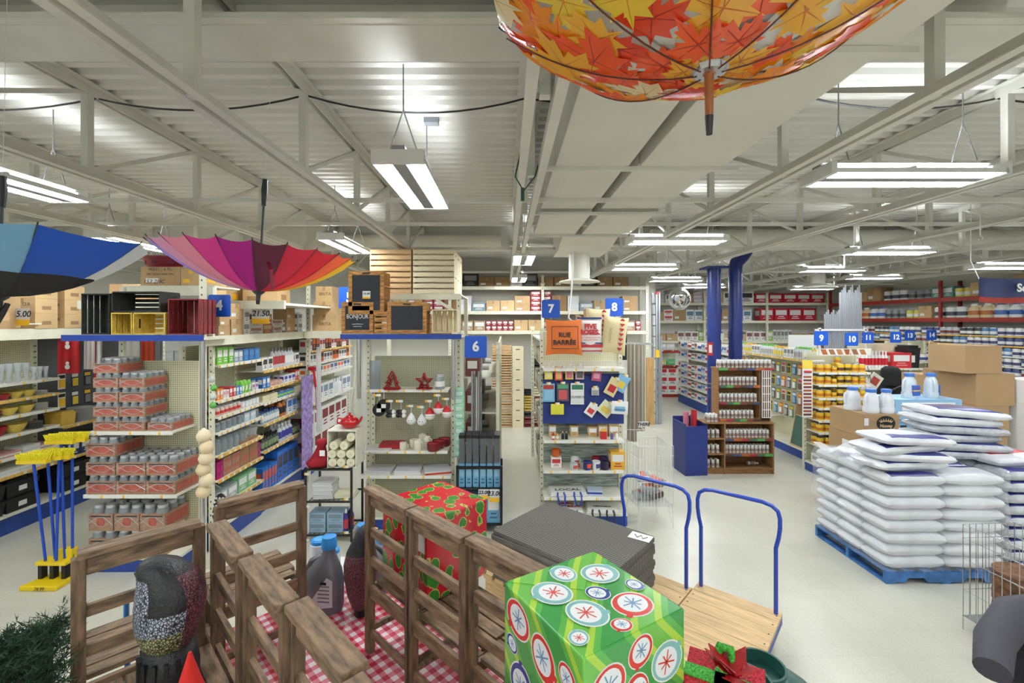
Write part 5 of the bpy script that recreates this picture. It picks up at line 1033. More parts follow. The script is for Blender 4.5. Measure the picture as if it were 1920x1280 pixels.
lr.fill(1.67, [('pouch', (.3, .2, .22), (WHITE, C(230, 232, 230)), 'white fibre pack', 2)], 'on the small red shelf top', high=1); lr.fill(1.13, [('pouch', (.28, .2, .18), (C(232, 200, 90), WHITE), 'yellow sponge pack', 1), ('pouch', (.34, .2, .22), (C(110, 190, 130), C(150, 210, 160)), 'green sponge pack', 1)], 'on the small red shelf middle', high=1)
lr.fill(.14, [('carton', (.32, .3, .3), (WHITE, C(210, 50, 60), BLACK), 'white carton with red square', 2)], 'stacked in the small red shelf', high=3)
# ---------------------------------------------------------------- white caulk gondola (aisle 8/9 far section)
uf = Unit('gondola_shelf', 'white sealant shelf run with blue kick plate beyond the blue column', (5.76, 15.3, 0), -PI / 2, 3.6, 2.05, [(1.84, RAIL), (1.53, RAIL), (1.16, RAIL), (.92, RAIL), (.64, RAIL)], .42, .31, .46, back=CREAMSH, tags=6)
for z, w in ((1.84, 'top'), (1.53, 'second'), (1.16, 'third'), (.92, 'fourth'), (.64, 'fifth'), (.31, 'base')):
    uf.fill(z, [('carton', (.2, .2, .2), (WHITE, C(200, 90, 70)), 'white and red sealant carton', 1), ('bottle', (.08, .08, .2), (C(230, 232, 236), C(60, 90, 160), WHITE), 'white and blue sealant tube', 3), ('carton', (.12, .2, .19), (C(220, 226, 232), C(80, 110, 170)), 'pale blue sealant carton', 2), ('bottle', (.08, .08, .19), (WHITE, C(190, 60, 56), C(220, 120, 60)), 'white and orange sealant tube', 3), ('bottle', (.08, .08, .18), (C(90, 92, 96), WHITE, WHITE), 'grey sealant tube', 3)], 'on the %s shelf of the white sealant run' % w)
# ---------------------------------------------------------------- blue columns
bc = thing('steel_column', 'round royal blue steel column with cap plate next to the wooden bottle cabinet', 'column', (3.99, 8.72, 0)); BC = mat('column_blue', (26, 46, 118), .35, var=.06)
MB().tube([(0, 0, 0), (0, 0, 3.7)], .125, BC, 24).obj('shaft', bc, smooth=40); MB().box(-.2, .2, -.2, .2, 3.7, 3.74, BC).obj('cap_plate', bc)
for z in (1.42, 1.5): MB().tube([(0, 0, z), (0, 0, z + .02)], .13, GREY, 24).obj('strap', bc, smooth=40)
MB().box(-.05, .05, -.14, -.125, 1.95, 2.2, RD).box(-.03, .03, -.142, -.14, 2.0, 2.15, WHITE).obj('extinguisher_sign', bc, (-.12, .03, .1)); MB().box(-.03, .03, -.15, -.12, 2.35, 2.47, C(190, 200, 190)).obj('switch_box', bc, (.1, .02, 0))
bp_ = thing('drain_pipe', 'thick royal blue pipe with elbow standing behind the blue column', 'pipe', (4.48, 8.88, 0))
MB().tube([(0, 0, 0), (0, 0, 3.72), (.02, 0, 3.84), (.12, 0, 3.95), (.2, 0, 4.05), (.22, 0, 4.2), (.22, 0, ZD)], .125, BC, 20).obj('pipe', bp_, smooth=60); MB().tube([(0, 0, 2.35), (0, 0, 2.5)], .135, BC, 20).obj('coupling', bp_, smooth=40)
# ---------------------------------------------------------------- wooden bottle cabinet
cb_ = thing('bottle_cabinet', 'stepped brown wooden display cabinet filled with small white bottles', 'cabinet', (3.5, 8.0, 0))
def cbx(n, x0, x1, y0, y1, z0, z1): return MB().box(x0, x1, y0, y1, z0, z1, CABW).obj(n, cb_)
for x in (0, .34, 1.2): cbx('side_panel', x, x + .022, 0, .34, .0, .89)
for x in (.27, 1.02, 1.2): cbx('side_panel', x, x + .022, .1, .34, .91, 1.85)
cbx('counter_board', -.02, 1.24, -.01, .35, .89, .91); cbx('top_board', .25, 1.27, .06, .35, 1.85, 1.87)
for z in (.1, .36, .63): cbx('shelf_board', .36, 1.2, .0, .34, z - .02, z); cbx('shelf_board', .02, .34, .0, .34, z - .02, z)
for z in (.96, 1.26, 1.56): cbx('shelf_board', .29, 1.02, .08, .34, z - .02, z)
cbx('back_board', .0, 1.22, .34, .355, 0, .89); cbx('back_board', .27, 1.22, .34, .355, .91, 1.85); cbx('plinth', .02, 1.2, .02, .34, 0, .08)
SW = [C(120, 60, 50), C(60, 100, 80), C(170, 90, 50), C(70, 56, 50), C(80, 160, 80), C(150, 40, 60), C(60, 70, 110)]
for z, x0, x1 in ((1.87, .27, 1.25), (1.56, .3, 1.02), (1.26, .3, 1.02), (.96, .3, 1.02), (.63, .37, 1.2), (.36, .37, 1.2)):
    n = 6; y = .055 if z > 1.8 else (.075 if z > .9 else -.003)
    for i in range(n): MB().box(x0 + (x1 - x0) * i / n, x0 + (x1 - x0) * (i + 1) / n, y, y + .003, z - .045, z - .004, SW[(i * 3 + int(z * 10)) % 7]).obj('color_swatch', cb_)
LT = thing('sample_lattice', 'white lattice rack of colour sticks standing in the bottle cabinet', 'rack', (3.5 + 1.04, 8.06, .98))
for i in range(5): MB().box(i * .037, i * .037 + .012, 0, .012, 0, .86, WHITE).obj('upright_bar', LT)
for i in range(7): MB().box(0, .16, -.002, .0, i * .14, i * .14 + .012, WHITE).obj('cross_bar', LT)
for i in range(4): MB().box(i * .037 + .012, i * .037 + .037, .004, .01, 0, .86, SW[i]).obj('color_stick', LT)
PBW = C(206, 204, 200); PBL = C(150, 130, 124)
def brow(x0, x1, y0, rows, z, n, where):
    for i in range(n):
        for r in range(rows): prod('jar', (.058, .058, .14), (PBW, PBL, WHITE), 'small white stain bottle', where, (3.5 + x0 + (x1 - x0) * (i + .5) / n, 8.0 + y0 + r * .075, z + .001), cat='bottle', name='stain_bottle')
brow(.28, 1.24, .12, 2, 1.87, 13, 'standing on top of the wooden bottle cabinet'); brow(.3, 1.0, .15, 2, 1.56, 10, 'on the upper cabinet shelf'); brow(.3, 1.0, .15, 2, 1.26, 10, 'on the middle upper cabinet shelf'); brow(.3, .94, .15, 2, .96, 9, 'on the lower upper cabinet shelf')
brow(.38, 1.18, .08, 2, .63, 12, 'on the first shelf under the cabinet counter'); brow(.38, 1.18, .08, 2, .36, 12, 'on the second shelf under the cabinet counter')
for z in (.63, .36, .1): brow(.05, .3, .08, 2, z, 3, 'in the narrow side bay of the bottle cabinet')
brow(.06, .26, .08, 2, .91, 3, 'on the cabinet counter beside the hutch')
prod('bottle', (.07, .07, .2), (PBW, PBL, WHITE), 'fallen stain bottle', 'lying on the cabinet floor', (4.35, 8.2, .135), rot=(0, PI / 2, 0), cat='bottle')
nb_ = thing('open_bin', 'open navy blue box bin holding rolls beside the bottle cabinet', 'bin', (3.3, 8.12, 0), .08); NB = mat('navy_panel', (32, 50, 122), .5)
for (x0, x1, y0, y1, h_) in ((-.2, .2, -.2, -.18, .86), (-.2, .2, .28, .3, .95), (-.2, -.18, -.18, .28, .9), (.18, .2, -.18, .28, .9)): MB().box(x0, x1, y0, y1, 0, h_, NB).obj('side_panel', nb_)
MB().box(-.18, .18, -.18, .28, 0, .02, NB).obj('floor_panel', nb_)
for i, (x, y, c, l) in enumerate(((.05, -.02, C(170, 20, 40), 'red'), (-.04, .12, C(215, 130, 150), 'pink'), (.1, .15, C(120, 124, 126), 'grey'))): MB().tube([(0, 0, 0), (.03, .08, 1.08 - i * .06)], .05, c, 14).obj('paper_roll', loc=(3.3 + x, 8.12 + y, .022), smooth=40, label='%s roll standing in the navy box bin' % l, cat='roll')
# convex mirror
cm = thing('convex_mirror', 'round convex security mirror hanging over the far aisle', 'mirror', W(1274, 560, 13.2)); 
MB().lathe([(.31, 0), (.3, .03), (.22, .06), (.12, .08), (0, .085)], mat('mirror', (225, 228, 230), .03, 1), 32).obj('mirror_dome', cm).rotation_euler = (PI / 2 + .12, 0, 0)
MB().tube([(.31 * math.cos(i * PI / 16), 0, .31 * math.sin(i * PI / 16)) for i in range(32)], .012, WHITE, 6, closed=True).obj('rim', cm); MB().tube([(0, .03, .3), (0, .03, ZD - cm.location.z)], .012, WHITE, 6).obj('hanging_rod', cm)
for x in cm.children:
    if x.name.startswith('mirror_dome'):
        for pl in x.data.polygons: pl.use_smooth = True
# ---------------------------------------------------------------- aisle 9 gondola: hanging tools, leaning boards
u9 = Unit('gondola_shelf', 'cream pegboard run with hanging paint tools and blue kick plate by aisle 9', (5.75, 11.6, 0), -PI / 2, 3.2, 1.85, [(1.95, RAILY), (.62, None, .1, 1.6, .3)], .42, .2, .48, back=PEG, tags=8)
TOOLC = [(C(200, 60, 50), WHITE, YEL), (C(60, 100, 160), C(140, 180, 210), WHITE), (C(230, 210, 70), C(80, 80, 80), BLACK), (WHITE, C(120, 90, 70), C(200, 60, 60)), (C(70, 130, 90), WHITE, YEL), (C(60, 60, 64), C(180, 180, 184), WHITE)]; TN = ('red', 'blue', 'yellow', 'white', 'green', 'black')
for r, z in enumerate((1.58, 1.28, .98, .7)):
    for i in range(17):
        k = (i * 5 + r * 3) % 6; x = .1 + i * .185
        if z < .95 and 2.2 < x: continue
        p = u9.w(x, .26 if z > .8 else .2, z); prod('flat', (.12, .04, .24), TOOLC[k], TN[k] + ' carded paint tool', 'hanging on row %s of the aisle 9 pegboard' % ('one', 'two', 'three', 'four')[r], p, -PI / 2)
u9.fill(1.95, [('bottle', (.07, .07, .24), (C(225, 228, 230), C(190, 190, 190), C(110, 190, 80)), 'tall clear brush tube', 6), ('bottle', (.07, .07, .22), (C(210, 210, 214), C(230, 210, 90), YEL), 'yellow banded brush tube', 5), ('carton', (.1, .2, .2), (WHITE, GREY), 'white brush carton', 3)], 'on top of the aisle 9 pegboard run', rows=2)
for i, (x, w_, h_, m, l) in enumerate(((2.75, .6, .62, mat('green_chalkboard', (76, 110, 98), .7), 'green chalkboard'), (2.98, .55, .66, CARD2, 'tan board'), (3.05, .5, .62, CARD3, 'brown board'), (3.12, .48, .58, CABW, 'dark wood board'), (2.5, .7, .86, CARD, 'tall hardboard'))):
    c = u9.w(x - .12, .04 + .05 * i, .201); t = thing('leaning_board', '%s leaning on the base of the aisle 9 run' % l, 'board', c, -PI / 2, rot=(-.2, 0, -PI / 2)) ; t.rotation_euler = Matrix.Rotation(-PI / 2, 3, 'Z').to_euler()
    MB().box(-w_ / 2, w_ / 2, 0, .015, 0, h_, m, Matrix.Rotation(-.18, 3, 'X')).obj('panel', t)
    if i == 0:
        for (a0, a1, z0, z1) in ((-w_ / 2, w_ / 2, 0, .02), (-w_ / 2, w_ / 2, h_ - .02, h_), (-w_ / 2, -w_ / 2 + .02, 0, h_), (w_ / 2 - .02, w_ / 2, 0, h_)): MB().box(a0, a1, -.004, .016, z0, z1, PINET, Matrix.Rotation(-.18, 3, 'X')).obj('frame_strip', t)
MB().box(-.3, .3, 0, .02, 0, .45, C(214, 216, 214)).obj('white_board', loc=(W(1505, 668, 9.6).x, 9.6, 1.96), label='plain white board standing on the aisle 9 run', cat='board')
# colour chart strips
ch = thing('colour_chart', 'long hanging white colour chart with brown wood stain swatches', 'chart', W(1514, 782, 7.95)); MB().box(-.09, .09, 0, .004, 0, 1.0, WHITE).obj('strip', ch)
for i in range(12): MB().box(-.07, .07, -.002, 0, .03 + i * .06, .065 + i * .06, SW[(i * 2) % 4]).obj('swatch', ch)
MB().box(-.09, .09, -.002, 0, .85, 1.0, C(240, 210, 80)).obj('header', ch); MB().tube([(-.06, .06, -.02), (.06, .06, -.02)], .02, RD, 6).obj('brush_print', ch, (0, -.07, .82))
MB().box(-.01, .3, .0, .01, .98, 1.0, WHITE).obj('bracket', ch)
# ---------------------------------------------------------------- endcap 9/10 yellow cans
e9 = Unit('endcap_shelf', 'cream endcap full of yellow wood stain cans under signs 9 and 10', (5.45, 7.95, 0), 0, .95, 2.14, [(1.80, RAIL), (1.585, RAIL), (1.35, RAIL), (1.175, RAIL), (.956, RAIL), (.746, RAIL), (.51, RAIL)], .36, .17, .4, tags=4)
YC = C(236, 194, 44); YC2 = C(196, 120, 40)
for z, w in ((1.80, 'top'), (1.585, 'second'), (1.35, 'third'), (1.175, 'fourth'), (.956, 'fifth'), (.746, 'sixth'), (.51, 'seventh')):
    e9.fill(z, [('can', (.115, .115, .14), (YC, YC2), 'yellow wood stain can', 2), ('can', (.085, .085, .1), (YC, YC2), 'small yellow wood stain can', 1), ('can', (.12, .12, .15), (YC, C(90, 60, 40)), 'yellow brown banded stain can', 2)], 'on the %s shelf of the stain endcap' % w, rows=2)
prod('can', (.1, .1, .13), (YC, YC2), 'single yellow stain can', 'stacked on top of the uppermost can row', e9.w(.42, .1, 1.942))
e9.fill(.17, [('carton', (.2, .2, .16), (WHITE, GREY), 'white stain supply carton', 4)], 'on the base of the stain endcap')
sb = MB().box(0, .95, -.012, 0, 0, .12, C(236, 232, 220)).obj('header_board', e9.t, (0, .02, 2.1))
for i in range(6): MB().prism([(.1 + i * .135, .015), (.19 + i * .135, .015), (.15 + i * .135, .105), (.06 + i * .135, .105)], .002, (SW[2], C(150, 100, 70), C(180, 120, 80))[i % 3], (0, -.015, 0)).obj('wood_swatch', sb)
sign('9', 1540, 634, 7.9, .245, 'blue aisle sign with white number 9 next to the paint tool aisle', br=(0, .06, -.3)); sign('10', 1597, 636, 7.9, .225, 'blue aisle sign numbered 10 above the yellow stain cans', br=(0, .06, -.3))
# metal trims standing in white frame
mtr = thing('trim_rack', 'white trim rack holding long upright silver metal profiles', 'rack', (W(1560, 0, 10).x, 10.4, 0)); 
for x in (0, 1.05): MB().box(x - .02, x + .02, -.02, .02, 0, 2.55, WHITE).obj('post', mtr)
for z in (.1, 2.5): MB().box(-.1, 1.1, -.02, .02, z - .02, z + .02, WHITE).obj('rail', mtr)
for i, (x, h_) in enumerate([(.15 + k * .04, 2.85 + (k % 3) * .05) for k in range(9)] + [(.5 + k * .04, 3.35 + (k % 4) * .06) for k in range(13)]): MB().box(-.014, .014, 0, .02, 0, h_, AL).obj('metal_profile', loc=(mtr.location.x + x, 10.43, .01), label=('shorter white grey profile standing in the white trim rack', 'tall shiny metal profile standing in the white trim rack')[i > 8], cat='profile', group='profiles in the white trim rack, ' + ('short', 'tall')[i > 8])
# endcap 11/12 and 13/14
e11 = Unit('endcap_shelf', 'cream endcap with red and white paint rollers under signs 11 and 12', (7.82, 10.0, 0), 0, 1.4, 2.2, [(1.66, RAIL), (1.2, RAIL), (.8, RAIL), (.45, RAIL)], .38, .17, .42, tags=5)
e11.fill(1.66, [('bottle', (.07, .07, .38), (WHITE, C(205, 40, 56), WHITE), 'white roller sleeve with red band', 1)], 'on the roller endcap shelf', x1=.66, rows=2, gap=.004)
prod('carton', (.44, .3, .34), (C(200, 40, 48), WHITE, C(230, 150, 150)), 'red and white paint tray carton', 'on the roller endcap shelf', e11.w(.92, .18, 1.661)); prod('bin', (.3, .3, .5), (BLACK, WHITE), 'tall black tote bin', 'at the end of the roller endcap', e11.w(1.2, .2, 1.661))
for z, w in ((1.2, 'second'), (.8, 'third'), (.45, 'fourth')): e11.fill(z, [('bottle', (.08, .08, .26), (C(226, 226, 226), C(190, 60, 60), WHITE), 'white roller refill', 3), ('bottle', (.07, .07, .24), (C(90, 92, 96), C(190, 190, 190), BLACK), 'grey roller refill', 3), ('carton', (.14, .2, .22), (C(200, 190, 170), C(190, 60, 50)), 'beige roller kit', 2)], 'on the %s roller endcap shelf' % w)
sign('11', 1628, 633, 9.9, .24, 'blue aisle sign numbered 11 above the white roller sleeves', br=(0, .12, -.3)); sign('12', 1680, 632, 9.9, .24, 'blue aisle sign numbered 12 above the red paint tray carton', br=(0, .12, -.3))
e13 = Unit('endcap_shelf', 'plain cream endcap panel under signs 13 and 14', (9.68, 11.2, 0), 0, 1.0, 2.2, [(1.7, RAIL), (1.2, RAIL), (.7, RAIL)], .38, .17, .42, tags=4)
for z, w in ((1.7, 'top'), (1.2, 'second'), (.7, 'third'), (.17, 'base')): e13.fill(z, [('can', (.17, .17, .19), (WHITE, C(70, 90, 150)), 'white and blue paint can', 5)], 'on the %s shelf of the sign 13 endcap' % w)
sign('13', 1706, 629, 11.1, .24, 'blue aisle sign numbered 13 on the far plain endcap', br=(0, .12, -.35)); sign('14', 1747, 628, 11.1, .24, 'blue aisle sign numbered 14 at the red rack end of the endcap', br=(0, .12, -.35))
# ---------------------------------------------------------------- red racks on the right wall
rr = prack('overstock_rack', 'long red steel rack on the right wall full of paint pails', (11.8, 16.6, 0), -PI / 2, 9.4, (2.79, 3.34), .58, (.05, 4.25, 9.3), 3.8, REDST, REDST, .11)
PC = [('can', (.28, .28, .3), (WHITE, C(70, 80, 90)), 'white paint pail', 3, 1), ('jug', (.3, .22, .36), (C(230, 210, 170), C(190, 110, 50), WHITE), 'tan sealer jug', 2, 1), ('jug', (.3, .22, .36), (WHITE, C(70, 110, 180), C(60, 100, 170)), 'white and blue sealer jug', 2, 1), ('can', (.24, .24, .26), (C(150, 156, 160), C(80, 86, 90)), 'silver paint pail', 3, 1), ('can', (.2, .2, .24), (C(220, 210, 90), WHITE), 'yellow paint can', 2, 1), ('case', (.4, .35, .34), (CARD2, TAPE, WHITE), 'kraft paint carton', 1, 1)]
stock(rr, 2.79, PC, 'on the lower beam of the red rack', .1, 9.3); stock(rr, 3.34, [('case', (.5, .4, .34), (CARD2, TAPE, WHITE), 'kraft paint carton', 2, 1), ('case', (.55, .4, .44), (CARD, TAPE, WHITE), 'brown paint carton', 1, 1), PC[0], PC[3], ('carton', (.3, .3, .3), (C(90, 150, 140), WHITE), 'teal carton', 2, 1), PC[4]], 'on the upper beam of the red rack', .6, 9.3)
uw = Unit('gondola_shelf', 'grey shelving under the red rack stacked with paint cans', (11.7, 16.5, 0), -PI / 2, 9.2, 2.4, [(2.35, RAILY), (2.12, RAILY), (1.88, RAIL), (1.64, RAIL), (1.4, RAIL), (1.16, RAIL), (.9, RAIL), (.6, RAIL)], .42, .2, .45, back=C(96, 92, 100), shelfm=C(180, 176, 186), tags=12, railh=.03)
PI2 = [('can', (.17, .17, .19), (WHITE, C(80, 80, 120)), 'white paint can', 4), ('can', (.17, .17, .19), (C(70, 80, 130), WHITE), 'navy paint can', 3), ('can', (.17, .17, .19), (C(200, 200, 204), C(120, 60, 60)), 'silver and maroon paint can', 3), ('can', (.17, .17, .19), (C(60, 62, 66), WHITE), 'black paint can', 3), ('can', (.17, .17, .19), (C(90, 140, 190), WHITE), 'light blue paint can', 2)]
for i, (z, w) in enumerate(((2.35, 'first'), (2.12, 'second'), (1.88, 'third'), (1.64, 'fourth'), (1.4, 'fifth'))): uw.fill(z, PI2[i % 5:] + PI2[:i % 5], 'on the %s shelf under the red rack' % w, x0=.2 if z > 2 else 4.5)
# navy banner
bn = thing('banner', 'navy banner with red lower band and white lettering hanging above the paint aisles', 'banner', W(1900, 566, 6.6))
g = MB(); N = 14; NVB = mat('navy_vinyl', (34, 44, 92), .4); 
for e in (0, 1):
    for i in range(N + 1):
        x = -.5 + 1.6 * i / N; yy = .02 * math.sin(i * 1.7)
        for z in (0, .08, .36): g.v.append((x, yy + e * .004, z - .02 * math.sin(i * .45)))
for e in (0, 1):
    for i in range(N):
        for j in range(2):
            k = e * 3 * (N + 1) + i * 3 + j; f = (k, k + 3, k + 4, k + 1); g.f.append(f if e == 0 else f[::-1]); g.m.append(g.mi(REDST if j == 0 else NVB))
g.obj('vinyl_sheet', bn, smooth=60); text('Sel', .16, WHITE, bn, (.12, -.024, .2), bold=.006); MB().tube([(-.5, 0, .34), (-.62, 0, .6), (-.62, 0, ZD - bn.location.z)], .006, WHITE, 5).obj('cord', bn)
MB().tube([(1.05, 0, .34), (1.05, 0, ZD - bn.location.z)], .006, WHITE, 5).obj('cord', bn)
# ---------------------------------------------------------------- pallets with ice melter bags
PBM = mat('pallet_blue_paint', (62, 110, 168), .7, var=.18, vs=9)
def pallet(x, y, label):
    t = thing('pallet', label, 'pallet', (x, y, 0)); L, Dp = 1.24, 1.07
    prof = [(0, .015), (.2, .015), (.23, .06), (.4, .06), (.43, .015), (.8, .015), (.83, .06), (1.0, .06), (1.03, .015), (1.24, .015), (1.24, .115), (0, .115)]
    for yy in (0, .515, 1.03): MB().prism([(a, b) for a, b in prof], .04, PBM, (0, yy, 0)).obj('stringer', t)
    for i in range(7): MB().box(.0 + i * .19, .1 + i * .19, 0, Dp, .115, .135, PBM).obj('deck_board', t)
    for xx in (0, .57, 1.14): MB().box(xx, xx + .1, 0, Dp, 0, .015, PBM).obj('bottom_board', t)
    return t
BGW = mat('white_poly_bag', (226, 228, 234), .3, bump=.5, bs=9, var=.05, vs=5); BGB = mat('bag_navy_print', (52, 52, 128), .35); BGG = mat('bag_grey_clear', (190, 193, 200), .25, bump=.7, bs=12, var=.1, vs=10); BGR = mat('bag_purple_print', (84, 66, 110), .35)
def bag(w, d, h, cols, loc, rz, label, group=None, tilt=(0, 0)):
    o = O('salt_bag', pmesh('bag', w, d, h, *cols), None, loc, 0, label, 'bag', group); o.rotation_euler = (tilt[0], tilt[1], rz); return o
PX, PY = 3.9, 4.66; ORD = 'one two three four five six seven eight nine ten eleven twelve'.split()
pallet(PX, PY, 'blue painted pallet under the wrapped ice melter bags on the open floor')
pallet(PX + 1.36, PY + .12, 'blue painted pallet beside the large wrapped load')
for L in range(8):
    z = .136 + L * .122
    for i in range(2):
        for j in range(3):
            if 0 < L < 7 and i == 1 and j > 0: continue      # fully enclosed bags
            bag(.615, .37, .14, (BGW, BGB if L == 7 else BGW, BGW), (PX + .31 + i * .615 + random.uniform(-.008, .008), PY + .18 + j * .355 + random.uniform(-.012, .012), z), random.uniform(-.03, .03) + (PI if (i + j) % 2 else 0), 'white ice melter bag in wrapped layer %s above the pallet' % ORD[L], 'ice melter bags in the film wrapped load, layer ' + ORD[L])
    for j in range(3):
        bag(.6, .36, .14, (BGG, BGB, BGG), (PX + 1.36 + .32, PY + .3 + j * .355, z), random.uniform(-.03, .03), 'grey ice melter bag in layer %s of the second pallet load' % ORD[L], 'ice melter bags in the second load, layer ' + ORD[L])
# printing on the wrapped side
prt = [o for o in COL.objects if o.name.startswith('salt_bag')]
# stretch film
fm = mat('stretch_film', (240, 242, 246), .12, alpha=.16, bump=1.0, bs=14)
g = MB(); N = 40; ring = []
for k in range(10):
    z = .14 + k * .11
    for i in range(N):
        u = i / N * 4; s = int(u); f = u - s; e = .012 * math.sin(i * 2.3 + k * 1.9) + .01 * math.sin(k * 3 + i * .7)
        a, b = [((0, 0), (1, 0)), ((1, 0), (1, 1)), ((1, 1), (0, 1)), ((0, 1), (0, 0))][s]
        x = a[0] + (b[0] - a[0]) * f; y = a[1] + (b[1] - a[1]) * f
        g.v.append((PX - .02 + x * 1.28 + (e - .01) * (2 * x - 1), PY - .025 + y * 1.14 + (e - .01) * (2 * y - 1), z))
for k in range(9):
    for i in range(N): a = k * N; g.f.append((a + i, a + (i + 1) % N, a + N + (i + 1) % N, a + N + i)); g.m.append(g.mi(fm))
g.obj('stretch_film', smooth=80, label='clear crinkled stretch film wrapped around the front pallet load', cat='film')
fl = MB(); q = fl.mi(mat('loose_film', (235, 236, 240), .15, alpha=.45, bump=1.0, bs=10))   # loose film on top left
for i in range(9):
    for j in range(7): fl.v.append((PX - .12 + i * .1, PY + .1 + j * .14, 1.15 + .035 * math.sin(i * 1.9 + j) + .03 * math.cos(j * 2.2) + (.05 if i == 0 else 0)))
for i in range(8):
    for j in range(6): a = i * 7 + j; fl.f.append((a, a + 7, a + 8, a + 1)); fl.m.append(q)
fl.obj('loose_film', smooth=80, label='loose sheet of clear film lying on the wrapped bags', cat='film')
zt = .136 + 8 * .122 + .02
for i, (dx, dy, rz, tl) in enumerate(((.34, .25, .1, 0), (.36, .22, -.06, .03), (.3, .24, .14, -.03), (.36, .2, .05, .05))):
    bag(.78, .42, .115, (BGW, BGB, BGW), (PX + dx, PY + dy, zt + i * .088), rz, ('lowest', 'second', 'third', 'topmost')[i] + ' white bag of the loose pile on the wrapped load', None, (0, tl))
for i, (dx, dy, rz, tl, cs) in enumerate(((1.26, .62, .0, .02, BGG), (1.3, .6, -.1, .03, BGG), (1.24, .62, .08, .04, BGG), (1.28, .6, -.04, .05, BGG), (1.22, .6, .05, .06, BGW), (1.27, .58, -.06, .07, BGW))):
    o = bag(.86, .46, .12, (cs, BGB, BGR if i == 5 else BGB), (PX + dx, PY + dy, zt + i * .094), rz, ('bottom', 'second', 'third', 'fourth', 'fifth', 'topmost')[i] + ' grey navy bag of the taller loose pile', None, (0, tl))
bag(.7, .45, .13, (BGW, BGW, RD), (PX + 1.36 + .35, PY + .45, .136 + 8 * .122), .1, 'white bag lying on top of the second pallet load')
pt = thing('printed_film_panel', 'lettering DÉGLACE 15 KG printed on the wrapped bags', 'lettering', (PX - .045, PY + .3, .36), -PI / 2) if False else None
# ---------------------------------------------------------------- cardboard boxes, jugs and water cartons
CARDN = mat('new_cardboard', (172, 140, 102), .75, var=.03, vs=2)
def bigbox(x, y, w, d, z0, z1, label, m=CARDN, flap=True):
    t = thing('cardboard_box', label, 'box', (x + w / 2, y + d / 2, z0)); MB().box(-w / 2, w / 2, -d / 2, d / 2, 0, z1 - z0, m).obj('carton_body', t, bev=.004)
    if flap: MB().box(-w / 2 - .001, w / 2 + .001, -.03, .03, z1 - z0 - .06, z1 - z0 + .001, TAPE).obj('tape_strip', t)
    return t
wb_ = thing('wooden_box', 'orange brown wooden box carrying the printed cartons', 'box', (4.95, 6.3, 0)); 
for i in range(3): MB().box(0, .52, 0, .7, i * .25, i * .25 + .245, wood('orange_plywood', (176, 112, 62), .12, 3, (2, 2, 10))).obj('panel_tier', wb_)
n2 = bigbox(4.96, 6.32, .5, .66, .752, 1.078, 'lower brown carton with white shipping label under the crown logo carton'); MB().box(-.26, -.251, -.08, .04, .1, .22, WHITE).obj('shipping_label', n2)
n1 = bigbox(4.96, 6.3, .5, .66, 1.08, 1.41, 'brown carton with black oval crown logo supporting three white jugs'); MB().box(-.06, .0, -.3315, -.33, .17, .27, WHITE).obj('shipping_label', n1, (-.18, 0, 0))
OVM = BLACK; g = MB(); g.prism([(.13 * math.cos(2 * PI * i / 28), .105 * math.sin(2 * PI * i / 28)) for i in range(28)], .002, OVM, (.06, -.333, .2)); g.obj('oval_logo', n1)
for k in range(7):
    a = (k - 3) * .32; MB().prism([(-.012, 0), (.012, 0), (0, .05)], .002, CARD2, (.06 + .06 * math.sin(a) * 1.3, -.335, .205 + .02 * math.cos(a)), ((math.cos(a), 0, -math.sin(a)), (math.sin(a), 0, math.cos(a)), (0, 1, 0))).obj('crown_ray', n1)
text('Nuway', .06, CARD2, n1, (.06, -.336, .165), bold=.003)
JW_ = mat('milky_plastic', (232, 235, 240), .3, coat=.3); JB = C(60, 110, 190); JG = mat('clear_jug_plastic', (206, 216, 224), .2, coat=.4)
def wide_jug(loc, rz, h, m, label, lab=False, group=None):
    t = thing('ice_melter_jug', label, 'jug', loc, rz, group); r = .115; hs = h / .34
    MB().lathe([(r * .95, 0), (r, .02), (r, .06 * hs), (r * .9, .1 * hs), (r * .93, .16 * hs), (r * .8, .24 * hs), (r * .55, .29 * hs), (r * .55, .3 * hs)], m, 18, sy=.8).obj('body', t, smooth=50)
    MB().lathe([(r * .6, .295 * hs), (r * .6, .33 * hs), (r * .55, .34 * hs), (0, .34 * hs)], JB, 16, sy=.9).obj('cap', t, smooth=40)
    MB().tube([(-r * .5, 0, .275 * hs), (-r * .98, 0, .24 * hs), (-r * 1.05, 0, .16 * hs), (-r * .9, 0, .09 * hs)], .016, m, 8).obj('handle', t, smooth=50)
    if lab:
        MB().box(-.05, .08, -r * .8 - .004, -r * .6, .04 * hs, .18 * hs, C(50, 100, 190)).obj('blue_label', t); MB().box(-.05, .08, -r * .8 - .006, -r * .6, .1 * hs, .115 * hs, YEL).obj('yellow_stripe', t); text('ICE', .04, RD, t, (.015, -r * .8 - .006, .14 * hs))
    return t
for i, (x, y) in enumerate(((5.05, 6.62), (5.16, 6.42), (5.36, 6.4))): wide_jug((x, y, 1.412), .3 * i, .33, JW_, ('rear', 'middle', 'outer')[i] + ' milky white jug with blue lid on the crown logo carton')
WB2 = mat('water_blue_carton', (92, 148, 204), .5, var=.12, vs=7)
for i in range(3):
    for L in range(4):
        o = O('water_carton', pmesh('carton', .36, .5, .3, WB2, C(130, 180, 225), C(215, 110, 60)), None, (5.95 + i * .365, 7.05, L * .302), 0, 'light blue bottled water carton with orange print in the block of four high', 'box', 'light blue water cartons in the block')
        if L > 1: MB().box(-.05, .05, -.252, -.2505, .2, .235, BLACK).obj('hand_hole', o)
pl2 = MB().box(0, 1.1, 0, .5, 0, .3, WB2)
bigbox(5.78, 6.86, 1.25, .48, 1.21, 1.22, 'white cardboard lid sheet on the light blue water cartons', WHITE, False)
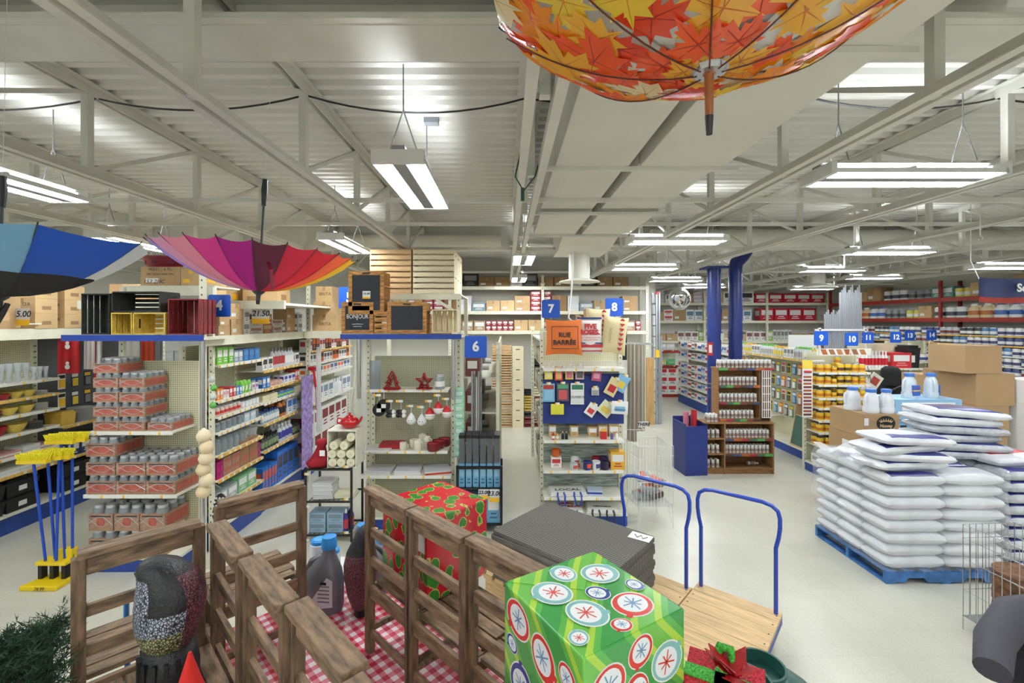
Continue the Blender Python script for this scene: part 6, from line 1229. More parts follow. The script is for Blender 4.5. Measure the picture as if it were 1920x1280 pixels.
for L in range(1): O('water_carton', pmesh('carton', 1.0, .5, .3, C(150, 190, 225), WHITE, C(90, 130, 200)), None, (6.35, 7.07, 1.221), 0, 'pale blue long water carton on top of the block', 'box')
wide_jug((6.2, 6.98, 1.522), .2, .38, JG, 'clear jug with blue label standing on the water cartons', True); wide_jug((6.55, 7.0, 1.522), 1.2, .38, JG, 'clear jug turned sideways on the water cartons', True)
bigbox(7.15, 7.0, .6, .62, 0, .46, 'bottom large cardboard box of the tall stack'); bigbox(7.18, 7.02, .58, .6, .462, .92, 'second large cardboard box from the bottom of the tall stack'); bigbox(7.18, 7.0, .58, .62, .922, 1.388, 'third large cardboard box of the tall stack'); bigbox(7.25, 7.0, .6, .9, 1.39, 1.888, 'wide cardboard box second from the top of the tall stack'); bigbox(7.08, 7.0, .57, .62, 1.89, 2.32, 'topmost cardboard box of the tall stack beside the water cartons')
bigbox(7.36, 7.95, .6, .5, 0, 1.75, 'tall cardboard box standing behind the jugs', CARD)
SF = thing('salt_carton', '', 'box') if False else None
for L in range(5):
    t = thing('salt_carton', 'white diagonally striped SAFE carton, number %s from the floor, behind the second pallet' % ORD[L], 'box', (8.3, 7.1, L * .36), 0); MB().box(-.42, .42, -.25, .25, 0, .358, WHITE).obj('carton_body', t)
    for k in range(3): MB().prism([(-.4 + k * .1, .05), (-.35 + k * .1, .05), (-.27 + k * .1, .2), (-.32 + k * .1, .2)], .002, BLACK, (0, -.252, 0)).obj('stripe', t)
    text('SAFE', .1, BLACK, t, (.0, -.2525, .12), bold=.004); MB().box(-.4, .2, -.2515, -.25, .24, .28, C(120, 160, 210)).obj('blue_band', t)
# ---------------------------------------------------------------- flatbed carts
def cart(p1, p2, length, label):
    a = Vector(p1); b = Vector(p2); u = (b - a).normalized(); v = Vector((u.y, -u.x, 0))     # v points to the loading end
    Wd = (b - a).length; zd = .25; o = a - u * .04 - v * .04; Wt = Wd + .08; n = 9; pw = length / n
    t = thing('flatbed_cart', label, 'cart', (o.x, o.y, 0), math.atan2(u.y, u.x))            # local x along the handle, -y to the loading end
    for i in range(n):
        MB().box(0, Wt, -(i + 1) * pw + .005, -i * pw, zd - .03, zd, DECKW).obj('deck_plank', t)
        for sx in (.03, Wt - .03): MB().box(sx - .006, sx + .006, -(i + .5) * pw - .006, -(i + .5) * pw + .006, zd, zd + .001, DGREY).obj('screw', t)
    for x in (0, Wt - .03): MB().box(x, x + .03, -length, 0, zd - .09, zd - .031, BLUE).obj('side_rail', t)
    for (x, y) in ((.08, -.15), (Wt - .08, -.15), (.08, .15 - length), (Wt - .08, .15 - length)):
        MB().tube([(x - .02, y, .06), (x + .02, y, .06)], .06, DGREY, 14).obj('caster_wheel', t, smooth=40); MB().box(x - .03, x + .03, y - .03, y + .03, .09, zd - .03, GREY).obj('caster_fork', t)
    prof = [(0, 0), (0, .55), (-.02, .64), (-.03, .72), (-.03, .8), (-.015, .86), (.03, .895), (.1, .91)]
    P = [(.04 + x, -.04, zd + z) for x, z in prof] + [(.04 + Wd - x, -.04, zd + z) for x, z in reversed(prof)]
    MB().tube(P, .017, mat('cart_blue_tube', (28, 66, 176), .3, coat=.3), 10).obj('push_handle', t, smooth=60); return t
cart((1.80, 4.2, 0), (2.257, 3.8, 0), 1.3, 'empty wooden flatbed cart with blue tube handle')
cart((1.19, 4.58, 0), (1.65, 4.165, 0), 1.3, 'wooden flatbed cart with blue handle under the stack of grey mats')
# mat stack
MATM = bpy.data.materials.new('ribbed_grey_mat'); MATM.use_nodes = True; nt = MATM.node_tree; bb = nt.nodes['Principled BSDF']; tc = nt.nodes.new('ShaderNodeTexCoord'); wv = nt.nodes.new('ShaderNodeTexWave'); wv.wave_type = 'BANDS'; wv.bands_direction = 'Y'; wv.inputs['Scale'].default_value = 12; wv.inputs['Distortion'].default_value = .6
nt.links.new(tc.outputs['Object'], wv.inputs[0]); rp = nt.nodes.new('ShaderNodeValToRGB'); rp.color_ramp.elements[0].color = lin((58, 57, 56)); rp.color_ramp.elements[1].color = lin((158, 153, 147)); nt.links.new(wv.outputs['Color'], rp.inputs[0]); nz = nt.nodes.new('ShaderNodeTexNoise'); nz.inputs['Scale'].default_value = 150; nt.links.new(tc.outputs['Object'], nz.inputs[0])
mx = nt.nodes.new('ShaderNodeMix'); mx.data_type = 'RGBA'; mx.blend_type = 'MULTIPLY'; mx.inputs[0].default_value = .6; nt.links.new(rp.outputs[0], mx.inputs[6]); nt.links.new(nz.outputs['Fac'], mx.inputs[7]); nt.links.new(mx.outputs[2], bb.inputs['Base Color']); bb.inputs['Roughness'].default_value = .95
bm_ = nt.nodes.new('ShaderNodeBump'); bm_.inputs['Strength'].default_value = .6; bm_.inputs['Distance'].default_value = .006; nt.links.new(wv.outputs['Color'], bm_.inputs['Height']); nt.links.new(bm_.outputs[0], bb.inputs['Normal'])
th = math.atan2(-.656, .756); mc = Vector((.46, 5.04, 0)) + Vector((.756, -.656, 0)) * .61 + Vector((-.656, -.756, 0)) * .46
mm_ = MB(); mm_.prism([(-.62 + .03, -.45), (.6, -.46), (.62, -.43), (.62, .43), (.6, .46), (-.6, .46), (-.62, .43), (-.62, -.43)], .034, MATM, (0, 0, 0), ((1, 0, 0), (0, 1, 0), (0, 0, 1))); mme = mm_.mesh('ribbed_mat')
NM = 12
for i in range(NM): 
    d = .014 * math.sin(i * 1.7) + .008 * math.sin(i * 3.1); O('floor_mat', mme, None, (mc.x + d, mc.y + d * .6, .252 + i * .0368), th + .012 * math.sin(i * 2.1), 'ribbed charcoal floor mat, number %s from the bottom of the cart stack' % ORD[i], 'mat', 'charcoal mats stacked on the cart')
mp = thing('price_sheet', 'white handwritten price sheet lying on the mat stack', 'paper', G(1201, 1005, .7) ); mp.location.z = .252 + NM * .0368 + .001; mp.rotation_euler = (0, 0, th + .1)
MB().box(-.1, .1, -.07, .07, 0, .001, WHITE).obj('sheet', mp); MB().tube([(-.06, .02, .002), (-.02, -.03, .002), (.0, .03, .002), (.03, -.03, .002), (.06, .02, .002)], .004, BLACK, 4).obj('handwriting', mp)
pd = MB(); 
lowp = thing('pallet', 'low pallet supporting the overhanging side of the mat stack', 'pallet', (mc.x - .3, mc.y + .22, 0), th)
for yy in (-.35, 0, .35): MB().box(-.36, .22, yy - .04, yy + .04, 0, .2, PINET).obj('stringer', lowp)
for i in range(4): MB().box(-.36 + i * .15, -.25 + i * .15, -.42, .42, .2, .248, PINET).obj('deck_board', lowp)
# ---------------------------------------------------------------- wire cage and dark coat at the right edge
wcg = thing('wire_cage', 'tall chrome wire cage holding round brown coir bales', 'cage', (4.03, 3.5, 0), .05); hh = .92
vm = MB().tube([(0, 0, .12), (0, 0, hh)], .003, CHROME, 5).mesh('cage_wire')
for i in range(9):
    O('cage_wire', vm, wcg, (i * .06, 0, 0)); O('cage_wire', vm, wcg, (0, i * .06, 0)); O('cage_wire', vm, wcg, (.48, i * .06, 0)); O('cage_wire', vm, wcg, (i * .06, .48, 0))
for z in (.12, .35, .62, .8, hh): MB().tube([(0, 0, z), (.48, 0, z), (.48, .48, z), (0, .48, z)], .005, CHROME, 6, closed=True).obj('wire_ring', wcg)
for (x, y) in ((0, 0), (.48, 0), (0, .48), (.48, .48)): MB().tube([(x, y, 0), (x, y, .12)], .006, CHROME, 6).obj('foot', wcg)
MB().box(0, .48, 0, .48, .118, .122, mat('cage_floor', (150, 150, 150), .4, alpha=.6)).obj('bottom_grid', wcg)
LOGM = mat('bark_brown', (110, 78, 56), .9, var=.3, vs=20, bump=.8, bs=30)
for i in range(4): MB().lathe([(.19, 0), (.2, .04), (.19, .1), (.2, .12)], LOGM, 16, sx=1, sy=.9).obj('coir_bale', loc=(4.03 + .25, 3.5 + .25, .124 + i * .125), smooth=30, label='round brown coir bale stacked in the wire cage', cat='bale', group='coir bales in the wire cage')
ct = thing('draped_coat', 'dark coat with raised sleeve on a stand beside the chrome wire cage', 'coat', (2.8, 2.55, 0)); DK = mat('dark_knit', (30, 29, 36), .9, bump=.6, bs=60); DG2 = mat('charcoal_quilted', (62, 60, 70), .7, bump=.4, bs=25)
MB().tube([(-.24, -.16, .86), (-.1, -.04, .93), (.12, .06, 1.02), (.26, .06, 1.04)], [.075, .085, .09, .08], DG2, 16).obj('sleeve', ct, smooth=60)
g = MB(); g.lathe([(.3, .22), (.27, .5), (.24, .8), (.23, .95), (.2, 1.04), (.1, 1.1), (.06, 1.13)], DK, 28, (.36, .05, 0), sy=.6); g.v = [(x + .02 * math.sin(math.atan2(y - .05, x - .36) * 7 + z * 3) * (1.2 - z), y + .03 * math.cos(math.atan2(y - .05, x - .36) * 6 + z * 2) * (1.2 - z), z) for x, y, z in g.v]; g.obj('coat_body', ct, smooth=70)
MB().tube([(.54, .05, 1.02), (.63, .03, .8), (.64, -.04, .5)], [.08, .075, .065], DK, 12).obj('hanging_sleeve', ct, smooth=60); MB().lathe([(.075, 1.1), (.085, 1.17), (.07, 1.18), (.06, 1.11)], DG2, 16, (.36, .05, 0)).obj('collar', ct, smooth=60)
MB().tube([(.36, .05, 0), (.36, .05, 1.16)], .016, CHROME, 8).obj('stand_post', ct); MB().lathe([(.2, 0), (.2, .02), (.03, .04)], BLACK, 18, (.36, .05, 0)).obj('stand_base', ct)
# ---------------------------------------------------------------- hooded shopper
def person():
    t = thing('person', 'person seen from behind in a black hooded jacket with shoulder strap', 'person', (7.72, 9.1, 0))
    me = bpy.data.meshes.new('body'); V = [(0, 0, .95), (0, 0, 1.15), (0, .02, 1.38), (0, .03, 1.5), (0, .05, 1.6), (-.11, 0, .88), (-.12, .0, .48), (-.12, -.03, .08), (-.12, .12, .04), (.11, 0, .88), (.12, .05, .48), (.13, .02, .08), (.13, .17, .04), (-.2, .02, 1.4), (-.26, .0, 1.12), (-.16, .22, 1.0), (.2, .02, 1.4), (.27, .0, 1.13), (.18, .22, 1.02), (-.12, .3, 1.0), (.14, .3, 1.03)]
    E = [(0, 1), (1, 2), (2, 3), (3, 4), (0, 5), (5, 6), (6, 7), (7, 8), (0, 9), (9, 10), (10, 11), (11, 12), (2, 13), (13, 14), (14, 15), (15, 19), (2, 16), (16, 17), (17, 18), (18, 20)]
    Rr = [.17, .17, .17, .07, .08, .1, .08, .06, .05, .1, .08, .06, .05, .09, .07, .05, .09, .07, .05, .035, .035]
    me.from_pydata(V, E, []); o = O('body', me, t); me.materials.append(C(34, 34, 38, .9)); sk_ = o.modifiers.new('skin', 'SKIN'); 
    for i, r in enumerate(Rr): me.skin_vertices[0].data[i].radius = (r, r * .85)
    me.skin_vertices[0].data[0].use_root = True; sb_ = o.modifiers.new('sub', 'SUBSURF'); sb_.levels = 2; sb_.render_levels = 2
    KN = C(20, 20, 22, .9)
    MB().lathe([(.21, 1.42), (.2, 1.5), (.165, 1.56), (.165, 1.66), (.15, 1.74), (.09, 1.79), (0, 1.8)], KN, 18, (0, .03, 0), sy=1.05).obj('hood', t, smooth=70)
    g = MB(); g.lathe([(.2, .8), (.25, .95), (.27, 1.2), (.25, 1.38), (.17, 1.47)], KN, 18, sy=.72); g.obj('jacket', t, smooth=70)
    MB().lathe([(.0, -.1), (.07, -.07), (.085, 0), (.07, .07), (0, .1)], C(196, 150, 124, .6), 14, (0, .17, 1.64), sy=.5).obj('face', t, smooth=70)
    MB().tube([(-.22, -.08, 1.15), (-.1, -.2, 1.3), (.08, -.17, 1.42), (.17, 0, 1.47)], .016, C(70, 70, 74), 6).obj('shoulder_strap', t, smooth=60)
    MB().box(-.42, -.18, -.24, -.08, .9, 1.2, C(30, 32, 36, .8)).obj('shoulder_bag', t, bev=.03)
    t.rotation_euler = (0, 0, -.4); return t
person()
nt_ = thing('tilted_sign', 'small framed card with red picture tilted beside the shopper', 'sign', W(1640, 715, 8.3), 0, rot=(0, .6, 0)); MB().box(-.11, .11, 0, .01, -.14, .14, C(226, 226, 214)).obj('card', nt_); MB().box(-.07, .07, -.002, 0, -.06, .08, C(170, 70, 56)).obj('picture', nt_); MB().tube([(-.02, .01, -.05), (-.34, -.1, .12)], .006, GREY, 5).obj('arm', nt_)
# ---------------------------------------------------------------- foreground: display table with gingham cloth, chairs, gifts
TF = Frame((0, 0, 0), -PI / 4); TZ_ = .75
def U(u, v, z=0): return TF.w(u, v, z)
tbl = thing('display_table', 'large low display table under the red gingham cloth', 'table', U(-1.75, .92), -PI / 4)
MB().box(-1.5, 1.46, -.85, .85, .7, .742, CABW).obj('table_top', tbl)
for x in (-1.4, 0, 1.36):
    for y in (-.75, .75): MB().box(x - .04, x + .04, y - .04, y + .04, 0, .7, CABW).obj('leg', tbl)
GM = bpy.data.materials.new('red_gingham'); GM.use_nodes = True; nt = GM.node_tree; bb = nt.nodes['Principled BSDF']; tc = nt.nodes.new('ShaderNodeTexCoord'); sp = nt.nodes.new('ShaderNodeSeparateXYZ'); nt.links.new(tc.outputs['Object'], sp.inputs[0])
def mth(nt, op, a, v):
    n = nt.nodes.new('ShaderNodeMath'); n.operation = op
    if hasattr(a, 'links') or hasattr(a, 'is_linked'): nt.links.new(a, n.inputs[0])
    else: n.inputs[0].default_value = a
    if hasattr(v, 'is_linked'): nt.links.new(v, n.inputs[1])
    else: n.inputs[1].default_value = v
    return n.outputs[0]
gx = mth(nt, 'LESS_THAN', mth(nt, 'FRACT', mth(nt, 'MULTIPLY', sp.outputs[0], 1 / .07), 0.0), .5); gy = mth(nt, 'LESS_THAN', mth(nt, 'FRACT', mth(nt, 'MULTIPLY', sp.outputs[1], 1 / .07), 0.0), .5)
sm_ = mth(nt, 'MULTIPLY', mth(nt, 'ADD', gx, gy), .5); rp = nt.nodes.new('ShaderNodeValToRGB'); rp.color_ramp.interpolation = 'CONSTANT'; e = rp.color_ramp.elements; e[0].color = lin((238, 222, 224)); e[1].position = .3; e[1].color = lin((214, 120, 134)); k = e.new(.8); k.color = lin((180, 34, 58))
nt.links.new(sm_, rp.inputs[0]); nt.links.new(rp.outputs[0], bb.inputs['Base Color']); bb.inputs['Roughness'].default_value = .35
clo = MB(); clo.box(-1.53, 1.49, -.88, .88, .743, .748, GM)
for (x0, x1, y0, y1) in ((-1.535, -1.53, -.88, .88), (1.49, 1.495, -.88, .88), (-1.53, 1.49, -.885, -.88), (-1.53, 1.49, .88, .885)): clo.box(x0, x1, y0, y1, .5, .745, GM)
clo.obj('tablecloth', loc=U(-1.75, .92), rz=-PI / 4, label='red and white gingham oilcloth draped over the display table', cat='tablecloth')
ZT = .749
# ---- chairs
def chair_proto():
    t = thing('wooden_chair', '', 'chair'); w, d = .43, .38; hw = w / 2
    for s in (-1, 1):
        MB().box(s * hw - .024, s * hw + .024, -.022, .022, 0, .95, CHAIRW2).obj('back_post', t, bev=.003)
        MB().box(s * (hw - .01) - .022, s * (hw - .01) + .022, d - .03, d + .012, 0, .395, CHAIRW2).obj('front_leg', t, bev=.003)
        MB().box(s * (hw - .005) - .012, s * (hw - .005) + .012, .022, d - .03, .34, .395, CHAIRW).obj('seat_rail', t, bev=.002)
        MB().box(s * (hw - .005) - .011, s * (hw - .005) + .011, .022, d - .03, .12, .155, CHAIRW).obj('stretcher', t, bev=.002)
    MB().box(-hw - .004, hw + .004, -.042, .042, .95, .978, CHAIRW).obj('top_rail', t, bev=.004)
    MB().box(-hw + .024, hw - .024, -.012, .012, .87, .95, CHAIRW).obj('upper_slat', t, bev=.002)
    for z in (.69, .52): MB().box(-hw + .024, hw - .024, -.012, .012, z, z + .05, CHAIRW).obj('back_slat', t, bev=.002)
    MB().box(-hw + .024, hw - .024, -.012, .012, .33, .4, CHAIRW).obj('seat_rail', t, bev=.002); MB().box(-hw + .03, hw - .03, d - .02, d, .33, .395, CHAIRW).obj('seat_rail', t, bev=.002)
    MB().box(-hw + .02, hw - .02, -.01, .01, .1, .14, CHAIRW).obj('stretcher', t, bev=.002)
    for i in range(5): MB().box(-hw - .002 if i else -hw + .026, hw + .002 if i else hw - .026, .03 + i * .08, .1 + i * .08, .397, .419, CHAIRW).obj('seat_slat', t, bev=.003)
    return t
ch0 = chair_proto(); first = [True]
def chair(u, v, rz, label):
    p = U(u, v, ZT)
    if first[0]: first[0] = False; ch0.location = p; ch0.rotation_euler = (0, 0, rz); ch0['label'] = label; return ch0
    return dup(ch0, p, rz, label)
chair(-2.255, 1.325, -PI / 4, 'weathered wooden chair holding the red gift box, next to the plum bird statue')
chair(-1.805, 1.325, -PI / 4, 'weathered wooden chair between the red gift chair and the chair near the green gift')
chair(-1.355, 1.345, -PI / 4, 'weathered wooden chair whose back touches the green ornament gift')
chair(-2.34, .56, PI * .75, 'weathered wooden chair with the pied bird statue on its seat')
chair(-1.87, .575, PI * .75, 'weathered wooden chair with the red gnome on its seat')
chair(-1.42, .6, PI * .75, 'weathered wooden chair behind the yellow mums')
chair(-.96, .57, PI * .75, 'weathered wooden chair at the table corner past the yellow mums')
chair(-2.64, .29, PI / 4, 'weathered wooden chair turned sideways behind the pied bird statue')
chair(-2.83, .85, PI / 4, 'weathered wooden chair turned sideways beside the grey jugs')
# ---- bird statues
def scale_mat(name, c1, c2, sc=60):
    m = bpy.data.materials.new(name); m.use_nodes = True; nt = m.node_tree; b = nt.nodes['Principled BSDF']; tc = nt.nodes.new('ShaderNodeTexCoord'); mp = nt.nodes.new('ShaderNodeMapping'); mp.inputs['Scale'].default_value = (1, 1, .7); nt.links.new(tc.outputs['Object'], mp.inputs[0])
    v = nt.nodes.new('ShaderNodeTexVoronoi'); v.feature = 'DISTANCE_TO_EDGE'; v.inputs['Scale'].default_value = sc; nt.links.new(mp.outputs[0], v.inputs['Vector']); r = nt.nodes.new('ShaderNodeValToRGB'); r.color_ramp.elements[0].position = .08; r.color_ramp.elements[1].position = .2
    r.color_ramp.elements[0].color = lin(c2); r.color_ramp.elements[1].color = lin(c1); nt.links.new(v.outputs['Distance'], r.inputs[0]); nt.links.new(r.outputs[0], b.inputs['Base Color']); b.inputs['Roughness'].default_value = .4
    bp = nt.nodes.new('ShaderNodeBump'); bp.inputs['Strength'].default_value = .8; bp.inputs['Distance'].default_value = .004; nt.links.new(v.outputs['Distance'], bp.inputs['Height']); nt.links.new(bp.outputs[0], b.inputs['Normal']); return m
PLUM = scale_mat('plum_scales', (138, 78, 92), (44, 24, 30), 110); PIED = scale_mat('pied_scales', (186, 194, 214), (30, 30, 36), 110); OLIV = scale_mat('olive_scales', (180, 178, 124), (36, 36, 34), 100); BLKF = mat('black_feather', (28, 28, 32), .5, bump=.5, bs=80)
def blob(rings, m, n=20, fn=None):
    # rings: (cx, cy, z, rx, ry)
    g = MB(); k = 0
    for (cx, cy, z, rx, ry) in rings:
        for j in range(n): a = 2 * PI * j / n; g.v.append((cx + rx * math.cos(a), cy + ry * math.sin(a), z))
    for i in range(len(rings) - 1):
        for j in range(n):
            a = i * n + j; b = i * n + (j + 1) % n; g.f.append((a, b, b + n, a + n)); c = fn(i, 2 * PI * (j + .5) / n) if fn else m; g.m.append(g.mi(c))
    for i, rev in ((0, 1), (len(rings) - 1, 0)): r = [i * n + j for j in range(n)]; g.f.append(tuple(r[::-1] if rev else r)); g.m.append(g.mi(fn(min(i, len(rings) - 2), 0) if fn else m))
    return g
pz = ZT + .421
b1_ = thing('bird_statue', 'pied resin bird statue with white, olive and plum scaled feathers on a chair seat', 'statue', U(-2.35, .345, pz), -.3)
def fcol(i, a):
    r = (a + .64 + PI) % (2 * PI) - PI      # angle from the breast
    if i >= 9: return BLKF
    if r > .45: return PLUM
    if i <= 3: return OLIV
    if -.55 < r and i >= 6: return BLKF
    return PIED
R_ = [(0, 0, .17, .05, .05), (0, 0, .18, .085, .08), (0, 0, .2, .1, .095), (.0, 0, .23, .11, .105), (0, 0, .27, .122, .115), (.005, 0, .31, .13, .12), (.01, 0, .36, .134, .122), (.01, 0, .41, .128, .118), (.0, 0, .45, .115, .108), (-.015, -.01, .485, .1, .09), (-.03, -.02, .515, .08, .075), (-.04, -.03, .535, .05, .05), (-.045, -.035, .545, .02, .02)]
blob(R_, PIED, 24, fcol).obj('body', b1_, smooth=80)
g = blob([(0, 0, 0, .115, .1), (0, 0, .1, .12, .1), (0, 0, .17, .1, .09), (0, 0, .2, .05, .05)], BLKF, 24); g.obj('tail_base', b1_, smooth=60)
for i in range(9): MB().box(-.008, .008, -.006, .006, 0, .15, BLKF).obj('tail_feather', b1_, (.11 * math.cos(PI + i * PI / 8), .1 * math.sin(PI + i * PI / 8), .005), PI + i * PI / 8 + PI / 2)
for s in (-.05, .05): MB().box(s - .004, s + .004, -.108, -.1, .01, .05, WHITE).obj('white_fleck', b1_)
MB().prism([(-.02, .0), (.02, 0), (0, -.06)], .02, C(70, 66, 62), (-.07, -.06, .5), ((0, 1, 0), (0, 0, 1), (-1, 0, 0))).obj('beak', b1_)
MB().box(-.15, -.12, -.02, .02, .1, .3, C(214, 200, 180)).obj('hang_tag', b1_)
b2_ = thing('bird_statue', 'slim plum scaled bird statue with black neck standing on the gingham cloth', 'statue', U(-2.82, 1.45, ZT), 0)
blob([(0, 0, .0, .04, .04), (0, 0, .05, .045, .045), (0, 0, .06, .06, .06), (0, 0, .15, .09, .09), (0, 0, .26, .11, .108), (0, 0, .34, .112, .11), (0, .0, .42, .095, .09), (.01, 0, .5, .065, .065), (.02, 0, .56, .05, .05), (.03, 0, .59, .025, .025)], PLUM, 20, lambda i, a: BLKF if i >= 6 or i < 2 else PLUM).obj('body', b2_, smooth=80)
MB().prism([(-.015, .02), (-.015, -.01), (.05, 0)], .02, YEL, (.06, -.01, .57)).obj('beak', b2_)
# ---- jugs
GJ = mat('silver_grey_plastic', (120, 122, 130), .3, .3); JBL = C(40, 140, 215)
def fjug(u, v, rz, label):
    t = thing('detergent_jug', label, 'jug', U(u, v, ZT), rz); R = [(0, .12), (.16, .12)]
    blob([(0, 0, 0, .0, .0), (0, 0, .0, .125, .075), (0, 0, .04, .135, .085), (0, 0, .2, .135, .085), (.005, 0, .28, .115, .075), (.02, 0, .34, .075, .055), (.035, 0, .38, .045, .042), (.035, 0, .42, .042, .042)], GJ, 20).obj('body', t, smooth=50)
    MB().lathe([(.05, .42), (.05, .47), (.046, .475), (.046, .495), (0, .5)], JBL, 18, (.035, 0, 0)).obj('cap', t, smooth=40)
    MB().tube([(-.01, 0, .36), (-.09, 0, .32), (-.15, 0, .2), (-.15, 0, .1), (-.1, 0, .05)], .02, GJ, 10).obj('handle', t, smooth=60)
    l = MB(); l.prism([(-.03, .05), (.1, .07), (.1, .24), (.06, .26), (-.05, .1)], .002, C(216, 214, 222), (0, -.089, 0)); l.obj('paper_label', t)
    for i in range(5): MB().box(.0, .08, -.091, -.0895, .1 + i * .025, .108 + i * .025, C(120, 120, 130)).obj('label_line', t)
    MB().box(.02, .06, -.091, -.0895, .215, .232, BLACK).obj('label_logo', t); return t
fjug(-3.05, 1.3, -.1, 'silver grey jug with blue cap and handle on the gingham cloth'); fjug(-3.0, 1.6, PI, 'silver grey jug turned around behind the plum bird statue')
def tub(x, y, z, r, h, label):
    t = thing('lidded_tub', label, 'tub', (x, y, z)); MB().lathe([(r * .85, 0), (r, .02), (r * .95, h * .9), (r * .8, h * .93)], JG, 18).obj('body', t, smooth=40); MB().lathe([(r * .88, h * .9), (r * .88, h), (r * .8, h * 1.01), (0, h * 1.01)], JBL, 18).obj('lid', t, smooth=40); MB().lathe([(r * .6, h * 1.011), (r * .6, h * 1.02), (0, h * 1.02)], C(90, 170, 225), 16).obj('lid_disc', t)
p = W(580, 1035, 3.5)
st_ = thing('low_stand', 'low white stand behind the display table carrying lidded tubs', 'stand', (-1.38, 3.74, 0)); MB().box(-.3, .55, -.22, .25, .6, .63, WHITE).obj('top', st_)
for x in (-.25, .5):
    for y in (-.17, .2): MB().box(x - .02, x + .02, y - .02, y + .02, 0, .6, WHITE).obj('leg', st_)
tub(-1.52, 3.68, .631, .075, .3, 'clear tub with blue lid beside the grey jug'); tub(-1.38, 3.6, .631, .06, .26, 'smaller clear tub with blue lid peeking over the grey jug'); tub(-1.0, 3.7, .631, .08, .3, 'clear tub with wide blue lid between the two grey jugs')
# ---- gifts
def voro_mat():
    m = bpy.data.materials.new('red_tree_wrap'); m.use_nodes = True; nt = m.node_tree; b = nt.nodes['Principled BSDF']; tc = nt.nodes.new('ShaderNodeTexCoord'); mp = nt.nodes.new('ShaderNodeMapping'); mp.inputs['Scale'].default_value = (1, 1, .75); nt.links.new(tc.outputs['Object'], mp.inputs[0])
    nz = nt.nodes.new('ShaderNodeTexNoise'); nz.inputs['Scale'].default_value = 22; nt.links.new(mp.outputs[0], nz.inputs['Vector']); mx = nt.nodes.new('ShaderNodeMix'); mx.data_type = 'VECTOR'; mx.inputs[0].default_value = .035; nt.links.new(mp.outputs[0], mx.inputs[4]); nt.links.new(nz.outputs['Color'], mx.inputs[5])
    v = nt.nodes.new('ShaderNodeTexVoronoi'); v.inputs['Scale'].default_value = 13; v.inputs['Randomness'].default_value = .7; nt.links.new(mx.outputs[1], v.inputs['Vector']); r = nt.nodes.new('ShaderNodeValToRGB'); r.color_ramp.interpolation = 'CONSTANT'; e = r.color_ramp.elements
    e[0].color = lin((52, 132, 46)); e[1].position = .4; e[1].color = lin((196, 188, 100)); k = e.new(.45); k.color = lin((198, 22, 44)); nt.links.new(v.outputs['Distance'], r.inputs[0]); nt.links.new(r.outputs[0], b.inputs['Base Color']); b.inputs['Roughness'].default_value = .18; b.inputs['Coat Weight'].default_value = .4; return m
RW_ = voro_mat(); gr = thing('gift_box', 'large box in red wrapping paper with green trees on the wooden chairs', 'gift box', U(-2.26, 1.64, pz), -PI / 4)
MB().box(-.23, .23, -.22, .22, 0, .45, RW_).obj('wrapped_box', gr, bev=.006)
for s in (-1, 1): MB().prism([(-.2, s * .215), (.2, s * .215), (0, s * .03)], .003, RW_, (0, 0, .45), ((1, 0, 0), (0, 1, 0), (0, 0, 1))).obj('paper_flap', gr)
MB().box(.15, .215, -.2225, -.221, .27, .37, WHITE).obj('gift_label', gr)
GWm = bpy.data.materials.new('green_stripe_wrap'); GWm.use_nodes = True; nt = GWm.node_tree; bb = nt.nodes['Principled BSDF']; tc = nt.nodes.new('ShaderNodeTexCoord'); wv = nt.nodes.new('ShaderNodeTexWave'); wv.bands_direction = 'DIAGONAL'; wv.inputs['Scale'].default_value = 2.1; wv.inputs['Distortion'].default_value = .8; wv.inputs['Detail'].default_value = 0; nt.links.new(tc.outputs['Object'], wv.inputs[0])
rp = nt.nodes.new('ShaderNodeValToRGB'); rp.color_ramp.interpolation = 'CONSTANT'; e = rp.color_ramp.elements; e[0].color = lin((60, 156, 74)); e[1].position = .25; e[1].color = lin((92, 182, 78)); k = e.new(.55); k.color = lin((176, 216, 74)); k = e.new(.85); k.color = lin((112, 192, 80)); nt.links.new(wv.outputs['Color'], rp.inputs[0]); nt.links.new(rp.outputs[0], bb.inputs['Base Color']); bb.inputs['Roughness'].default_value = .22; bb.inputs['Coat Weight'].default_value = .3
gs = .436; gz0, gz1 = 1.27, 1.75; gc = Vector((.29, 1.575, gz0)); gt = thing('gift_box', 'large cube in green striped wrapping paper with round ornament print', 'gift box', gc, math.radians(-59)); hs = gs / 2; hh = gz1 - gz0
MB().box(-hs, hs, -hs, hs, 0, hh, GWm).obj('wrapped_box', gt, bev=.006)
for s in (-1, 1): MB().prism([(s * (hs - .004), -hs + .01), (s * (hs - .004), hs - .01), (s * .03, 0)], .003, GWm, (0, 0, hh), ((1, 0, 0), (0, 1, 0), (0, 0, 1))).obj('paper_flap', gt)
RNG = [C(216, 58, 48, .25), C(44, 74, 150, .25), C(140, 196, 196, .25)]; STAR = [C(110, 150, 190), C(210, 70, 60)]
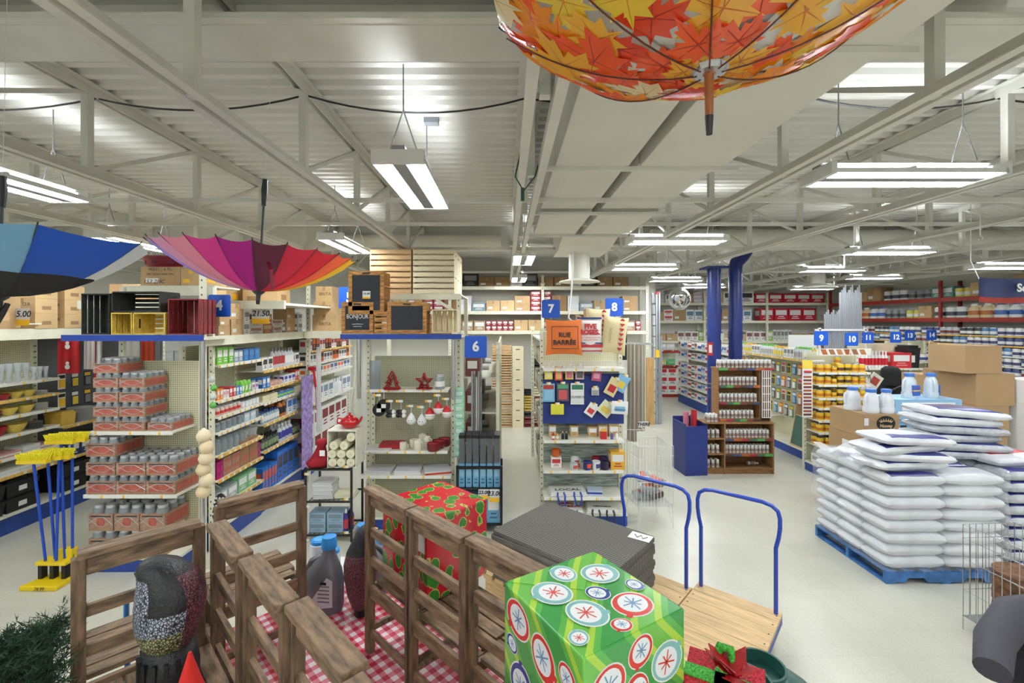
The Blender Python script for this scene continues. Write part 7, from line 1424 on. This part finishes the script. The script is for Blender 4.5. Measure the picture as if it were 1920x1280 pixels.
def orn_mesh(ci, r):
    key = ('orn', ci, round(r, 3))
    if key in PMC: return PMC[key]
    g = MB(); n = 22
    def el(rx, ry, z, m, cx=0, cy=0): g.face([(cx + rx * math.cos(2 * PI * i / n), cy + ry * math.sin(2 * PI * i / n), z) for i in range(n)], m)
    el(r, r * .88, .0004, WHITE); el(r * .93, r * .81, .0008, RNG[ci]); el(r * .7, r * .64, .0012, C(240, 244, 246), -.05 * r, -.04 * r)
    g.face([(r * .62, r * .4, .0006), (r * .84, r * .6, .0006), (r * .66, r * .78, .0006), (r * .44, r * .62, .0006)], RNG[ci])
    for i in range(8):
        a = i * PI / 4; c, s = math.cos(a), math.sin(a); L = r * (.52 if i % 2 == 0 else .38); w = r * .035
        g.face([(-s * w - .05 * r, c * w - .04 * r, .0016), (s * w - .05 * r, -c * w - .04 * r, .0016), (c * L + s * w - .05 * r, s * L - c * w - .04 * r, .0016), (c * L - s * w - .05 * r, s * L + c * w - .04 * r, .0016)], STAR[0 if ci == 0 or ci == 1 else 1])
    me = g.mesh('ornament_print'); PMC[key] = me; return me
rnd = random.Random(4)
for face in range(4):      # 0 top, 1 -x, 2 -y, 3 +x
    pts = []; tries = 0
    while len(pts) < 30 and tries < 3000:
        tries += 1; r = (.074, .066, .056, .045, .036)[min(4, tries // 500)]; mg = r * 1.02 + .004; a = rnd.uniform(-hs + mg, hs - mg); b = rnd.uniform(-hs + mg, hs - mg) if face == 0 else rnd.uniform(mg, hh - mg)
        if all((a - x) ** 2 + (b - y) ** 2 > (r + q + .001) ** 2 for x, y, q in pts): pts.append((a, b, r))
    for (a, b, r) in pts:
        me = orn_mesh(rnd.choice((0, 0, 0, 1, 2)), r); sp_ = rnd.uniform(0, 6)
        if face == 0: M_ = Matrix.Translation((a, b, hh + .0032)) @ Matrix.Rotation(sp_, 4, 'Z')
        elif face == 1: M_ = Matrix.Translation((-hs - .0004, a, b)) @ Matrix.Rotation(-PI / 2, 4, 'Y') @ Matrix.Rotation(sp_, 4, 'Z')
        elif face == 2: M_ = Matrix.Translation((a, -hs - .0004, b)) @ Matrix.Rotation(PI / 2, 4, 'X') @ Matrix.Rotation(sp_, 4, 'Z')
        else: M_ = Matrix.Translation((hs + .0004, a, b)) @ Matrix.Rotation(PI / 2, 4, 'Y') @ Matrix.Rotation(sp_, 4, 'Z')
        o = O('ornament_print', me, gt); o.matrix_local = M_
sto = thing('stool', 'plain wooden stool under the green gift box', 'stool', (gc.x, gc.y, ZT), math.radians(-59)); MB().box(-.2, .2, -.2, .2, gz0 - ZT - .03, gz0 - ZT - .001, CABW).obj('seat', sto)
for x in (-.16, .16):
    for y in (-.16, .16): MB().box(x - .02, x + .02, y - .02, y + .02, 0, gz0 - ZT - .03, CABW).obj('leg', sto)
# glitter gift with poinsettia
RGL = mat('red_glitter', (190, 20, 44), .25, .4, var=.35, vs=160, bump=1, bs=200); GGL = mat('green_glitter', (70, 176, 60), .25, .4, var=.35, vs=160, bump=1, bs=200)
gg = thing('glitter_gift', 'small red glitter gift with green ribbon and poinsettia bow', 'gift box', (.72, 1.5, 1.34), -.5); MB().box(-.12, .12, -.12, .12, 0, .17, RGL).obj('glitter_box', gg)
MB().box(-.03, .03, -.124, .124, 0, .174, GGL).obj('ribbon', gg); MB().box(-.124, .124, -.03, .03, 0, .174, GGL).obj('ribbon', gg)
pm_ = MB(); pm_.prism([(0, 0), (.022, .026), (.02, .05), (.036, .054), (.022, .065), (.0, .1), (-.022, .065), (-.036, .054), (-.02, .05), (-.022, .026)], .004, mat('red_velvet', (160, 10, 26), .45, var=.2, vs=30), (0, 0, 0), ((1, 0, 0), (0, 1, 0), (0, 0, 1))); pme = pm_.mesh('petal')
for k in range(9):
    o = O('petal', pme, gg, (.02, .02, .185)); o.rotation_euler = (Matrix.Rotation(k * 2 * PI / 9 * 1.6, 3, 'Z') @ Matrix.Rotation(.35 + (k % 3) * .25, 3, 'X')).to_euler()
MB().tube([(-.03, .06, .2), (-.015, .07, .235), (.015, .07, .235), (.03, .05, .2)], .016, GGL, 8).obj('ribbon_loop', gg, smooth=60)
ris = thing('riser_box', 'plain wooden riser under the glitter gift', 'box', (.72, 1.5, ZT), -.5)
for i in range(3): MB().box(-.15, .15, -.15, .15, i * .197, i * .197 + .194, CABW).obj('riser_tier', ris)
# green tree stands
TG = mat('dark_green_plastic', (34, 84, 76), .35)
def treestand(loc, skirt, label):
    t = thing('tree_stand', label, 'tree stand', loc); MB().lathe([(.075, -.2), (.09, -.1), (.1, 0), (.106, 0), (.106, .012), (.096, .012), (.085, -.1), (.07, -.19), (0, -.19)], TG, 28).obj('water_cup', t, smooth=40)
    if skirt: MB().lathe([(.27, -.14), (.265, -.125), (.16, -.075), (.1, -.04)], TG, 28).obj('skirt', t, smooth=50)
    for k in range(4): MB().tube([(.1 * math.cos(k * PI / 2 + .6), .1 * math.sin(k * PI / 2 + .6), -.02), (.13 * math.cos(k * PI / 2 + .6), .13 * math.sin(k * PI / 2 + .6), -.02)], .008, DGREY, 6).obj('clamp_screw', t)
treestand((1.165, 2.08, 1.117), True, 'dark green plastic tree stand with wide skirt'); treestand((1.0, 1.9, 1.19), False, 'dark green plastic tree stand cup in front of the skirted one')
dbx = thing('display_box', 'wooden box carrying the green tree stands', 'box', U(-.62, 2.14), -PI / 4)
for i in range(3): MB().box(-.17, .2, -.22, .26, i * .3, i * .3 + .297, CABW).obj('box_tier', dbx)
# gnome, mums, leaves
gn = thing('gnome', 'small gnome with pointed red felt hat on a chair seat', 'figurine', U(-1.86, .33, pz)); MB().lathe([(.07, 0), (.075, .06), (.06, .14)], C(120, 118, 114), 14).obj('body', gn, smooth=60); MB().lathe([(.085, .13), (.07, .2), (.035, .3), (.005, .4)], mat('red_felt', (206, 36, 30), .85), 16).obj('hat', gn, smooth=60); MB().lathe([(.0, -.018), (.018, 0), (0, .018)], C(220, 180, 150), 10, (0, -.075, .12)).obj('nose', gn, smooth=60); MB().lathe([(.05, .05), (.06, .1), (.05, .13)], WHITE, 12, (0, -.025, 0)).obj('beard', gn, smooth=60)
mu = thing('mum_pick', 'bunch of yellow mums and a small green gourd on the gingham cloth', 'flowers', U(-1.82, .9, ZT)); 
for i in range(9): MB().lathe([(.0, -.02), (.022, -.01), (.028, .004), (.016, .018), (0, .02)], mat('mum_yellow', (228, 182, 40), .8, bump=1, bs=150), 10).obj('flower_head', mu, ((i % 3 - 1) * .045, (i // 3 - 1) * .045, .09 + .02 * ((i * 7) % 3)), smooth=60)
MB().lathe([(.0, 0), (.05, .02), (.055, .05), (.02, .09), (.01, .13)], C(50, 74, 44), 12, (.1, -.06, 0)).obj('gourd', mu, smooth=60); MB().lathe([(.05, 0), (.03, .08)], C(60, 110, 50), 10).obj('stem_bunch', mu)
def leaf_poly(s): 
    P_ = [(0, -.5), (.06, -.28), (.32, -.36), (.26, -.2), (.55, -.02), (.44, .06), (.52, .28), (.3, .2), (.26, .3), (.12, .18), (.16, .5), (.08, .46), (0, .72), (-.08, .46), (-.16, .5), (-.12, .18), (-.26, .3), (-.3, .2), (-.52, .28), (-.44, .06), (-.55, -.02), (-.26, -.2), (-.32, -.36), (-.06, -.28)]
    return [(a * s, b * s) for a, b in P_]
lf = thing('maple_garland', 'small garland of red maple leaves hanging over the chair back', 'garland', U(-1.75, 1.0, ZT)); lm = MB().prism(leaf_poly(.1), .002, C(190, 62, 34, .7), (0, 0, 0), ((1, 0, 0), (0, 1, 0), (0, 0, 1))).mesh('leaf')
for i in range(7): o = O('leaf', lm, lf, ((i % 3 - 1) * .05, (i // 3 - 1) * .05, .06 + .035 * (i % 4))); o.rotation_euler = (1.0 + .3 * (i % 3), .3 * i, i * 1.3)
MB().tube([(-.06, 0, 0), (0, 0, .12), (.06, 0, .05)], .004, C(90, 60, 40), 5).obj('vine', lf)
# planter with evergreen at the lower left
DKW = wood('dark_brown_wood', (66, 50, 40), .25, 4, (2, 8, 8)); pl_ = thing('planter_box', 'dark wooden planter box filled with evergreen boughs', 'planter', U(-2.78, -.26), -PI / 4)
for (x0, x1, y0, y1) in ((-.4, .4, -.26, -.235), (-.4, .4, .235, .26), (-.4, -.375, -.235, .235), (.375, .4, -.235, .235)):
    for i in range(5): MB().box(x0, x1, y0, y1, i * .24, i * .24 + .235, DKW).obj('side_board', pl_)
MB().box(-.375, .375, -.235, .235, 1.1, 1.15, C(40, 34, 28)).obj('soil', pl_)
g = MB(); rnd = random.Random(3); NG = [mat('evergreen_dark', (26, 52, 32), .8), mat('evergreen_mid', (40, 74, 44), .8)]
for i in range(1500):
    bx, by = rnd.uniform(-.4, .4), rnd.uniform(-.27, .3); bz = 1.16 + rnd.uniform(0, .2) * (1 - (bx / .4) ** 2); d = Vector((rnd.uniform(-1, 1), rnd.uniform(-1, 1), rnd.uniform(.0, .6))).normalized(); L = rnd.uniform(.05, .11); p0 = Vector((bx, by, bz)); m = NG[i % 2]
    for k in range(12):
        q = p0 + d * L * k / 12; n_ = Vector((rnd.uniform(-1, 1), rnd.uniform(-1, 1), rnd.uniform(-.6, 1))).normalized(); e_ = q + (n_ + d * .7).normalized() * .035; s_ = d.cross(n_).normalized() * .0026; g.face([q - s_, q + s_, e_], m)
ev = g.obj('evergreen_needles', pl_); ev['kind'] = 'stuff'
MB().lathe([(0, -.025), (.025, 0), (0, .025)], mat('blue_bauble', (30, 60, 190), .15, .6), 12).obj('blue_bauble', pl_, (-.16, -.2, 1.3), smooth=60)
bt = MB().tube([(-2.16, 2.62, 0), (-2.2, 2.62, .9), (-2.18, 2.6, 1.1), (-2.05, 2.55, 1.16), (-1.9, 2.5, 1.18)], .014, JBL, 8).obj('blue_tube_frame', smooth=60, label='bright blue tube frame standing behind the wooden chairs', cat='frame')
# ---------------------------------------------------------------- umbrellas hung upside down
def transl(name, col, rough=.5, fac=.45):
    m = bpy.data.materials.new(name); m.use_nodes = True; nt = m.node_tree; nt.nodes.clear(); o = nt.nodes.new('ShaderNodeOutputMaterial'); d = nt.nodes.new('ShaderNodeBsdfDiffuse'); t = nt.nodes.new('ShaderNodeBsdfTranslucent'); x = nt.nodes.new('ShaderNodeMixShader'); x.inputs[0].default_value = fac
    d.inputs[0].default_value = lin(col); t.inputs[0].default_value = lin(col); nt.links.new(d.outputs[0], x.inputs[1]); nt.links.new(t.outputs[0], x.inputs[2])
    gl = nt.nodes.new('ShaderNodeBsdfGlossy'); gl.inputs['Roughness'].default_value = rough; y = nt.nodes.new('ShaderNodeMixShader'); y.inputs[0].default_value = .06 if rough > .3 else .1; nt.links.new(x.outputs[0], y.inputs[1]); nt.links.new(gl.outputs[0], y.inputs[2]); nt.links.new(y.outputs[0], o.inputs[0]); return m
def umbrella(label, loc, R, h, cols, rot, handle, ferrule, shaftm, handlem, inner=None, thick=.0012, rin=.02, straight=True):
    n = len(cols); t = thing('umbrella', label, 'umbrella', loc, rot=rot)
    def pt(r, a): return (r * math.cos(a), r * math.sin(a), h * (r / R) ** 2)
    for k in range(n):
        a0, a1 = 2 * PI * k / n, 2 * PI * (k + 1) / n; g = MB(); NR, NA = 7, 5
        for i in range(NR + 1):
            for j in range(NA + 1):
                f = j / NA; a = a0 + (a1 - a0) * f; r = rin + (R - rin) * i / NR; sag = 4 * f * (1 - f); r2 = r * (1 - .045 * sag * (i / NR) ** 2); x, y, z = pt(r2, a); g.v.append((x, y, z + .035 * sag * (i / NR) * (1.3 - i / NR) * R))
        for i in range(NR):
            for j in range(NA):
                q = i * (NA + 1) + j; g.f.append((q, q + NA + 1, q + NA + 2, q + 1)); m = cols[k] if not inner or i >= inner[1] else inner[0]; g.m.append(g.mi(m))
        g.obj('canopy_panel', t, smooth=80)
        MB().tube([(pt(rin + (R - rin) * i / 8, a0)[0], pt(rin + (R - rin) * i / 8, a0)[1], pt(rin + (R - rin) * i / 8, a0)[2] + (.004 if not (i == 8) else .0)) for i in range(9)], .0028, DGREY, 5).obj('rib', t)
        x, y, z = pt(R * 1.012, a0); MB().tube([pt(R * .995, a0), (x, y, z + .002)], .0025, BLACK, 6).obj('rib_tip', t)
    MB().tube([(0, 0, 0), (0, 0, handle)], .006, shaftm, 8).obj('shaft', t, smooth=40)
    MB().lathe([(.012, handle - .02), (.014, handle), (.017, handle + .06), (.014, handle + .1), (.014, handle + .12)], handlem, 12).obj('handle', t, smooth=50)
    MB().lathe([(.006, -ferrule), (.008, -ferrule), (.011, -ferrule * .72)], BLACK, 12).obj('ferrule_tip', t, smooth=40)
    MB().lathe([(.0105, -ferrule * .74), (.012, -.02), (.03, -.005), (.034, .004), (.0, .01)], shaftm if ferrule < .1 else mat('varnished_ferrule', (150, 88, 40), .3, coat=.4), 14).obj('ferrule', t, smooth=40)
    MB().tube([(.0, 0, handle + .12), (0, 0, handle + .12 + .001)], .003, WHITE, 5)
    L = (ZD if loc[0] < 0 else 3.85) - loc[2] - handle - .12
    MB().tube([(0, 0, handle + .12), (0, 0, handle + .12 + max(L, .01))], .0012, C(230, 230, 230), 4).obj('hanging_thread', t)
    return t
RB_ = [(150, 130, 205), (206, 140, 170), (206, 124, 142), (190, 40, 120), (150, 0, 110), (84, 24, 48), (186, 30, 56), (200, 32, 46), (232, 98, 60), (240, 180, 40), (238, 226, 110), (150, 200, 90), (70, 160, 90), (60, 150, 170), (60, 110, 190), (80, 80, 180)]
# panels run from purple (left) through red to yellow (right) on the side facing the aisle
cols = []
for k in range(22):
    # panel centre angle; the camera looks along +Y, so the near side is a = 3pi/2
    cols.append(transl('rainbow_panel_%d' % k, (RB_ + [(90, 80, 180), (110, 90, 190), (120, 110, 200), (130, 120, 200), (140, 124, 204), (146, 128, 205)])[(k - 13) % 22], .6, .5))
umbrella('rainbow umbrella hung upside down with black handle pointing up', (-1.33, 2.43, 2.86), .49, .21, cols, (0, .06, PI / 16 * 0), .48, .07, DGREY, BLACK)
bl = transl('umbrella_blue', (22, 84, 190)); lb = transl('umbrella_light_blue', (120, 170, 205)); wh = transl('umbrella_white', (226, 230, 226)); gn_ = transl('umbrella_green', (70, 150, 90)); bk = transl('umbrella_black', (24, 24, 26), .6, .1)
umbrella('blue, black and white umbrella hung upside down near the kitchenware', (-2.27, 2.03, 2.81), .54, .27, [wh, gn_, lb, wh, bl, wh, lb, bl], (0, .02, .227), .42, .07, DGREY, BLACK, inner=(bk, 4))
hw_ = MB().tube([(0, 0, 0), (.03, 0, -.06), (.06, -.01, -.14)], .012, BLACK, 6)
CLR = mat('clear_umbrella_film', (225, 225, 228), .05, alpha=.35, coat=.5)
mu_ = umbrella('clear umbrella printed with autumn maple leaves hung upside down', (.536, 1.2, 3.37), .6, .25, [CLR] * 8, (0, 0, PI / 8), .28, .176, DGREY, BLACK)
LC = [transl('leaf_red', (255, 96, 40), .15, .3), transl('leaf_orange', (255, 158, 36), .15, .3), transl('leaf_amber', (255, 192, 56), .15, .3), transl('leaf_yellow', (255, 222, 76), .15, .3), transl('leaf_pale', (250, 236, 190), .15, .3), transl('leaf_deep_red', (236, 66, 30), .15, .3)]
LV = [C(170, 40, 20), C(196, 84, 16), C(200, 110, 20), C(214, 140, 30), C(200, 160, 90), C(150, 30, 16)]
rnd = random.Random(11); LP = []
for ring, (rr, nn, s) in enumerate(((.05, 5, .12), (.13, 7, .16), (.22, 11, .18), (.31, 15, .19), (.4, 19, .19), (.48, 23, .18), (.55, 24, .15))):
    for k in range(nn):
        a = 2 * PI * (k + rnd.uniform(-.3, .3)) / nn; r = rr + rnd.uniform(-.025, .025); LP.append((r, a, s * rnd.uniform(.8, 1.15), rnd.uniform(0, 2 * PI), rnd.choice((0, 0, 1, 1, 2, 2, 3, 3, 4, 5)) if ring else 2))
rnd.shuffle(LP)
for i, (r, a, s, sp_, c) in enumerate(LP):
    g = MB(); cx, cy = r * math.cos(a), r * math.sin(a); P = []
    base = leaf_poly(s)
    def sf(x, y, dz_=0):
        q = min(math.hypot(x, y), .6); f = 1 if q < .6 else .6 / math.hypot(x, y)
        z = .25 * (q / .6) ** 2; an = math.atan2(y, x); fr = (an / (PI / 4)) % 1; sag = 4 * fr * (1 - fr); z += .035 * sag * (q / .6) * (1.3 - q / .6) * .6
        return (x * f, y * f, z - .0015 - .00014 * i - dz_)
    pts = [(cx + x * math.cos(sp_) - y * math.sin(sp_), cy + x * math.sin(sp_) + y * math.cos(sp_)) for x, y in base]; pts = [(x, y) if math.hypot(x, y) < .575 else (x * .575 / math.hypot(x, y), y * .575 / math.hypot(x, y)) for x, y in pts]
    n = len(pts); q = g.mi(LC[c]); g.v.append(sf(cx, cy))
    for f in (.34, .67, 1): g.v += [sf(cx + (x - cx) * f, cy + (y - cy) * f) for x, y in pts]
    for k in range(n):
        k2 = (k + 1) % n; g.f.append((0, 1 + k2, 1 + k)); g.m.append(q)
        for d_ in (1, 1 + n): g.f.append((d_ + k, d_ + k2, d_ + n + k2, d_ + n + k)); g.m.append(q)
    vq = g.mi(LV[c])
    for (vx, vy) in ((0, .6), (.42, .2), (-.42, .2), (.4, -.05), (-.4, -.05), (0, -.45)):
        vx, vy = vx * s, vy * s; x1 = cx + vx * math.cos(sp_) - vy * math.sin(sp_); y1 = cy + vx * math.sin(sp_) + vy * math.cos(sp_)
        if math.hypot(x1, y1) > .57: continue
        L_ = math.hypot(x1 - cx, y1 - cy); nx, ny = -(y1 - cy) / L_ * .0016, (x1 - cx) / L_ * .0016; k0 = len(g.v)
        for f in (0, .34, .67, 1): g.v += [sf(cx + (x1 - cx) * f + nx * (1.2 - f), cy + (y1 - cy) * f + ny * (1.2 - f), .0003), sf(cx + (x1 - cx) * f - nx * (1.2 - f), cy + (y1 - cy) * f - ny * (1.2 - f), .0003)]
        for j in range(3): g.f.append((k0 + 2 * j, k0 + 2 * j + 1, k0 + 2 * j + 3, k0 + 2 * j + 2)); g.m.append(vq)
    g.obj('leaf_print', mu_, smooth=60)
for k in range(8):
    a = k * PI / 4; P = [((.03 + .55 * i / 9) * math.cos(a), (.03 + .55 * i / 9) * math.sin(a), .25 * ((.03 + .55 * i / 9) / .6) ** 2 - .017) for i in range(10)]; MB().tube(P, .0024, mat('rib_brown', (90, 40, 26), .5), 5).obj('outer_rib', mu_)
MB().lathe([(.04, -.012), (.05, .0), (.02, .004)], mat('silver_cap', (190, 190, 196), .3, .7), 12).obj('silver_cap', mu_, (0, 0, -.004))
# ---------------------------------------------------------------- ceiling cables and small fittings
for i, (a, b, sag, z) in enumerate((((-4.7, 3.35), (-3.08, 3.4), .1, 4.37), ((-3.08, 3.4), (-1.49, 3.35), .1, 4.37), ((-1.49, 3.35), (.14, 3.4), .12, 4.37), ((.14, 3.4), (2.03, 3.3), .08, 4.37), ((2.03, 3.3), (3.68, 3.4), .1, 4.37), ((3.68, 3.4), (5.3, 3.3), .08, 4.37))):
    P = [(a[0] + (b[0] - a[0]) * t / 10, a[1] + (b[1] - a[1]) * t / 10, z - sag * 4 * t / 10 * (1 - t / 10)) for t in range(11)]; MB().tube(P, .007, BLACK, 6).obj('ceiling_cable', ceiling, smooth=60)
MB().tube([(.1, 3.2, 3.9), (.06, 3.2, 3.72), (.12, 3.2, 3.62), (.2, 3.2, 3.72), (.24, 3.2, 3.86)], .006, C(30, 60, 40), 6).obj('ceiling_cable', ceiling, smooth=60); MB().box(.1, .125, 3.19, 3.21, 3.55, 3.64, C(30, 70, 50)).obj('cable_plug', ceiling)
bxm = thing('junction_box', 'small grey steel junction box hanging beside the aisle light', 'junction box', W(809, 226, 3.9)); MB().box(-.06, .06, -.04, .04, -.03, .03, C(140, 146, 152)).obj('box', bxm); MB().tube([(0, 0, .03), (0, 0, ZD - bxm.location.z)], .006, GREY, 6).obj('conduit', bxm)
hk = thing('ceiling_hook', 'steel hook hanging on a white cord over the cardboard boxes', 'hook', W(1838, 450, 4.6)); MB().tube([(0, 0, .04), (0, 0, ZD - hk.location.z)], .004, WHITE, 5).obj('cord', hk); MB().tube([(.0, 0, .05), (.02, 0, .03), (.015, 0, .0), (-.01, 0, -.005), (-.02, 0, .015)], .006, CHROME, 6).obj('hook', hk, smooth=60)
sw = thing('price_scale', 'white pull cord end box hanging from the joist at the right', 'cord box', W(1916, 280, 3.3)) if False else None
# blue umbrella strap
MB().tube([(0, 0, 0), (-.02, 0, -.05), (-.05, .01, -.1), (-.06, .01, -.14)], .01, BLACK, 6).obj('umbrella_strap', [o for o in COL.objects if o.name == 'umbrella.001'][0], (.03, 0, -.03))
MB().tube([(.2, -.3, .13), (.24, -.34, .09), (.25, -.34, -.0)], .008, C(130, 16, 40), 6).obj('umbrella_strap', [o for o in COL.objects if o.name == 'umbrella'][0])
